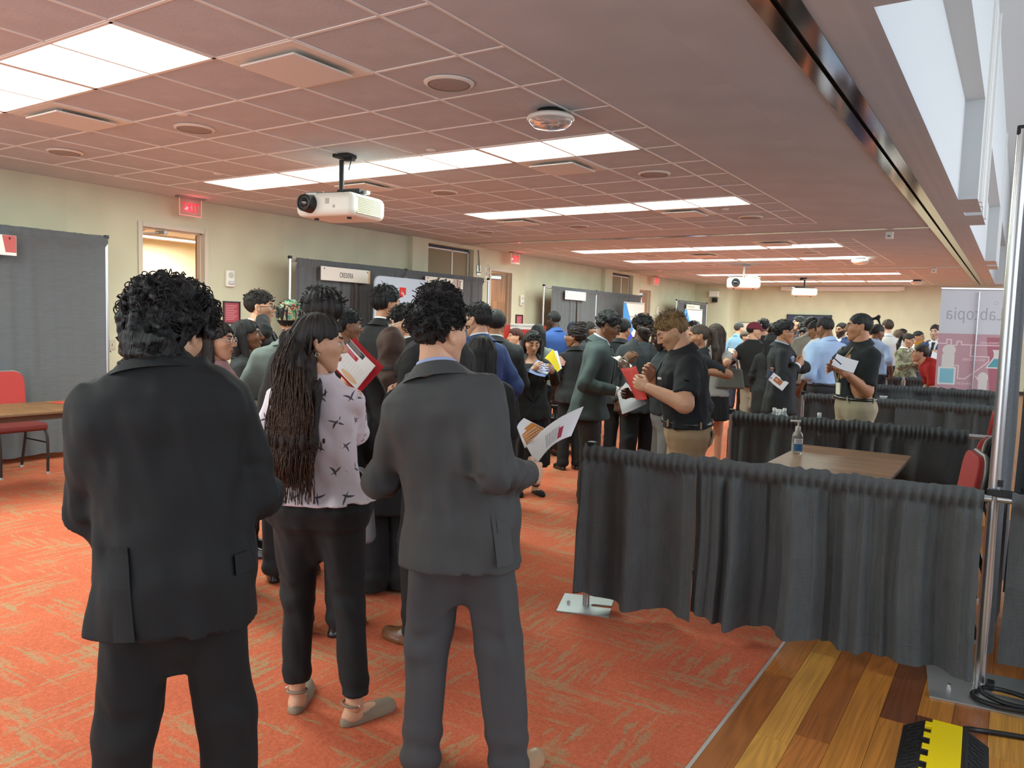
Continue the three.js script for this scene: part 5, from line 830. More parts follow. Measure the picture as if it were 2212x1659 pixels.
function person(s) {
  const f = s.sex === 'f', D = s.p[2], lod = s.lod ?? (D < 3.3 ? 0 : D < 6.2 ? 1 : D < 10 ? 2 : 3);
  const cG = [0.008, 0.012, 0.017, 0.023][lod], cB = [0.014, 0.018, 0.024, 0.03][lod], cH = [0.0038, 0.0048, 0.0056, 0.0072][lod], cHa = [0.0042, 0.0052, 0.0066, 0.009][lod], FA = [0.0125, 0.011, 0.009, 0.006][lod];
  const bulk = s.bulk ?? 1, hip = s.hip ?? 1, rowsB = BODY[f ? 'f' : 'm'].map(r => [r[0], (r[0] < 1.44 ? r[1] * bulk : r[1]) * (r[0] < 1 ? hip : 1), r[0] < 1.44 ? r[2] * (s.belly ?? bulk) : r[2], r[3]]);
  const shX = (f ? 0.158 : 0.182) * (0.5 + 0.5 * bulk) * (s.shw ?? 1), lean = (s.lean ?? 0) * D2R, sidel = (s.tilt ?? 0) * D2R;
  const rq = new THREE.Quaternion().setFromEuler(new THREE.Euler(lean, (s.twist ?? 0) * D2R, sidel)), riq = rq.clone().invert(), pv = V3(0, 0.98, 0);
  const fwd = (x, y, z) => V3(x, y, z).sub(pv).applyQuaternion(rq).add(pv);
  const tmp = V3(); const ql = new THREE.Quaternion(), qi = new THREE.Quaternion();
  const straight = lean === 0 && sidel === 0 && !s.twist, inv = (x, y, z, o) => { if (straight) { o[0] = x; o[1] = y; o[2] = z; return; } const w = sstep(0.86, 1.1, y); tmp.set(x, y, z).sub(pv); if (w > 0.999) tmp.applyQuaternion(riq); else if (w > 0) { ql.identity().slerp(riq, w); tmp.applyQuaternion(ql); } tmp.add(pv); o[0] = tmp.x; o[1] = tmp.y; o[2] = tmp.z; };
  // head frame
  const N = fwd(0, 1.47, -0.014), [hy, hp, hr] = s.head ?? [0, 0, 0];
  const hq = new THREE.Quaternion().setFromEuler(new THREE.Euler(hp * D2R, hy * D2R, hr * D2R, 'YXZ'));
  const Hc = N.clone().add(V3(0, 0.052 - (s.nd ?? 0), 0.006).applyQuaternion(rq)).add(V3(0, 0.088, 0.012).applyQuaternion(hq));
  const topL = Hc.clone().add(V3(0, 0.122, 0).applyQuaternion(hq).lerp(V3(0, 0.12, 0), 0.5));
  // place so that the crown of the head meets its point
  const T = at(...s.p), vdir = V3(T.x, 0, T.z).normalize(), right = V3(-vdir.z, 0, vdir.x);
  const fd = vdir.clone().multiplyScalar(-Math.cos(s.f * D2R)).addScaledVector(right, Math.sin(s.f * D2R)), yaw = Math.atan2(fd.x, fd.z);
  const drop = s.sit ?? 0; // seated or kneeling figures sink by this much
  const k = s.k ?? T.y / (topL.y - drop);
  const g = new THREE.Group(); g.name = numbered('person'); g.scale.setScalar(k); g.rotation.y = yaw; scene.add(g); tag(g, s.label, 'person');
  const tl = topL.clone().multiplyScalar(k).applyAxisAngle(V3(0, 1, 0), yaw); g.position.set(T.x - tl.x, -drop * k, T.z - tl.z); g.updateMatrixWorld(true);
  if (s.log) console.log(s.label, 'stature', (k * 1.75).toFixed(2), g.position.x.toFixed(2), g.position.z.toFixed(2));
  // limbs
  const arms = {}, L1 = f ? 0.275 : 0.295, L2 = f ? 0.245 : 0.265;
  for (const side of ['l', 'r']) {
    const sx = side === 'l' ? 1 : -1, S = fwd(sx * shX, 1.375, -0.012); let spec = s[side] ?? 'h', W, th = null, kind = 'relaxed', eh = null;
    if (spec === 'h') W = fwd(sx * (shX + 0.075), 0.885, 0.04 + (f ? 0.02 : 0));
    else if (Array.isArray(spec)) { W = V3(spec[0], spec[1], spec[2]); kind = spec[3] ?? 'grip'; }
    else { W = g.worldToLocal(at(spec.p[0], spec.p[1], D + spec.p[2])); kind = spec.k ?? 'grip'; if (spec.e) eh = g.worldToLocal(at(spec.e[0], spec.e[1], D + spec.e[2])).sub(S); if (spec.th) th = V3(...spec.th); }
    const d = W.clone().sub(S), len = clamp(d.length(), 0.12, L1 + L2 - 0.004); d.normalize(); W = S.clone().addScaledVector(d, len);
    const a = (L1 * L1 - L2 * L2 + len * len) / (2 * len), h = Math.sqrt(Math.max(0, L1 * L1 - a * a));
    const hint = (eh ?? V3(sx * 0.55, -0.9, -0.55)); hint.addScaledVector(d, -hint.dot(d)).normalize();
    const E = S.clone().addScaledVector(d, a).addScaledVector(hint, h), fa = W.clone().sub(E).normalize();
    const zt = th ?? (Math.abs(fa.y) > 0.75 ? V3(-sx * 0.35, 0, 1) : V3(0, 1, 0)); const y = fa.clone().negate(), z = zt.clone().addScaledVector(y, -zt.dot(y)).normalize(), x = y.clone().cross(z);
    arms[side] = { S: S.toArray(), E: E.toArray(), W: W.toArray(), kind, sx, m: new THREE.Matrix4().makeBasis(x, y, z).setPosition(W), fa };
  }
  const ft = s.feet ?? [[0.1, 0.0, 10], [-0.1, 0.02, -8]], legs = ft.map(([fx, fz, fy], i) => { const sx = i ? -1 : 1, H = [sx * 0.088, 0.9, -0.01], A = [fx, 0.085, fz - 0.02]; const Kn = [lerp(H[0], A[0], 0.5) + sx * 0.004, 0.5, lerp(H[2], A[2], 0.5) + 0.025]; return { H, Kn, A, fx, fz, fy, sx }; });
  if (s.knees) legs.forEach((l, i) => { l.Kn = s.knees[i]; });
  const am = s.arm ?? 1, q3 = [0, 0, 0];
  const legD = (x, y, z, r0, r1, r2, kk = 0.03) => { let d = 1; for (const l of legs) d = Math.min(d, smin(cap(x, y, z, l.H, l.Kn, r0, r1), cap(x, y, z, l.Kn, l.A, r1, r2), 0.03)); return d; };
  const armD = (x, y, z, a, r0, r1, r2, cut = 2) => { let d = cap(x, y, z, a.S, cut < 1 ? [lerp(a.S[0], a.E[0], cut), lerp(a.S[1], a.E[1], cut), lerp(a.S[2], a.E[2], cut)] : a.E, r0, cut < 1 ? lerp(r0, r1, cut) : r1); if (cut > 1) { const t = cut - 1; d = smin(d, cap(x, y, z, a.E, [lerp(a.E[0], a.W[0], t), lerp(a.E[1], a.W[1], t), lerp(a.E[2], a.W[2], t)], r1, lerp(r1, r2, t)), 0.025); } return d; };
  // skin body
  const skin = C(SKIN[s.skin] ?? s.skin), nk = Hc.clone().add(V3(0, -0.05, -0.02).applyQuaternion(hq)).toArray(), nb = fwd(0, 1.42, -0.015).toArray();
  const pts = [topL.toArray(), ...Object.values(arms).flatMap(a => [a.S, a.E, a.W]), ...legs.flatMap(l => [l.H, l.Kn, l.A]), [0.25, 1, 0.2], [-0.25, 1, -0.2]];
  const lo = [0, 1, 2].map(i => Math.min(...pts.map(p => p[i])) - 0.16), hi = [0, 1, 2].map(i => Math.max(...pts.map(p => p[i])) + 0.16); lo[1] = 0.0;
  const bodyD = (x, y, z) => { inv(x, y, z, q3); let d = torsoD(rowsB, -0.008, q3[0], q3[1], q3[2]); d = smin(d, legD(x, y, z, f ? 0.082 : 0.078, 0.05, 0.036), 0.03); for (const a of [arms.l, arms.r]) d = smin(d, armD(x, y, z, a, 0.046 * am, 0.04 * am, 0.028 * (0.5 + 0.5 * am)), 0.03); return smin(d, cap(x, y, z, nb, nk, f ? 0.05 : 0.06 * (s.neck ?? 1), f ? 0.044 : 0.054 * (s.neck ?? 1)), 0.03); };
  const bare = (s.top[2]?.sl ?? 2) < 2 || s.skirtLegs, bits = [netMesh(bodyD, lo, [hi[0], Math.min(hi[1], N.y + 0.16), hi[2]], bare ? Math.min(cB, 0.018) : cB)];
  const paint = (geo, fn) => { const p = geo.attributes.position, c = new Float32Array(p.count * 3), o = [0, 0, 0]; for (let i = 0; i < p.count; i++) { fn(p.getX(i), p.getY(i), p.getZ(i), o); c[3 * i] = o[0]; c[3 * i + 1] = o[1]; c[3 * i + 2] = o[2]; } geo.setAttribute('color', new THREE.BufferAttribute(c, 3)); return geo; };
  const flat = (x, y, z, o) => { o[0] = skin.r; o[1] = skin.g; o[2] = skin.b; }; paint(bits[0], flat);
  const hc = C(s.hair[1] ?? '#15110f'), fo = { brow: [hc.r * 0.8, hc.g * 0.8, hc.b * 0.8], shut: s.shut, beard: s.beard, beardCol: [hc.r, hc.g, hc.b] };
  const hs = s.hs ?? 1, hm = new THREE.Matrix4().compose(Hc, hq, V3(hs * (s.hw ?? (f ? 0.95 : 1)), hs, hs));
  bits.push(paint(headGeo(f ? 'f' : 'm', cH).clone(), (x, y, z, o) => faceColor(x, y, z, skin, fo, o)).applyMatrix4(hm));
  const ft2 = []; for (const sx of [-1, 1]) { // eyes, lids and brows
    const e = (geo, c) => { const q = geo.index ? geo.toNonIndexed() : geo; q.deleteAttribute('uv'); ft2.push(paint(q, (x, y, z, o) => { o[0] = c[0]; o[1] = c[1]; o[2] = c[2]; }).applyMatrix4(hm)); }, dk = [0.02, 0.014, 0.01];
    if (!s.shut) e(new THREE.SphereGeometry(0.0062, 8, 6).translate(sx * 0.032, 0.006, 0.0805), dk);
    e(tube([[sx * 0.02, s.shut ? 0.001 : 0.0105, 0.083], [sx * 0.032, s.shut ? -0.001 : 0.0145, 0.0865], [sx * 0.045, s.shut ? 0.001 : 0.01, 0.079]], 0.0015, 8, 4), dk);
    e(tube([[sx * 0.014, 0.027, 0.0905], [sx * 0.03, 0.0345, 0.0865], [sx * 0.047, 0.031, 0.074]], f ? 0.0026 : 0.0036, 8, 5), fo.brow);
    if (sx > 0) e(tube([[-0.02, -0.0585, 0.0825], [0, -0.0565, 0.0955], [0.02, -0.0585, 0.0825]], 0.0013, 8, 4), [skin.r * 0.2, skin.g * 0.1, skin.b * 0.1]);
  }
  bits.push(...ft2);
  for (const a of [arms.l, arms.r]) { const hg = handGeo(a.kind, cHa).clone(); if (a.sx < 0) { hg.scale(-1, 1, 1); const ix = hg.index.array; for (let i = 0; i < ix.length; i += 3) { const t = ix[i]; ix[i] = ix[i + 1]; ix[i + 1] = t; } hg.computeVertexNormals(); } if (f) hg.scale(0.9, 0.92, 0.9); bits.push(paint(hg, flat).applyMatrix4(a.m)); }
  put('body', bits, skinMat, g);
  // hair or headwear
  const [hst, hcol] = s.hair;
  if (hst === 'cap') { const cm = put('cap', capGeo(Math.max(cH, 0.0055)).applyMatrix4(hm), cloth(s.hair[2]), g); put('cap_emblem', new THREE.TorusGeometry(0.011, 0.004, 6, 14).rotateX(-0.35).translate(0, 0.094, 0.085).applyMatrix4(hm), cloth('#d8cfcf'), cm); put('hair', hairGeo('short', cH, 3).clone().scale(0.985, 0.9, 0.985).applyMatrix4(hm), hairMat(hcol), g); }
  else if (hst === 'patterncap') {
    const cg = netMesh((x, y, z) => Math.max(ell(x, y, z, [0, 0.03, -0.014], [0.088, 0.1, 0.108]), 0.022 - y + 0.35 * Math.max(0, z - 0.0) - 0.02), [-0.12, -0.04, -0.15], [0.12, 0.16, 0.13], 0.005); const cc = [[0.1, 0.32, 0.26], [0.42, 0.09, 0.05], [0.55, 0.5, 0.3], [0.12, 0.38, 0.14], [0.08, 0.25, 0.27]];
    paint(cg, (x, y, z, o) => { const n = Math.floor((noise3(x * 70, y * 70, z * 70) + 1) * 2.6 + (h3(Math.floor(x * 190), Math.floor(y * 190), Math.floor(z * 190)) > 0.72 ? 1 : 0)) % 5, c = cc[n]; o[0] = c[0]; o[1] = c[1]; o[2] = c[2]; }); put('cap', cg.applyMatrix4(hm), std('#ffffff', 0.85, { vertexColors: true }), g); put('hair', hairGeo('short', cH, 3).clone().scale(0.985, 0.9, 0.985).applyMatrix4(hm), hairMat(hcol), g); put('visor', netMesh((x, y, z) => { const q = Math.sqrt((x / 0.076) ** 2 + ((z - 0.08) / 0.08) ** 2); return Math.max((q - 1) * 0.06, Math.abs(y - 0.03 + 4.5 * x * x) - 0.005, 0.06 - z); }, [-0.1, -0.02, 0.04], [0.1, 0.06, 0.18], 0.006).applyMatrix4(hm), cloth('#9d9460'), g);
  } else if (hst === 'hijab') put('headscarf', hijabGeo(Math.max(cH, 0.006)).applyMatrix4(hm), cloth(hcol, 0.8), g);
  else if (hst === 'beanie') { put('beanie', netMesh((x, y, z) => Math.max(ell(x, y, z, [0, 0.034, -0.014], [0.09, 0.102, 0.108]), 0.02 - y - 0.4 * Math.max(0, -z)), [-0.12, -0.08, -0.15], [0.12, 0.17, 0.13], 0.008).applyMatrix4(hm), cloth(s.hair[2]), g); put('hair', hairGeo('short', cH, 3).clone().scale(0.98, 0.9, 0.98).applyMatrix4(hm), hairMat(hcol), g); }
  else if (hst !== 'none') { const h = put('hair', hairGeo(hst, cH, s.hsd ?? 0).clone().applyMatrix4(hm), hairMat(hcol), g); if (hst === 'halfup') put('loose_strands', HAIR['halfup' + cH + '|' + (s.hsd ?? 0) + 's'].clone().applyMatrix4(hm), hairMat('#3a2519'), h); if (s.hairTie) put('hair_tie', [new THREE.TorusGeometry(0.026, 0.0045, 8, 20).rotateY(0.5).translate(0.035, -0.002, -0.135).applyMatrix4(hm), tube([[0.02, 0.06, -0.112], [0.0, 0.03, -0.15], [-0.01, -0.03, -0.16]], 0.0045, 14, 8).applyMatrix4(hm)], leather(s.hairTie), h); }
  if (s.mane) { // long hair falling over the back
    const a0 = Hc.clone().add(V3(0, 0.0, -0.1).applyQuaternion(hq)), m1 = fwd(0.015, 1.42, -0.15), m2 = fwd(0.045, 1.22, -0.185), m3 = fwd(0.06, 1.05, -0.175), R = (a, b) => rr(a, b), seg = (x, y, z, p, q, r1, r2, sx) => { const cx = lerp(p.x, q.x, clamp((p.y - y) / (p.y - q.y))); return cap(cx + (x - cx) * sx, y, z, p.toArray(), q.toArray(), r1, r2); };
    const md = (x, y, z) => { let d = seg(x, y, z, a0, m1, 0.055, 0.06, 0.75); d = smin(d, seg(x, y, z, m1, m2, 0.042, 0.05, 0.5), 0.04); d = smin(d, seg(x, y, z, m2, m3, 0.052, 0.02, 0.46), 0.03); return d + 0.006 * Math.sin(x * 150 + 5 * noise3(x * 8, y * 5, 2)) + 0.006 * noise3(x * 60, y * 9, z * 60); };
    const mg = netMesh(md, [-0.3, 0.95, -0.34], [0.3, a0.y + 0.1, 0.1], 0.007), pp = mg.attributes.position, uv = new Float32Array(pp.count * 2); for (let i = 0; i < pp.count; i++) { uv[2 * i] = pp.getX(i) * 7 + 0.12 * Math.sin(pp.getY(i) * 18); uv[2 * i + 1] = pp.getY(i) * 2.2; } mg.setAttribute('uv', new THREE.BufferAttribute(uv, 2));
    const hm2 = put('long_hair', mg, hairMat(s.hair[1]), g), L = []; for (let i = 0; i < 240; i++) { const a = R(-1, 1), top = a0.clone().lerp(m1, R(0, 0.5)), e = fwd(0.05 + a * 0.12 + R(-0.03, 0.03), R(0.96, 1.12), -0.2), pts = []; for (let t = 0; t <= 8; t++) { const q = t / 8, p0 = top.clone().lerp(e, q); p0.x = lerp(top.x + a * 0.05, lerp(m1.x, m3.x, q) + a * (0.075 + 0.03 * q) + 0.012 * Math.sin(q * 9 + i), sstep(0, 0.4, q)); p0.z = lerp(top.z - 0.04, -0.205 - 0.03 * (1 - a * a), sstep(0, 0.35, q)) - R(0, 0.006) + (q > 0.85 ? 0.02 : 0); pts.push(p0); } L.push(pts); }
    put('loose_strands', tubesOf(L, 0.002, 14, 4), hairMat(s.mane), hm2);
  }
  if (s.glasses) { const gg = []; for (const sx of [-1, 1]) { gg.push(new THREE.TorusGeometry(0.0225, 0.0022, 6, 20).scale(1, 0.86, 1).translate(sx * 0.032, 0.004, 0.101)); gg.push(rod([sx * 0.054, 0.008, 0.099], [sx * 0.08, 0.008, -0.005], 0.0022)); } gg.push(rod([-0.01, 0.008, 0.104], [0.01, 0.008, 0.104], 0.0022)); put('glasses', gg.map(q => q.applyMatrix4(hm)), s.glasses === 'clear' ? phys('#d8d2cc', 0.15, { metalness: 0.5 }) : leather(s.glasses), g); }
  if (s.shades) put('sunglasses', [-1, 1].flatMap(sx => [new THREE.SphereGeometry(0.026, 14, 8).scale(1.1, 0.85, 0.25).translate(sx * 0.034, 0, 0), rod([sx * 0.06, 0, 0], [sx * 0.085, -0.02, -0.1], 0.003)]).concat([rod([-0.02, 0.005, 0.004], [0.02, 0.005, 0.004], 0.003)]).map(q => q.rotateX(-0.55).translate(0, 0.112, 0.075).applyMatrix4(hm)), M.blackGloss, g);
  if (s.earring) put('earring', new THREE.TorusGeometry(0.0085, 0.0018, 6, 16).rotateY(Math.PI / 2).translate(-0.08 * s.earring, -0.046, -0.012).applyMatrix4(hm), std('#e5d9b8', 0.2, { metalness: 1 }), g);
  // upper garment
  const [tk, tc, to = {}] = s.top, sl = to.sl ?? 2, inf = to.inf ?? { suit: 0.026, shirt: 0.02, polo: 0.017, tee: 0.03, blouse: 0.02, dress: 0.012, coat: 0.034 }[tk] ?? 0.02;
  const hem = to.hem ?? { suit: f ? 0.83 : 0.77, shirt: 0.98, polo: 0.95, tee: 0.85, blouse: 0.93, dress: 0.9, coat: 0.6 }[tk] ?? 0.9;
  const rowsG = rowsB.filter(r => r[0] > Math.max(hem + 0.02, 0.88)); const hr0 = profile(rowsB, Math.max(hem, 0.9)), flr = to.flare ?? (tk === 'suit' || tk === 'coat' ? 0.016 : 0.004); rowsG.unshift([hem, hr0[1] + flr + (hem < 0.82 ? 0.016 : 0), hr0[2] + flr + (hem < 0.82 ? 0.02 : 0), hr0[3]]);
  const shp = tk === 'suit' || tk === 'coat'; if (shp) for (const r of rowsG) { if (r[0] > 0.9 && r[0] < 1.2) { r[1] += 0.012; r[2] += 0.01; } if (r[0] > 1.3 && r[0] < 1.44) r[1] += 0.012; }
  const topY = to.neck ?? (shp ? 1.475 : tk === 'dress' ? 1.4 : 1.485); while (rowsG.length && rowsG[rowsG.length - 1][0] > topY) rowsG.pop(); { const e = profile(rowsB, topY); rowsG.push([topY, e[1], e[2], e[3]]); }
  const rS = shp ? [0.062, 0.058, 0.046] : tk === 'polo' || tk === 'tee' ? [0.06, 0.066, 0.06] : [0.056, 0.051, 0.042]; const rA = rS.map(r => r * (0.4 + 0.6 * am) * (f ? 0.9 : 1) * (to.slw ?? 1));
  const vO = to.v, V0 = vO ? (vO === true ? (f ? 1.12 : 1.1) : vO) : 0, vw = to.vw ?? 0.072; // front opening from V0 up to the neck
  const fold = (x, y, z) => FA * (noise3(x * 11 + y * 2 + (s.sd ?? 0), y * 4, z * 11) + 0.55 * noise3(x * 26 - y * 7, y * 9 + (s.sd ?? 0), z * 26));
  const crease = (x, y, z) => { let e = 0; for (const a of [arms.l, arms.r]) { const d2 = (x - a.E[0]) ** 2 + (y - a.E[1]) ** 2 + (z - a.E[2]) ** 2; if (d2 < 0.03) { const w = 1 - d2 / 0.03; e += FA * 0.5 * w * Math.sin(70 * ((x - a.E[0]) * a.fa.x + (y - a.E[1]) * a.fa.y + (z - a.E[2]) * a.fa.z) + 5 * noise3(x * 12, y * 12, z * 12)); } } return e; };
  const topD = (x, y, z) => {
    inv(x, y, z, q3); const tx = q3[0], ty = q3[1], tz = q3[2]; let d = torsoD(rowsG, inf, tx, ty, tz, shp ? 2.5 : 2.3);
    if (V0 && tz > 0) { const hw = vw * clamp((ty - V0) / (1.44 - V0)); const v = Math.max(Math.abs(tx) - hw, V0 - ty) * 0.9; d = Math.max(d, -v); }
    for (const a of [arms.l, arms.r]) d = smin(d, sl > 0 ? armD(x, y, z, a, rA[0], rA[1], rA[2], sl) : 1, 0.035);
    // sleeve ends and hem cut square
    for (const a of [arms.l, arms.r]) { if (sl > 1) { const t = sl - 1, ex = lerp(a.E[0], a.W[0], t), ey = lerp(a.E[1], a.W[1], t), ez = lerp(a.E[2], a.W[2], t), pl = (x - ex) * a.fa.x + (y - ey) * a.fa.y + (z - ez) * a.fa.z; if (pl > -0.02 && (x - ex) ** 2 + (y - ey) ** 2 + (z - ez) ** 2 < 0.012) d = Math.max(d, pl); } else { const ux = a.E[0] - a.S[0], uy = a.E[1] - a.S[1], uz = a.E[2] - a.S[2], ul = Math.hypot(ux, uy, uz), ex = a.S[0] + ux * sl, ey = a.S[1] + uy * sl, ez = a.S[2] + uz * sl, pl = ((x - ex) * ux + (y - ey) * uy + (z - ez) * uz) / ul; if (pl > -0.02 && (x - ex) ** 2 + (y - ey) ** 2 + (z - ez) ** 2 < 0.02) d = Math.max(d, pl); } }
    return Math.max(d + fold(x, y, z) + crease(x, y, z), hem - ty);
  };
  const glo = [lo[0], hem - 0.05 - (lean ? 0.1 : 0), lo[2]], ghi = [hi[0], Math.max(N.y + 0.1, arms.l.E[1] + 0.12, arms.r.E[1] + 0.12, arms.l.W[1] + 0.1, arms.r.W[1] + 0.1), hi[2]];
  let tg = netMesh(topD, glo, ghi, cG); const nm = { suit: 'jacket', shirt: 'shirt', polo: 'polo_shirt', tee: 't_shirt', blouse: 'blouse', dress: 'dress', coat: 'coat' }[tk] ?? 'top';
  let tm = to.mat ?? cloth(tc, shp ? 0.82 : 0.88);
  if (to.print) { const p = tg.attributes.position, uv = new Float32Array(p.count * 2), n = tg.attributes.normal; for (let i = 0; i < p.count; i++) { const side = Math.abs(n.getX(i)) > 0.75; uv[2 * i] = (side ? p.getZ(i) + 0.31 : p.getX(i)) / to.print[1]; uv[2 * i + 1] = p.getY(i) / to.print[1]; } tg.setAttribute('uv', new THREE.BufferAttribute(uv, 2)); tm = phys('#ffffff', 0.8, { map: to.print[0], sheen: 0.3 }); }
  if (to.camo) { paint(tg, (x, y, z, o) => { const n = noise3(x * 22, y * 22, z * 22) + 0.4 * noise3(x * 60, y * 60, z * 60), c = n > 0.35 ? [0.1, 0.09, 0.05] : n > 0 ? [0.24, 0.22, 0.13] : n > -0.4 ? [0.33, 0.3, 0.2] : [0.17, 0.17, 0.1]; o[0] = c[0]; o[1] = c[1]; o[2] = c[2]; }); tm = std('#ffffff', 0.9, { vertexColors: true }); }
  const gar = put(nm, tg, tm, g);
  // patches that lie on the torso surface (lapels, ties, collars, badges)
  const surf = (x, y, side, rows, ii) => { const r = profile(rows, y), w = r[1] + ii, d = r[2] + ii, n = shp ? 2.5 : 2.3; return r[3] + side * d * Math.pow(Math.max(0, 1 - Math.pow(Math.min(0.98, Math.abs(x) / w), n)), 1 / n); };
  const patch = (y0, y1, xa, xb, side, lift, rows = rowsG, ii = inf, ny = 14, nx = 5) => {
    const P = [], I = []; for (let L = 0; L < 2; L++) for (let j = 0; j <= ny; j++) { const y = lerp(y0, y1, j / ny), a = xa(y), b = xb(y); for (let i = 0; i <= nx; i++) { const x = lerp(a, b, i / nx), v = fwd(x, y, surf(x, y, side, rows, ii) + side * (L ? lift : -0.004)); P.push(v.x, v.y, v.z); } }
    const W = nx + 1, H = (ny + 1) * W; for (let j = 0; j < ny; j++) for (let i = 0; i < nx; i++) for (const o of [0, H]) { const a = o + j * W + i; I.push(a, a + 1, a + W, a + 1, a + W + 1, a + W); }
    for (let j = 0; j < ny; j++) for (const i of [0, nx]) { const a = j * W + i; I.push(a, a + W, a + H, a + W, a + W + H, a + H); } for (let i = 0; i < nx; i++) for (const j of [0, ny]) { const a = j * W + i; I.push(a, a + 1, a + H, a + 1, a + 1 + H, a + H); }
    const q = new THREE.BufferGeometry(); q.setAttribute('position', new THREE.Float32BufferAttribute(P, 3)); q.setIndex(I); const qq = q.toNonIndexed(); qq.computeVertexNormals(); return qq;
  };
  const band = (r0, r1, y0, y1, open, slope = 0.3) => { const P = [], I = [], n = 36; for (let i = 0; i <= n; i++) { const a = lerp(open, 2 * Math.PI - open, i / n), s0 = Math.sin(a), c0 = Math.cos(a); for (const [r, y] of [[r0, y0], [r1, y1], [r1 - 0.006, y1 + 0.002], [r1 - 0.01, y0]]) { const v = fwd(s0 * r, y - slope * (c0 * r * 0.55) - (1 + c0) * 0.006, -0.014 + c0 * r * 0.98); P.push(v.x, v.y, v.z); } } for (let i = 0; i < n; i++) for (let j = 0; j < 3; j++) { const a = i * 4 + j; I.push(a, a + 4, a + 1, a + 1, a + 4, a + 5); } const q = new THREE.BufferGeometry(); q.setAttribute('position', new THREE.Float32BufferAttribute(P, 3)); q.setIndex(I); q.computeVertexNormals(); return q; };
  const nr = f ? 0.056 : 0.066 * (s.neck ?? 1);
  if (shp) {
    put('collar', band(nr + 0.062, nr + 0.013, 1.448, 1.502, to.v ? 0.75 : 0.3, 0.34), tm, gar);
    if (V0) {
      const inn = to.inner ?? '#e8e8ea', rowsS = rowsB.filter(r => r[0] > 1.0);
      const sh = put('shirt', netMesh((x, y, z) => { inv(x, y, z, q3); return Math.max(torsoD(rowsS, inf - 0.014, q3[0], q3[1], q3[2], 2.5), V0 - 0.06 - q3[1], Math.abs(q3[0]) - 0.15, q3[1] - (to.innerTop ?? 1.47)); }, [-0.2, V0 - 0.15, lo[2]], [0.2, N.y + 0.12, hi[2]], Math.max(cG, 0.011)), cloth(inn, 0.8), g);
      if (!to.noCollar) put('shirt_collar', band(nr + 0.016, nr + 0.004, 1.462, 1.514, 0.25, 0.4), cloth(inn, 0.8), sh);
      for (const sx of [-1, 1]) put('lapel', patch(V0 + 0.01, 1.43, y => sx * vw * clamp((y - V0) / (1.44 - V0)), y => sx * (vw * clamp((y - V0) / (1.44 - V0)) + 0.06 * sstep(V0, V0 + 0.12, y) * (y > 1.36 ? 1 - 0.25 * (y > 1.385 ? 1 : 0) : 1)), 1, 0.009), tm, gar);
      if (to.tie) put('tie', [patch(1.08, 1.41, y => -0.017 - 0.02 * clamp((1.41 - y) / 0.3), y => 0.017 + 0.02 * clamp((1.41 - y) / 0.3), 1, 0.006, rowsS, inf - 0.012), patch(1.405, 1.45, y => -0.02 - 0.15 * (y - 1.41), y => 0.02 + 0.15 * (y - 1.41), 1, 0.014, rowsS, inf - 0.012, 4)], cloth(to.tie, 0.6), sh);
      put('button', [0.0, -0.1].map(o => { const v = fwd(0.012, V0 - 0.03 + o, surf(0, V0 - 0.03 + o, 1, rowsG, inf) + 0.002); return new THREE.SphereGeometry(0.009, 10, 6).translate(v.x, v.y, v.z); })[0], M.black, gar);
    } else if (to.under) put('shirt_collar', band(nr + 0.016, nr + 0.003, 1.47, 1.514, 0.3, 0.36), cloth(to.under, 0.8), gar);
    if (to.vents) for (const vx of to.vents) put('vent_flap', patch(hem + 0.012, hem + 0.24, y => vx, y => vx + 0.05 * Math.sign(to.ventDir ?? 1), -1, 0.004), tm, gar);
    if (to.flap) for (const sx of to.flap) put('pocket_flap', patch(0.92, 0.97, y => sx * 0.145, y => sx * 0.19, to.flapSide ?? -1, 0.007, rowsG, inf, 4, 6), tm, gar);
    if (to.pocket) { put('pocket_square', patch(1.26, 1.31, y => 0.075, y => 0.125, 1, 0.008, rowsG, inf, 3, 4), cloth('#e6dfe8'), gar); }
    if (to.badge) put('name_badge', patch(1.24, 1.27, y => 0.07, y => 0.13, 1, 0.01, rowsG, inf, 3, 4), cloth('#f0f0f0'), gar);
    for (const sd of [arms.l, arms.r]) if (to.cuff && sl >= 2) { const c0 = V3(...sd.W).addScaledVector(sd.fa, -0.01); put('shirt_cuff', rod(c0, c0.clone().addScaledVector(sd.fa, 0.022), rA[2] * 0.9, rA[2] * 0.82, 18), cloth(to.cuff), gar); }
  } else if (tk === 'polo' || (tk === 'shirt' && to.collar !== false)) {
    put('collar', band(nr + 0.042, nr + 0.008, 1.452, 1.503, tk === 'polo' ? 0.35 : 0.22, 0.4), tm, gar);
    if (tk === 'polo') put('placket', patch(1.27, 1.43, y => -0.016, y => 0.016, 1, 0.004), tm, gar);
  }
  if (to.logo) put('chest_logo', patch(1.305, 1.318, y => 0.06, y => 0.125, 1, 0.004, rowsG, inf, 2, 4), cloth('#d9d9d9'), gar);
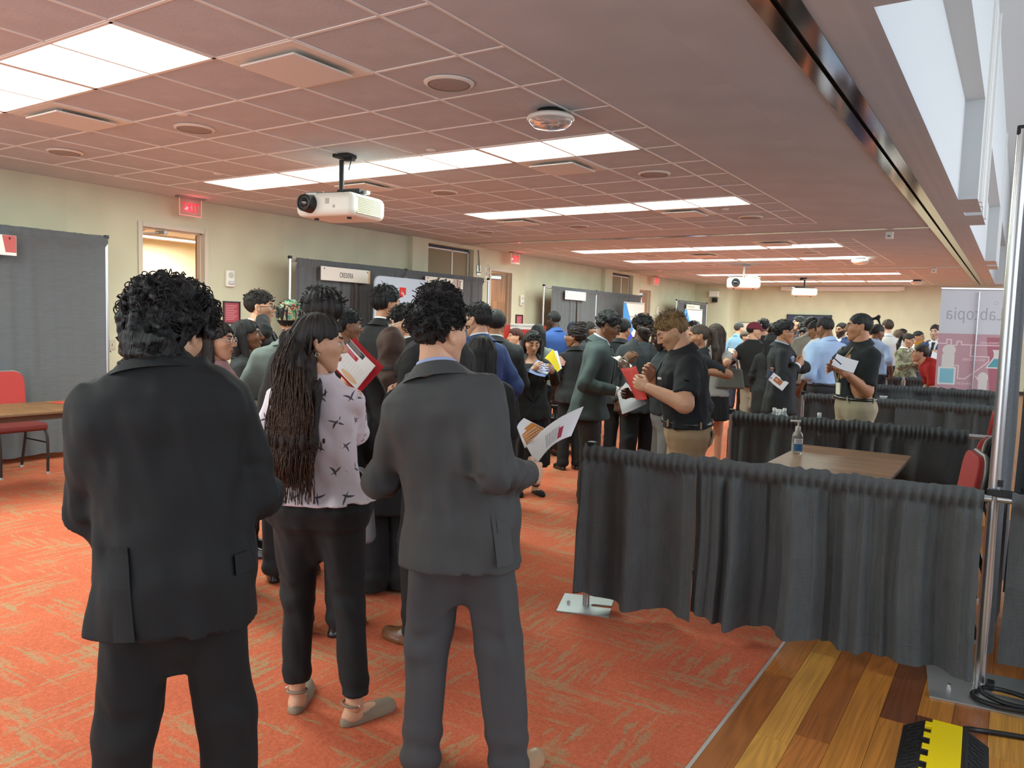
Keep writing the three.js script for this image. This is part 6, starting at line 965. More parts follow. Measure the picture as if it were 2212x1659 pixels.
  if (to.swoosh) for (const sd of to.swoosh) { const a = arms[sd], t = sl * 0.72, c = V3(...a.S).lerp(V3(...a.E), t), cam = g.worldToLocal(camera.position.clone()).sub(c), u = V3(...a.E).sub(V3(...a.S)).normalize(); cam.addScaledVector(u, -cam.dot(u)).normalize(); const ss = new THREE.Shape(); ss.moveTo(-0.02, 0.004); ss.quadraticCurveTo(-0.012, -0.012, 0.0, -0.007); ss.lineTo(0.024, 0.008); ss.lineTo(0.0, -0.001); ss.quadraticCurveTo(-0.012, -0.005, -0.02, 0.004); const m4 = new THREE.Matrix4().makeBasis(cam.clone().cross(u).negate().normalize(), u.clone().negate(), cam).setPosition(c.addScaledVector(cam, lerp(rA[0], rA[1], t) + 0.004)); put('sleeve_logo', new THREE.ExtrudeGeometry(ss, { depth: 0.003, bevelEnabled: false }).applyMatrix4(m4), cloth('#e8e8e8'), gar); }
  // lower garment
  const [bk, bc, bo = {}] = s.bottom, bm = cloth(bc, 0.85);
  if (bk === 'skirt') { const hm0 = bo.hem ?? 0.05, wq = bo.w ?? 0.26, rows = [[hm0, wq, wq * 0.82, 0], [0.55, lerp(0.2, wq, 0.5), 0.17, -0.01], [0.9, 0.185, 0.135, -0.015], [1.04, 0.15, 0.11, 0]]; put('skirt', netMesh((x, y, z) => Math.max(torsoD(rows, 0.008, x, y, z, 2) + 0.012 * Math.sin(Math.atan2(x, z) * 11 + 2 * noise3(x * 3, y * 2, z * 3)) * clamp((0.95 - y) / 0.5) + fold(x, y, z), hm0 - y), [-0.4, hm0 - 0.04, -0.36], [0.4, 1.08, 0.36], cG), bm, g); }
  else {
    const R = { trousers: [0.092, 0.08, 0.074], slim: [f ? 0.095 : 0.088, 0.064, 0.056], chino: [0.1, 0.082, 0.068], wide: [0.098, 0.108, 0.125], shorts: [0.1, 0.09, 0.06] }[bk], hemY = bo.hem ?? (bk === 'wide' ? 0.02 : bk === 'slim' ? 0.13 : 0.045), waist = bo.waist ?? 1.02;
    const rows = rowsB.filter(r => r[0] < waist && r[0] > 0.83); rows.push([waist, ...profile(rowsB, waist).slice(1)]); rows.unshift([0.66, 0.008, 0.02, -0.01], [0.73, 0.035, 0.05, -0.01], [0.8, 0.095, 0.08, -0.01]);
    const tD = (x, y, z) => { let d = torsoD(rows, 0.012, x, y, z); d = smin(d, legD(x, y, z, R[0] * bulk * hip, R[1], R[2]), 0.04); for (const l of legs) { const kf = 1 - clamp(Math.abs(y - 0.5) / 0.16); d += kf > 0 ? FA * 0.3 * kf * Math.sin(46 * y + 24 * x * l.sx + 6 * noise3(x * 8, y * 8, z * 8)) : 0; if (y < 0.3) { const kb = sstep(0.3, 0.08, y); d += FA * 0.22 * kb * Math.sin(62 * y + 20 * z); } } return Math.max(d + 0.8 * fold(x + 3, y * 0.8, z), hemY - y, y - waist); };
    const tb = put('trousers', netMesh(tD, [lo[0], hemY - 0.04, lo[2]], [hi[0], waist + 0.04, hi[2]], cG), bm, g);
    if (bo.belt) { const r = profile(rowsB, waist - 0.02), P = []; for (let i = 0; i < 40; i++) { const a = i / 40 * 2 * Math.PI; P.push(V3(Math.sin(a) * (r[1] + 0.017), waist - 0.02, r[3] + Math.cos(a) * (r[2] + 0.017))); } put('belt', new THREE.TubeGeometry(new THREE.CatmullRomCurve3(P, true), 60, 0.015, 6, true).scale(1, 1, 1), leather(bo.belt), tb); for (const a of [0.6, 1.9, 3.14, 4.4, 5.7]) put('belt_loop', box(0.012, 0.045, 0.008).rotateY(a).translate(Math.sin(a) * (r[1] + 0.034), waist - 0.02, r[3] + Math.cos(a) * (r[2] + 0.034)), bm, tb); }
    if (bo.pocket) put('back_pocket', patch(0.83, 0.94, y => bo.pocket * 0.05, y => bo.pocket * 0.14, -1, 0.005, rows, 0.016, 6, 6), bm, tb);
  }
  // shoes
  const [sk, sc] = s.shoes ?? ['dress', '#141210'];
  for (const l of legs) { const sm = new THREE.Matrix4().makeRotationY(l.fy * D2R).setPosition(l.fx, 0.0, l.fz), sg = shoeGeo(sk, [0.006, 0.008, 0.01, 0.013][lod]).clone().applyMatrix4(sm); const sh = put('shoe', sg, sk === 'dress' ? leather(sc) : cloth(sc, 0.8), g);
    if (sk === 'sneaker') put('sole', netMesh((x, y, z) => Math.max((Math.sqrt((x / 0.046) ** 2 + ((z - 0.06) / 0.143) ** 6) - 1) * 0.045, Math.abs(y - 0.012) - 0.012), [-0.07, -0.01, -0.1], [0.07, 0.05, 0.22], 0.012).applyMatrix4(sm), M.white, sh);
    if (sk === 'flat') { put('ankle_strap', new THREE.TorusGeometry(0.042, 0.006, 6, 22).rotateX(Math.PI / 2 + 0.15).translate(0, 0.088, -0.025).applyMatrix4(sm), cloth(sc, 0.8), sh); put('foot_skin', netMesh((x, y, z) => smin(ell(x, y, z, [0.004, 0.028, 0.06], [0.034, 0.03, 0.115]), cap(x, y, z, [0, 0.04, -0.024], [0, 0.13, -0.02], 0.031, 0.03), 0.04), [-0.06, -0.01, -0.09], [0.06, 0.17, 0.2], 0.007).applyMatrix4(sm), std(skin, 0.6), sh); put('buckle', new THREE.TorusGeometry(0.011, 0.0025, 6, 12).translate(0.043 * l.sx, 0.088, -0.02).applyMatrix4(sm), M.chrome, sh); } }
  return { g, k, arms, patch, fwd, rowsG, inf, hm, surf };
}
// ---------- the crowd ----------
const birdTex = canvasTex(1024, 1024, (c, w, h) => {
  c.fillStyle = '#d9d0d6'; c.fillRect(0, 0, w, h); c.strokeStyle = '#4d4a50'; c.fillStyle = '#4d4a50';
  for (let i = 0; i < 6; i++) for (let j = 0; j < 6; j++) { // little swallows
    c.save(); c.translate((i + 0.5 + (j % 2) * 0.5) / 6 * w, (j + 0.5) / 6 * h); c.rotate((h3(i, j, 2) - 0.5) * 5); const s = w / 6 * 0.24;
    c.beginPath(); c.moveTo(-s, -s * 0.5); c.quadraticCurveTo(-s * 0.3, -s * 0.35, 0, 0); c.quadraticCurveTo(s * 0.1, -s * 0.6, s * 0.7, -s); c.quadraticCurveTo(s * 0.45, -s * 0.3, s * 0.3, s * 0.1); c.lineTo(s * 0.9, s * 0.35); c.lineTo(s * 0.3, s * 0.3); c.lineTo(s * 0.05, s * 0.85); c.lineTo(0, s * 0.25); c.quadraticCurveTo(-s * 0.5, 0, -s, -s * 0.5); c.fill(); c.restore();
  }
});
const BLK = '#0f1011', BLK2 = '#1a1b1c';
const suit = (c, o) => ['suit', c, o]; const tr = (c, o) => ['trousers', c, o];
const PEOPLE = {};
const CROWD = {
  curly: { p: [382, 622, 2.04], sex: 'm', f: 176, head: [-24, 24, 5], lean: 3, tilt: -5, bulk: 0.95, shw: 0.9, nd: 0.035, skin: 'light', hair: ['bigcurly', '#100d0c'], hsd: 2, top: suit(BLK, { hem: 0.79, under: '#d8dada', vents: [0.1], flap: [-1], inf: 0.026, flare: 0.004, slw: 1.0 }), bottom: tr(BLK), l: { p: [250, 1090, 0.22], e: [190, 1100, -0.05] }, r: { p: [480, 1020, 0.28], e: [590, 1040, -0.05] }, feet: [[0.16, 0, 14], [-0.15, 0.06, -14]], sd: 1, label: 'person with bushy black curls in a black suit, back turned, beside the brown table' },
  blouse: { p: [694, 680, 2.98], sex: 'f', f: 160, head: [-66, 4, 0], bulk: 1.06, hip: 1.16, tilt: -2, skin: 'light', hair: ['halfup', '#231712'], mane: '#4a3020', hairTie: '#b98774', earring: 1, top: ['blouse', '#d9d0d6', { print: [birdTex, 0.62], hem: 0.945, inf: 0.022, sl: 1.35, flare: 0.012 }], bottom: ['slim', '#17181a', {}], shoes: ['flat', '#8a7a66'], r: { p: [748, 830, 0.3], e: [790, 1010, 0.02] }, l: [0.2, 1.0, 0.16, 'relaxed'], feet: [[0.09, 0.02, 6], [-0.2, -0.06, -42]], sd: 4, label: 'person with long brown hair and half-up clasp in a white bird-print blouse' },
  grey: { p: [955, 644, 2.56], sex: 'm', f: 166, tilt: -11, shw: 0.86, bulk: 0.97, head: [-34, 2, 2], skin: 'light', hair: ['curly', '#14100f'], hsd: 5, top: suit('#414141', { hem: 0.8, under: '#9aa6c8', vents: [-0.13], ventDir: -1, flap: [-1], inf: 0.024, slw: 1.0 }), bottom: tr('#434345'), shoes: ['dress', '#b09070'], r: { p: [1146, 1022, 0.08], e: [1085, 1100, -0.2], th: [0, 1, 0.3] }, l: [0.2, 1.08, 0.26, 'grip'], feet: [[0.12, -0.02, 14], [-0.2, 0.02, -30]], sd: 7, label: 'person in a grey suit seen from behind, holding an open folded leaflet' },
  brownshoe: { p: [942, 612, 3.7], sex: 'm', f: 232, head: [20, 0, 0], skin: 'light', hair: ['short', '#1d1613'], top: suit(BLK2, { under: '#d8d8da' }), bottom: tr(BLK2), shoes: ['dress', '#6a4327'], l: { p: [848, 862, -0.05], e: [880, 905, -0.35] }, r: [-0.16, 1.1, 0.25, 'grip'], feet: [[0.1, 0.02, 0], [-0.1, 0.1, -20]], sd: 8, label: 'tall person in a black suit and brown leather shoes behind the grey suit' },
  hijab: { p: [846, 708, 4.4], sex: 'f', f: 184, head: [-10, 0, 0], skin: 'tan', hair: ['hijab', '#4b372d'], top: ['coat', '#212123', { hem: 0.55, flare: 0.05 }], bottom: ['wide', '#1c1c1e'], l: [0.17, 1.05, 0.2, 'grip'], r: 'h', sd: 9, label: 'person in a brown headscarf and wide black trousers seen from behind' },
  bobhair: { p: [694, 628, 3.75], sex: 'm', f: 186, head: [10, 5, 0], skin: 'light', hair: ['thick', '#1b1513'], hsd: 9, top: suit(BLK2, { under: '#d0d0d0' }), bottom: tr(BLK2), shoes: ['dress', '#151312'], l: [0.16, 1.1, 0.26, 'grip'], r: 'h', feet: [[0.1, 0, 5], [-0.1, -0.04, -50]], sd: 10, label: 'person with thick dark hair in black behind the bird-print blouse' },
  greyshoulder: { p: [750, 668, 5.0], sex: 'm', f: 120, head: [-10, 0, 0], skin: 'brown', hair: ['short', '#141110'], top: suit('#77797b', {}), bottom: tr('#222326'), sd: 11, label: 'person in a light grey jacket half hidden behind the red folder' },
  tallbanner: { p: [836, 622, 5.75], sex: 'm', f: 140, head: [-22, 0, 0], skin: 'tan', hair: ['quiff', '#151211'], hsd: 3, top: suit(BLK2, { under: '#ececec' }), bottom: tr(BLK2), r: [-0.12, 1.1, 0.28], sd: 12, label: 'tall person in a black suit standing in front of the pale blue banner' },
  lookdown: { p: [868, 662, 5.35], sex: 'm', f: 250, head: [10, 18, 0], skin: 'light', hair: ['wavy', '#15110f'], glasses: 'clear', top: suit(BLK, { v: true, inner: '#e4e4e6' }), bottom: tr(BLK), l: [0.1, 1.1, 0.3], r: [-0.1, 1.1, 0.3], sd: 13, label: 'person with glasses looking down behind the brown headscarf' },
  greencap: { p: [634, 650, 4.5], sex: 'm', f: 168, head: [-15, 0, 0], skin: 'tan', hair: ['patterncap', '#12100f'], top: suit('#717c76', { under: '#c9cfd2' }), bottom: tr('#2a2c2e'), sd: 14, label: 'person in a sage blazer and a green floral cap' },
  handface: { p: [563, 630, 6.0], sex: 'm', f: 84, head: [0, 0, 0], skin: 'light', hair: ['short', '#231912'], glasses: '#3a3330', beard: 0.4, top: suit(BLK2, { v: true, inner: '#e6e6e8', tie: '#2a3550', cuff: '#e8e8e8' }), bottom: tr(BLK2), r: { p: [566, 690, -0.18], e: [558, 735, -0.3], k: 'fist', th: [0, 0, -1] }, l: [0.15, 1.1, 0.22], sd: 15, label: 'person in a black suit and glasses raising a hand to the face by the wall' },
  profile: { p: [532, 691, 5.0], sex: 'f', f: 76, head: [8, -8, 0], skin: 'brown', hair: ['long', '#17110f'], top: suit(BLK2, { v: 1.05, vw: 0.08, inner: '#b39d6b', noCollar: true, innerTop: 1.43 }), bottom: tr(BLK2), r: [-0.12, 1.1, 0.25], l: [0.12, 1.1, 0.25], sd: 16, shoes: ['dress', '#131313'], label: 'person with long dark hair in a black jacket over a gold top, in profile' },
  glasseswoman: { p: [470, 694, 4.2], sex: 'f', f: 66, head: [6, 0, 0], skin: 'light', hair: ['longw', '#241712'], glasses: 'clear', top: ['shirt', '#b98f92', { sl: 2, collar: false }], bottom: tr('#222'), r: [-0.12, 1.1, 0.25], l: [0.12, 1.12, 0.25], sd: 17, label: 'smiling person with clear glasses and a dusty pink top behind the black curls' },
  gel: { p: [1033, 657, 5.6], sex: 'm', f: 214, head: [14, 0, 0], skin: 'light', hair: ['fade', '#1d1b1b'], glasses: '#1a1a1a', top: suit('#2f4270', { under: '#e9e9ec' }), bottom: tr('#20242e'), l: [0.1, 1.1, 0.28], sd: 18, label: 'person with glossy combed-back hair in a navy blazer, seen from behind' },
  whitecollar: { p: [1071, 671, 6.5], sex: 'm', f: 172, head: [12, 6, 0], bulk: 1.06, skin: 'tan', hair: ['short', '#1a1716'], hsd: 1, top: suit('#26292a', { under: '#e9e9ea' }), bottom: tr('#1f2122'), r: [-0.12, 1.12, 0.28], l: [0.12, 1.1, 0.28], sd: 19, label: 'person in a charcoal suit with white collar beside the navy blazer, back turned' },
  reader: { p: [1152, 716, 7.0], sex: 'f', f: 14, head: [0, 22, 0], shut: true, skin: 'light', hair: ['long', '#1d1512'], shades: true, top: suit('#202122', { v: 0.98, vw: 0.11, inner: '#19191b', noCollar: true, innerTop: 1.385, hem: 0.8 }), bottom: ['skirt', '#1f2022', { hem: 0.3, w: 0.22 }], shoes: ['flat', '#1c1a19'], r: { p: [1150, 800, -0.25] }, l: { p: [1193, 803, -0.25] }, sd: 20, label: 'person in black with sunglasses on her head reading a blue leaflet' },
  darkblazer: { p: [1040, 728, 4.3], sex: 'f', f: 190, head: [-10, 8, 0], skin: 'tan', hair: ['longw', '#1c1512'], hsd: 4, top: suit(BLK2, {}), bottom: tr(BLK2), l: [0.12, 1.1, 0.26], r: [-0.12, 1.1, 0.26], sd: 21, label: 'person with long dark hair in a black blazer just past the grey suit shoulder' },
  redhair: { p: [1113, 710, 9.3], sex: 'f', f: -70, head: [0, 0, 0], skin: 'light', hair: ['short', '#5a2c1c'], top: ['shirt', '#3a3a40', {}], bottom: tr(BLK), sd: 22, label: 'person with short auburn hair in front of the red display board' },
  locs: { p: [1163, 700, 8.6], sex: 'f', f: 175, head: [0, 0, 0], skin: 'dark', hair: ['locs', '#171413'], top: ['shirt', '#8f9792', { collar: false }], bottom: tr(BLK), sd: 23, label: 'person with long black locs and a grey top behind the sunglasses' },
  blueshirt: { p: [1194, 673, 10.2], sex: 'm', f: 205, head: [25, 18, 0], bulk: 1.15, skin: 'deep', hair: ['buzz', '#110d0c'], top: ['shirt', '#2f4f8c', { hem: 0.86, sl: 1.2 }], bottom: tr('#22252c'), sd: 24, label: 'person with cropped hair in a royal blue shirt at the gathered drape' },
  beanie: { p: [1238, 697, 11], sex: 'm', f: 180, skin: 'dark', hair: ['beanie', '#111111', '#1c2338'], top: ['shirt', '#20242c', {}], bottom: tr(BLK), sd: 25, label: 'person in a navy beanie beyond the braided hair' },
  braids: { p: [1240, 708, 8.3], sex: 'f', f: 200, head: [55, 0, 0], skin: 'brown', hair: ['braids', '#2a1d18'], glasses: 'clear', top: suit('#202123', {}), bottom: tr(BLK), l: { p: [1213, 795, 0.1] }, r: [-0.1, 1.1, 0.2], sd: 26, label: 'person with a braided updo in black, holding papers by the yellow folder' },
  longskirt: { p: [1274, 695, 10.0], sex: 'f', f: 70, head: [10, 0, 0], skin: 'brown', hair: ['long', '#16110f'], glasses: 'clear', top: suit('#1f2021', { v: 1.0, vw: 0.09, inner: '#d9d9d9', noCollar: true }), bottom: ['skirt', '#1b1b1d', { hem: 0.03, w: 0.24 }], shoes: ['flat', '#1a1818'], l: [0.1, 1.05, 0.22], r: [-0.1, 1.05, 0.22], sd: 27, label: 'person in a long black skirt and white blouse with round glasses' },
  greensuit: { p: [1322, 676, 6.5], sex: 'm', f: 88, head: [0, 24, 0], lean: 10, skin: 'brown', hair: ['wavy', '#141110'], hsd: 7, glasses: '#1c1c1c', top: suit('#3f4b49', { v: true, inner: '#dcdcec', tie: '#20242c', hem: 0.8, flare: 0.03, cuff: '#e6e6ea' }), bottom: tr('#35332f'), shoes: ['dress', '#171513'], r: { p: [1332, 845, -0.2], e: [1262, 838, -0.2] }, l: { p: [1347, 782, 0.15], e: [1290, 830, 0.2] }, sd: 28, label: 'person in a dark green suit bending forward to look at the red folder' },
  blond: { p: [1443, 680, 4.95], sex: 'm', f: -82, head: [0, 30, 0], lean: 8, bulk: 1.2, belly: 1.22, arm: 1.4, neck: 1.15, skin: 'light', hair: ['quiff', '#a07f50'], beard: 0.45, shut: true, hsd: 6, top: ['polo', '#1d2023', { sl: 0.82, hem: 0.97, logo: true, swoosh: ['l'] }], bottom: ['chino', '#a58c6b', { belt: '#1a1715', pocket: 1 }], shoes: ['dress', '#5b4330'], l: { p: [1400, 838, -0.2], e: [1485, 850, -0.3] }, r: { p: [1412, 820, 0.15], e: [1450, 850, 0.2] }, sd: 29, label: 'broad blond person in a black polo and khaki trousers holding a red folder' },
  polo2: { p: [1428, 694, 6.0], sex: 'm', f: -75, head: [0, 20, 0], lean: 4, bulk: 1.1, arm: 1.2, skin: 'dark', hair: ['short', '#141110'], beard: 0.9, top: ['polo', '#22262a', { sl: 0.82, hem: 0.95, swoosh: ['l'] }], bottom: ['chino', '#7f8482', {}], l: { p: [1357, 800, -0.1], e: [1400, 840, -0.2] }, r: [-0.1, 1.1, 0.3], sd: 30, label: 'person in a black polo and grey trousers hidden behind the blond one' },
  darkjacket: { p: [1394, 682, 7.4], sex: 'm', f: 30, head: [30, 12, 0], skin: 'dark', hair: ['curly', '#1d1917'], glasses: '#9a9a9a', beard: 0.9, top: suit('#35383a', { v: true, inner: '#44484c', noCollar: true }), bottom: tr(BLK), sd: 31, label: 'bearded person with glasses in a dark grey jacket beyond the blond one' },
  wavybrown: { p: [1312, 675, 10.7], sex: 'm', f: 200, head: [-20, 5, 0], skin: 'light', hair: ['wavy', '#4a3423'], top: suit('#26282a', {}), bottom: tr(BLK), sd: 32, label: 'person with wavy brown hair behind the dark green suit' },
  blacksuit5: { p: [1348, 690, 8.4], sex: 'm', f: 150, head: [0, 10, 0], skin: 'tan', hair: ['short', '#141211'], top: suit('#25282a', {}), bottom: tr(BLK), sd: 33, label: 'person in a black suit between the green suit and the blue banner, back turned' },
  poloWoman: { p: [1508, 701, 7.1], sex: 'f', f: -80, head: [0, 6, 0], bulk: 1.08, arm: 1.1, skin: 'tan', hair: ['pony', '#5d4c3e'], top: ['polo', '#24282b', { sl: 0.85, hem: 0.93, logo: true, swoosh: ['l'] }], bottom: ['slim', '#1e2022', { hem: 0.06 }], l: { p: [1524, 803, -0.2], e: [1562, 800, -0.12] }, r: [-0.06, 1.08, 0.26], sd: 34, label: 'person with a ponytail in a black polo and black trousers facing the green suit' },
  tote: { p: [1545, 700, 8.4], sex: 'f', f: 195, head: [20, 0, 0], skin: 'light', hair: ['longw', '#4a3526'], top: ['shirt', '#a5a39f', { hem: 0.9, sl: 0.8 }], bottom: ['skirt', '#1d2024', { hem: 0.62, w: 0.2 }], skirtLegs: true, shoes: ['sneaker', '#a9a9aa'], r: { p: [1568, 795, 0.0], e: [1572, 770, -0.3] }, sd: 35, label: 'person with long brown hair in a grey top carrying the tote bag' },
  far1: { p: [1478, 697, 11.2], sex: 'm', f: 60, skin: 'light', hair: ['short', '#171413'], top: ['shirt', '#dfe3ec', {}], bottom: tr(BLK), sd: 36, label: 'person in a white shirt with short black hair beyond the ponytail' },
  far2: { p: [1497, 694, 12.2], sex: 'm', f: -60, skin: 'light', hair: ['wavy', '#171413'], top: ['shirt', '#3a4c78', {}], bottom: tr(BLK), sd: 37, label: 'person in a navy shirt beyond the ponytail, near the far corner drape' },
  lightblue: { p: [1598, 697, 15.0], sex: 'm', f: 140, head: [-15, 0, 0], skin: 'light', hair: ['fade', '#4b4743'], top: ['shirt', '#7fa6c4', { hem: 0.88 }], bottom: tr('#262b3c'), shoes: ['sneaker', '#23304a'], feet: [[0.1, 0, 70], [-0.1, 0.05, 60]], sd: 38, label: 'person with grey hair in a sky blue pullover beside the maroon cap' },
  paleface: { p: [1612, 716, 13.6], sex: 'f', f: 60, skin: 'pale', hair: ['short', '#6d5b45'], top: ['shirt', '#b9b3a8', {}], bottom: tr(BLK), sd: 39, label: 'small fair-haired person half hidden behind the maroon cap' },
  redcap: { p: [1632, 697, 10.8], sex: 'm', f: 138, head: [-40, 0, 0], skin: 'light', hair: ['cap', '#251a14', '#6e2233'], top: ['tee', '#191b1c', { sl: 1.05, hem: 0.8, slw: 1.15 }], bottom: ['chino', '#98907f', {}], shoes: ['sneaker', '#222'], l: { p: [1588, 768, -0.15] }, sd: 40, label: 'person in a maroon cap, loose black T-shirt and stone trousers' },
  crossed: { p: [1698, 693, 7.8], sex: 'm', f: 96, head: [0, 4, 0], skin: 'tan', hair: ['wavy', '#131212'], hsd: 8, glasses: '#2a2622', top: suit('#202224', { v: true, inner: '#a9bfdc', hem: 0.76, pocket: true, cuff: '#e6e6e6' }), bottom: tr(BLK), r: { p: [1722, 790, -0.16], e: [1690, 805, -0.2] }, l: { p: [1695, 800, -0.05], e: [1735, 800, 0.0] }, sd: 41, label: 'person in a black suit and glasses standing with arms crossed' },
  palebluer: { p: [1780, 688, 8.8], sex: 'm', f: -140, head: [10, 20, 0], lean: 3, bulk: 1.2, belly: 1.2, skin: 'brown', hair: ['fade', '#1c1817'], top: ['shirt', '#a3bbdc', { hem: 0.98, sl: 1.5, slw: 1.25 }], bottom: tr('#2b2c2e', { belt: '#1b1b1b', waist: 1.0 }), l: { p: [1745, 815, 0.1], e: [1752, 790, -0.2] }, r: [-0.1, 1.1, 0.28], sd: 42, label: 'stout person in a pale blue dress shirt looking down, back half turned' },
  whiteshirt1: { p: [1760, 694, 9.8], sex: 'm', f: -120, head: [0, 20, 0], skin: 'brown', hair: ['short', '#161413'], top: ['shirt', '#cfd0dc', { slw: 1.2 }], bottom: tr('#2a2b2e'), sd: 43, label: 'person in a white shirt close beside the pale blue dress shirt' },
  greyjacket2: { p: [1757, 686, 11.4], sex: 'm', f: 200, head: [-150, 10, 0], skin: 'dark', hair: ['short', '#131110'], top: suit('#8b8678', { under: '#ddd' }), bottom: tr('#555'), sd: 44, label: 'dark-haired person in a taupe blazer behind the pale blue dress shirt' },
  boy: { p: [1738, 709, 12.4], sex: 'm', f: -10, head: [-15, 5, 0], skin: 'light', hair: ['wavy', '#15120f'], top: ['tee', '#23262a', {}], bottom: tr(BLK), sd: 45, label: 'young person facing this way beside the taupe blazer' },
  farhead1: { p: [1726, 683, 14], sex: 'f', f: -70, skin: 'light', hair: ['long', '#171311'], top: ['shirt', '#2c2c30', {}], bottom: tr(BLK), sd: 46, label: 'tall dark-haired person in front of the dark blue wall screen' },
  farhead2: { p: [1737, 697, 13.2], sex: 'm', f: 180, skin: 'light', hair: ['curly', '#2b211b'], top: ['tee', '#2c2f36', {}], bottom: tr(BLK), sd: 47, label: 'curly-haired person with back turned under the dark blue wall screen' },
  farhead3: { p: [1669, 700, 13], sex: 'm', f: 170, skin: 'light', hair: ['curly', '#2a2320'], top: ['tee', '#3a3d40', {}], bottom: tr(BLK), sd: 48, label: 'curly-haired person behind the maroon cap, back turned' },
  hooded: { p: [1668, 719, 9.6], sex: 'f', f: 170, skin: 'tan', hair: ['long', '#0f0e0e'], top: ['coat', '#161718', { hem: 0.6 }], bottom: tr(BLK), sd: 49, label: 'short person in black with straight black hair behind the crossed arms' },
  farhead4: { p: [1650, 690, 12.6], sex: 'm', f: 180, skin: 'light', hair: ['curly', '#231d1a'], top: ['tee', '#2b2b2d', {}], bottom: tr(BLK), sd: 50, label: 'dark curly head just above the maroon cap' },
  beardnavy: { p: [1818, 698, 13], sex: 'm', f: -40, skin: 'tan', hair: ['short', '#2a1c16'], beard: 0.95, top: suit('#2c3c63', { v: true }), bottom: tr('#222'), sd: 51, label: 'bearded person in a navy suit glimpsed behind the topknot face' },
  topknot: { p: [1857, 677, 6.7], sex: 'm', f: -62, head: [-22, 0, 0], bulk: 1.2, belly: 1.15, arm: 1.38, neck: 1.18, skin: 'tan', hair: ['topknot', '#131010'], top: ['polo', '#1a1e20', { sl: 0.84, hem: 0.99, logo: true }], bottom: ['chino', '#a2957a', { belt: '#1c1a18' }], shoes: ['dress', '#43362a'], l: { p: [1832, 810, -0.28], e: [1898, 838, -0.1], k: 'grip' }, r: { p: [1786, 800, -0.3], e: [1800, 832, -0.05], k: 'open', th: [0, 1, 0] }, sd: 52, label: 'person with a topknot in a black polo gesturing with papers in hand' },
  bluerolled: { p: [1899, 702, 11.4], sex: 'm', f: 150, head: [-25, 12, 0], skin: 'brown', hair: ['fade', '#1f1a17'], top: ['shirt', '#a9c0e0', { sl: 1.4 }], bottom: tr('#2b2c30'), r: { p: [1925, 805, -0.2] }, sd: 53, label: 'person in a pale blue shirt reaching over behind the topknot shoulder' },
  whiteshirt2: { p: [1917, 691, 13.2], sex: 'm', f: 200, head: [20, 0, 0], bulk: 1.06, skin: 'pale', hair: ['fade', '#45301f'], top: ['shirt', '#dcd9d4', { slw: 1.2 }], bottom: tr('#30323a'), sd: 54, label: 'tall person with a high fade in a white dress shirt seen from behind' },
  farhead5: { p: [1887, 706, 14.9], sex: 'm', f: 180, skin: 'tan', hair: ['short', '#1b1512'], top: ['tee', '#3a3d44', {}], bottom: tr(BLK), sd: 55, label: 'dark-haired person between the topknot and the pale blue shirt' },
  farhead6: { p: [1941, 712, 14.0], sex: 'f', f: 190, skin: 'light', hair: ['long', '#6b4f36'], top: ['shirt', '#6d6a66', {}], bottom: tr(BLK), sd: 56, label: 'person with light brown hair beyond the camouflage uniform' },
  farhead7: { p: [1951, 711, 16], sex: 'm', f: 90, skin: 'tan', hair: ['short', '#1a1613'], top: ['tee', '#23252b', {}], bottom: tr(BLK), sd: 57, label: 'short-haired person at the very back near the camouflage uniform' },
  camo: { p: [1966, 721, 12.5], sex: 'f', f: 40, head: [20, 14, 0], skin: 'light', hair: ['pony', '#33261d'], top: ['coat', '#77735a', { camo: true, hem: 0.75, inf: 0.03 }], bottom: tr('#6b6750'), r: { p: [1975, 785, -0.25] }, l: { p: [1985, 783, -0.2] }, sd: 58, label: 'person in a camouflage uniform with a low ponytail looking down' },
  orange: { p: [1986, 715, 13.6], sex: 'f', f: 60, skin: 'tan', hair: ['bun', '#1c1613'], top: ['shirt', '#d6d3cc', {}], bottom: tr('#333'), r: { p: [1985, 748, -0.3] }, l: { p: [1998, 748, -0.2] }, sd: 59, label: 'person in a white blouse holding an orange folder' },
  navysuit: { p: [2022, 703, 13], sex: 'm', f: -14, head: [-6, -4, 0], skin: 'pale', hair: ['quiff', '#3a251b'], beard: 0.35, top: suit('#2c3f68', { v: true, inner: '#f0f0f0', tie: '#231a22', badge: true }), bottom: tr('#26324e'), r: [-0.08, 1.06, 0.25], l: { p: [2031, 768, -0.3] }, sd: 60, label: 'person in a navy suit and dark tie facing this way, hands clasped' },
  redshirt: { p: [1988, 764, 10.8], sex: 'm', f: -84, head: [0, -6, 0], lean: 52, k: 1.02, bulk: 1.1, skin: 'light', hair: ['fade', '#3d2718'], top: ['tee', '#b32822', { sl: 0.85, hem: 0.9 }], bottom: tr('#2d2f35'), l: [0.16, 0.78, 0.45], r: [-0.16, 0.78, 0.45], sit: 0.12, sd: 61, label: 'person in a red T-shirt leaning far forward over the table' },
};
const ONLY = globalThis.__ONLY;
for (const [k, s] of Object.entries(CROWD)) { if (ONLY && !ONLY.includes(k)) continue; s.log = globalThis.__LOG; PEOPLE[k] = person(s); }
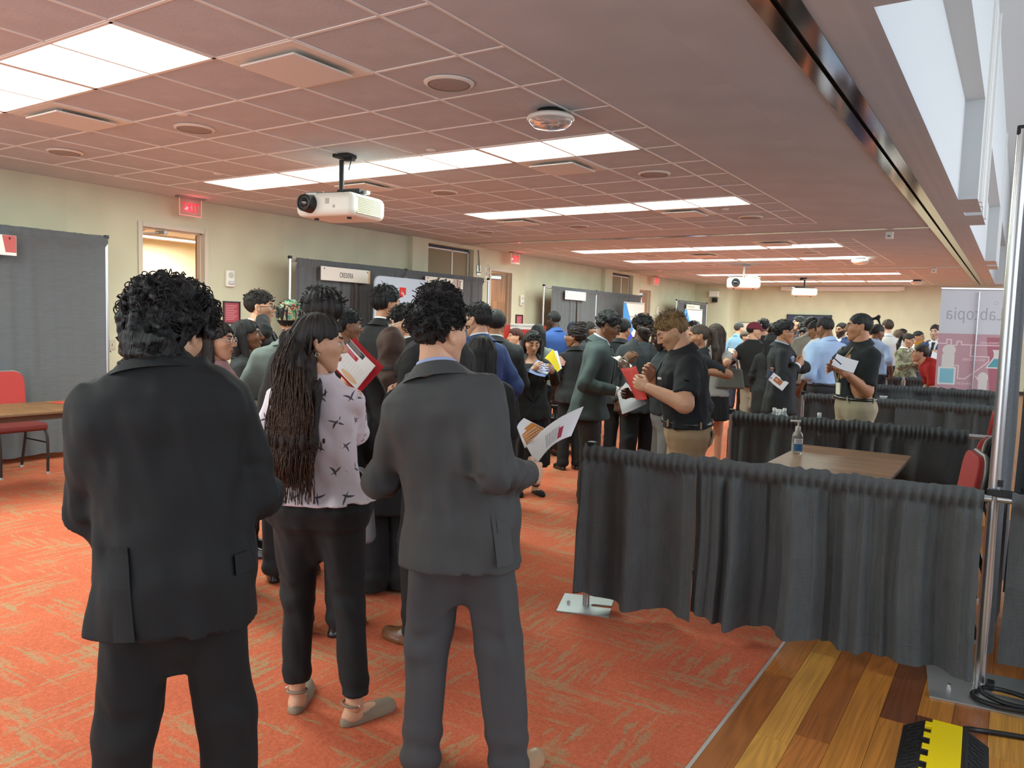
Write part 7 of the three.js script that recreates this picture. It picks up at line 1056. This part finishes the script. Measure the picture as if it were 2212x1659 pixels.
// ---------- things in people's hands ----------
function sheet(name, label, cat, q, draw, o = {}) { // q: four corners, top-left, top-right, bottom-right, bottom-left, each [px, py, depth]
  const c = q.map(a => at(...a)), n = 8, P = [], U = [], I = [], nv = c[1].clone().sub(c[0]).cross(c[3].clone().sub(c[0])).normalize(), th = o.th ?? 0.0025;
  const ctr = c[0].clone().add(c[1]).add(c[2]).add(c[3]).multiplyScalar(0.25);
  for (let L = 0; L < 2; L++) for (let j = 0; j <= n; j++) for (let i = 0; i <= n; i++) { const u = i / n, v = j / n, p = c[0].clone().lerp(c[1], u).lerp(c[3].clone().lerp(c[2], u), v).sub(ctr).addScaledVector(nv, (o.bend ?? 0.008) * Math.sin(Math.PI * u) + L * th); P.push(p.x, p.y, p.z); U.push(u, 1 - v); }
  const W = n + 1, H = W * W; for (let j = 0; j < n; j++) for (let i = 0; i < n; i++) for (const k of [0, H]) { const a = k + j * W + i; I.push(a, a + W, a + 1, a + 1, a + W, a + W + 1); }
  for (let i = 0; i < n; i++) for (const [a, b] of [[i, i + 1], [n * W + i, n * W + i + 1], [i * W, i * W + W], [i * W + n, i * W + W + n]]) I.push(a, b, a + H, b, b + H, a + H);
  const g = new THREE.BufferGeometry(); g.setAttribute('position', new THREE.Float32BufferAttribute(P, 3)); g.setAttribute('uv', new THREE.Float32BufferAttribute(U, 2)); g.setIndex(I); g.computeVertexNormals();
  const m = put(name, g, draw ? std('#ffffff', o.rough ?? 0.6, { map: canvasTex(o.tw ?? 256, o.tht ?? 256, draw) }) : std(o.color ?? '#e8e6e2', o.rough ?? 0.7)); m.position.copy(ctr); return tag(m, label, cat);
}
const lines = (c, x, y, w, n, gap, col, lw = 3) => { c.fillStyle = col; for (let i = 0; i < n; i++) c.fillRect(x, y + i * gap, w * (0.8 + 0.2 * h3(i, n, 3)), lw); };
sheet('folder', 'red folder held up under the calendar sheet beside the bird-print blouse', 'folder', [[765, 729, 3.34], [829, 792, 3.26], [775, 850, 3.2], [712, 786, 3.28]], null, { color: '#b3242b', th: 0.006, rough: 0.3 });
sheet('flyer', 'white printed calendar sheet with red bands on the red folder', 'flyer', [[757, 733, 3.31], [811, 790, 3.235], [770, 841, 3.18], [716, 784, 3.25]], (c, w, h) => { c.fillStyle = '#e4e0db'; c.fillRect(0, 0, w, h); c.fillStyle = '#3c3838'; c.fillRect(0, 4, w * 0.6, h * 0.16); lines(c, 8, 10, w * 0.5, 3, 11, '#cfcbc8'); c.fillStyle = '#b3303a'; c.fillRect(0, h * 0.24, w * 0.5, h * 0.13); lines(c, 10, h * 0.27, w * 0.4, 2, 12, '#e9c6c8'); c.strokeStyle = '#b9b3ae'; for (let i = 0; i < 8; i++) { c.strokeRect(6 + i * 26, h * 0.42, 26, h * 0.36); c.beginPath(); c.moveTo(6, h * (0.42 + i * 0.05)); c.lineTo(w * 0.85, h * (0.42 + i * 0.05)); c.stroke(); } c.fillStyle = '#d8b28c'; c.beginPath(); c.ellipse(w * 0.6, h * 0.88, w * 0.3, h * 0.09, 0, 0, 7); c.fill(); });
const leafA = (c, w, h) => { c.fillStyle = '#d9d6d4'; c.fillRect(0, 0, w, h); c.fillStyle = '#c47a2c'; c.fillRect(w * 0.12, h * 0.42, w * 0.86, h * 0.56); c.fillRect(w * 0.5, h * 0.3, w * 0.48, h * 0.3); c.fillStyle = '#efe6da'; for (let i = 0; i < 9; i++) for (let j = 0; j < 4; j++) { c.beginPath(); c.arc(w * (0.22 + i * 0.08), h * (0.52 + j * 0.11), 6, 0, 7); c.fill(); } };
sheet('leaflet', 'white leaflet page printed with an orange seating chart, in front of the grey suit', 'leaflet', [[1118, 924, 2.84], [1132, 903, 2.92], [1192, 933, 2.94], [1134, 968, 2.84]], leafA);
sheet('leaflet', 'plain folded leaflet page with a small red block, held by the grey suit', 'leaflet', [[1137, 963, 2.82], [1260, 878, 2.92], [1233, 942, 2.8], [1158, 1003, 2.7]], (c, w, h) => { c.fillStyle = '#d5d1d3'; c.fillRect(0, 0, w, h); c.save(); c.translate(w * 0.34, h * 0.35); for (let i = 0; i < 9; i++) { c.fillStyle = '#6a6668'; c.fillRect(i * 9, 0, 3, h * 0.55); } c.restore(); c.fillStyle = '#9b3040'; c.fillRect(w * 0.62, h * 0.45, w * 0.1, h * 0.42); }, { bend: -0.02 });
sheet('leaflet', 'blue striped leaflet read by the person with sunglasses on her head', 'leaflet', [[1160, 776, 6.85], [1197, 791, 6.8], [1177, 814, 6.66], [1141, 803, 6.7]], (c, w, h) => { c.fillStyle = '#5d6c9c'; c.fillRect(0, 0, w, h); lines(c, 8, 12, w * 0.9, 6, 22, '#b9c3dc', 8); c.fillStyle = '#cfc9d0'; c.fillRect(0, h * 0.6, w, h * 0.12); lines(c, 8, h * 0.76, w * 0.9, 5, 12, '#8a94b8', 4); });
sheet('folder', 'bright yellow folder held open in the crowd', 'folder', [[1172, 778, 7.15], [1195, 754, 7.3], [1211, 798, 7.25], [1176, 824, 7.0]], null, { color: '#e2c512', th: 0.005 });
sheet('flyer', 'white sheet standing inside the yellow folder', 'flyer', [[1195, 756, 7.32], [1204, 758, 7.35], [1214, 796, 7.3], [1207, 799, 7.27]], null, { color: '#e9e7e2' });
sheet('flyer', 'peach printed flyer next to the yellow folder', 'flyer', [[1202, 766, 8.2], [1225, 772, 8.25], [1219, 790, 8.2], [1206, 788, 8.15]], (c, w, h) => { c.fillStyle = '#c98d77'; c.fillRect(0, 0, w, h); lines(c, 10, 20, w * 0.8, 6, 34, '#efd9cf', 10); });
sheet('folder', 'red folder held by the blond person in the black polo', 'folder', [[1340, 796, 5.0], [1373, 790, 4.9], [1397, 861, 4.72], [1374, 863, 4.8]], null, { color: '#c62f25', th: 0.006, bend: 0.015 });
sheet('flyer', 'large white sheet held low by the dark green suit', 'flyer', [[1333, 848, 6.2], [1352, 826, 6.3], [1398, 871, 6.2], [1344, 895, 6.05]], null, { color: '#d3cfd2' });
sheet('flyer', 'thin white sheet between the green suit and the blond person', 'flyer', [[1321, 770, 5.95], [1338, 768, 6.05], [1366, 790, 6.0], [1360, 796, 5.9]], null, { color: '#efe9dc' });
sheet('flyer', 'white card curling beside the loose black T-shirt', 'flyer', [[1573, 752, 10.6], [1592, 762, 10.6], [1588, 770, 10.55], [1573, 764, 10.55]], null, { color: '#ece7d8', bend: -0.04 });
sheet('magazine', 'magazine with an orange picture under the crossed arms', 'magazine', [[1664, 798, 7.55], [1704, 827, 7.5], [1690, 844, 7.42], [1653, 813, 7.46]], (c, w, h) => { c.fillStyle = '#dedcda'; c.fillRect(0, 0, w, h); c.fillStyle = '#2b3048'; c.fillRect(0, 0, w * 0.2, h); c.fillStyle = '#a8623a'; c.fillRect(w * 0.38, h * 0.18, w * 0.4, h * 0.55); c.fillStyle = '#d9a878'; c.beginPath(); c.arc(w * 0.5, h * 0.42, 22, 0, 7); c.fill(); c.fillStyle = '#9c2a36'; c.fillRect(w * 0.23, h * 0.6, w * 0.07, h * 0.14); }, { th: 0.006 });
sheet('flyer', 'blank white sheets held by the person with the topknot', 'flyer', [[1808, 764, 6.4], [1855, 780, 6.35], [1844, 806, 6.3], [1796, 788, 6.32]], null, { color: '#dddcdf', th: 0.004 });
{ const a = at(1800, 772, 6.28), b = at(1817, 787, 6.3), t = put('pen', [rod(a.clone().sub(a), b.clone().sub(a), 0.005), rod([0, 0, 0], a.clone().sub(b).multiplyScalar(0.15), 0.003)], std('#20243a', 0.4)); t.position.copy(a); tag(t, 'dark blue pen held across the blank white sheets', 'pen'); }
sheet('folder', 'orange folder held by the person in the white blouse', 'folder', [[1976, 738, 13.2], [1993, 736, 13.2], [1993, 751, 13.15], [1976, 752, 13.15]], null, { color: '#e09a1f', th: 0.006 });
sheet('flyer', 'white sheet drooping beside the navy suit', 'flyer', [[2015, 758, 12.4], [2032, 766, 12.4], [2033, 784, 12.35], [2009, 776, 12.35]], null, { color: '#dfdcdb' });
sheet('flyer', 'crumpled white leaflet near the pale blue shirt cuff', 'flyer', [[1727, 770, 8.6], [1736, 773, 8.62], [1738, 786, 8.58], [1730, 785, 8.56]], null, { color: '#d7d9e2', bend: 0.02 });
sheet('folder', 'small red folder with lilac card at the pink top', 'folder', [[531, 862, 3.95], [546, 866, 4.0], [541, 882, 3.98], [529, 878, 3.94]], (c, w, h) => { c.fillStyle = '#b02635'; c.fillRect(0, 0, w, h); c.fillStyle = '#b9a6cc'; c.fillRect(w * 0.3, h * 0.5, w * 0.6, h * 0.5); }, { th: 0.005 });
sheet('folder', 'tan folder held against the black jacket with the gold top', 'folder', [[549, 822, 4.75], [562, 822, 4.8], [566, 930, 4.78], [553, 932, 4.74]], null, { color: '#b7aa8c', th: 0.006 });
{ const p = hitY(139, 870, 0.742), t = put('leaflet', rbox(0.2, 0.004, 0.12, 0.0015), std('#c23a2a', 0.6)); t.position.set(p.x, 0.743, p.z); t.rotation.y = 0.5; tag(t, 'small red leaflet lying on the brown table by the doorway', 'leaflet'); }
function bag(name, label, px, py, D, w, h, d, color, handle) {
  const p = at(px, py, D), t = thing(name, label, 'bag', [p.x, p.y - h, p.z], 0.6);
  const g = rbox(w, h, d, Math.min(w, d) * 0.3, 0, h / 2, 0, 4), q = g.attributes.position; for (let i = 0; i < q.count; i++) { const y = q.getY(i) / h; q.setX(i, q.getX(i) * (0.86 + 0.22 * (1 - y)) + 0.012 * noise3(q.getX(i) * 9, q.getY(i) * 7, 3)); q.setZ(i, q.getZ(i) * (0.7 + 0.5 * (1 - y)) + 0.014 * noise3(q.getY(i) * 9, q.getX(i) * 8, 5)); } g.computeVertexNormals();
  put('bag_body', g, cloth(color, 0.85), t); put('strap', tube([[-w * 0.3, h * 0.95, 0], [-w * 0.2, h + handle, 0.01], [w * 0.2, h + handle, 0.01], [w * 0.3, h * 0.95, 0]], 0.008, 30), cloth(color, 0.85), t); put('strap', tube([[-w * 0.3, h * 0.95, d * 0.2], [-w * 0.15, h + handle * 0.92, 0.02], [w * 0.15, h + handle * 0.92, 0.02], [w * 0.3, h * 0.95, d * 0.2]], 0.008, 30), cloth(color, 0.85), t);
}
bag('tote_bag', 'grey-green canvas tote bag hanging beside the black skirt', 1577, 796, 8.35, 0.3, 0.22, 0.09, '#6d7068', 0.1);
bag('tote_bag', 'light grey fabric bag hanging behind the bird-print blouse', 772, 1040, 3.72, 0.16, 0.3, 0.1, '#6a6a6b', 0.06);
// badge and lanyard of the person with the topknot
{ const P = PEOPLE.topknot; if (P) { const L = (pts, r) => tube(pts.map(([x, y]) => { const v = P.fwd(x, y, P.surf(x, y, 1, P.rowsG, P.inf) + 0.012); return v; }), r, 30, 6); put('lanyard', L([[0.09, 1.44], [0.06, 1.3], [0.0, 1.14], [-0.06, 1.3], [-0.085, 1.44]], 0.007), cloth('#8f8362', 0.7), P.g); put('badge_card', P.patch(1.03, 1.13, () => -0.035, () => 0.035, 1, 0.012, P.rowsG, P.inf, 3, 3), std('#e8e2cf', 0.5), P.g); } }
renderer.render(scene, camera);
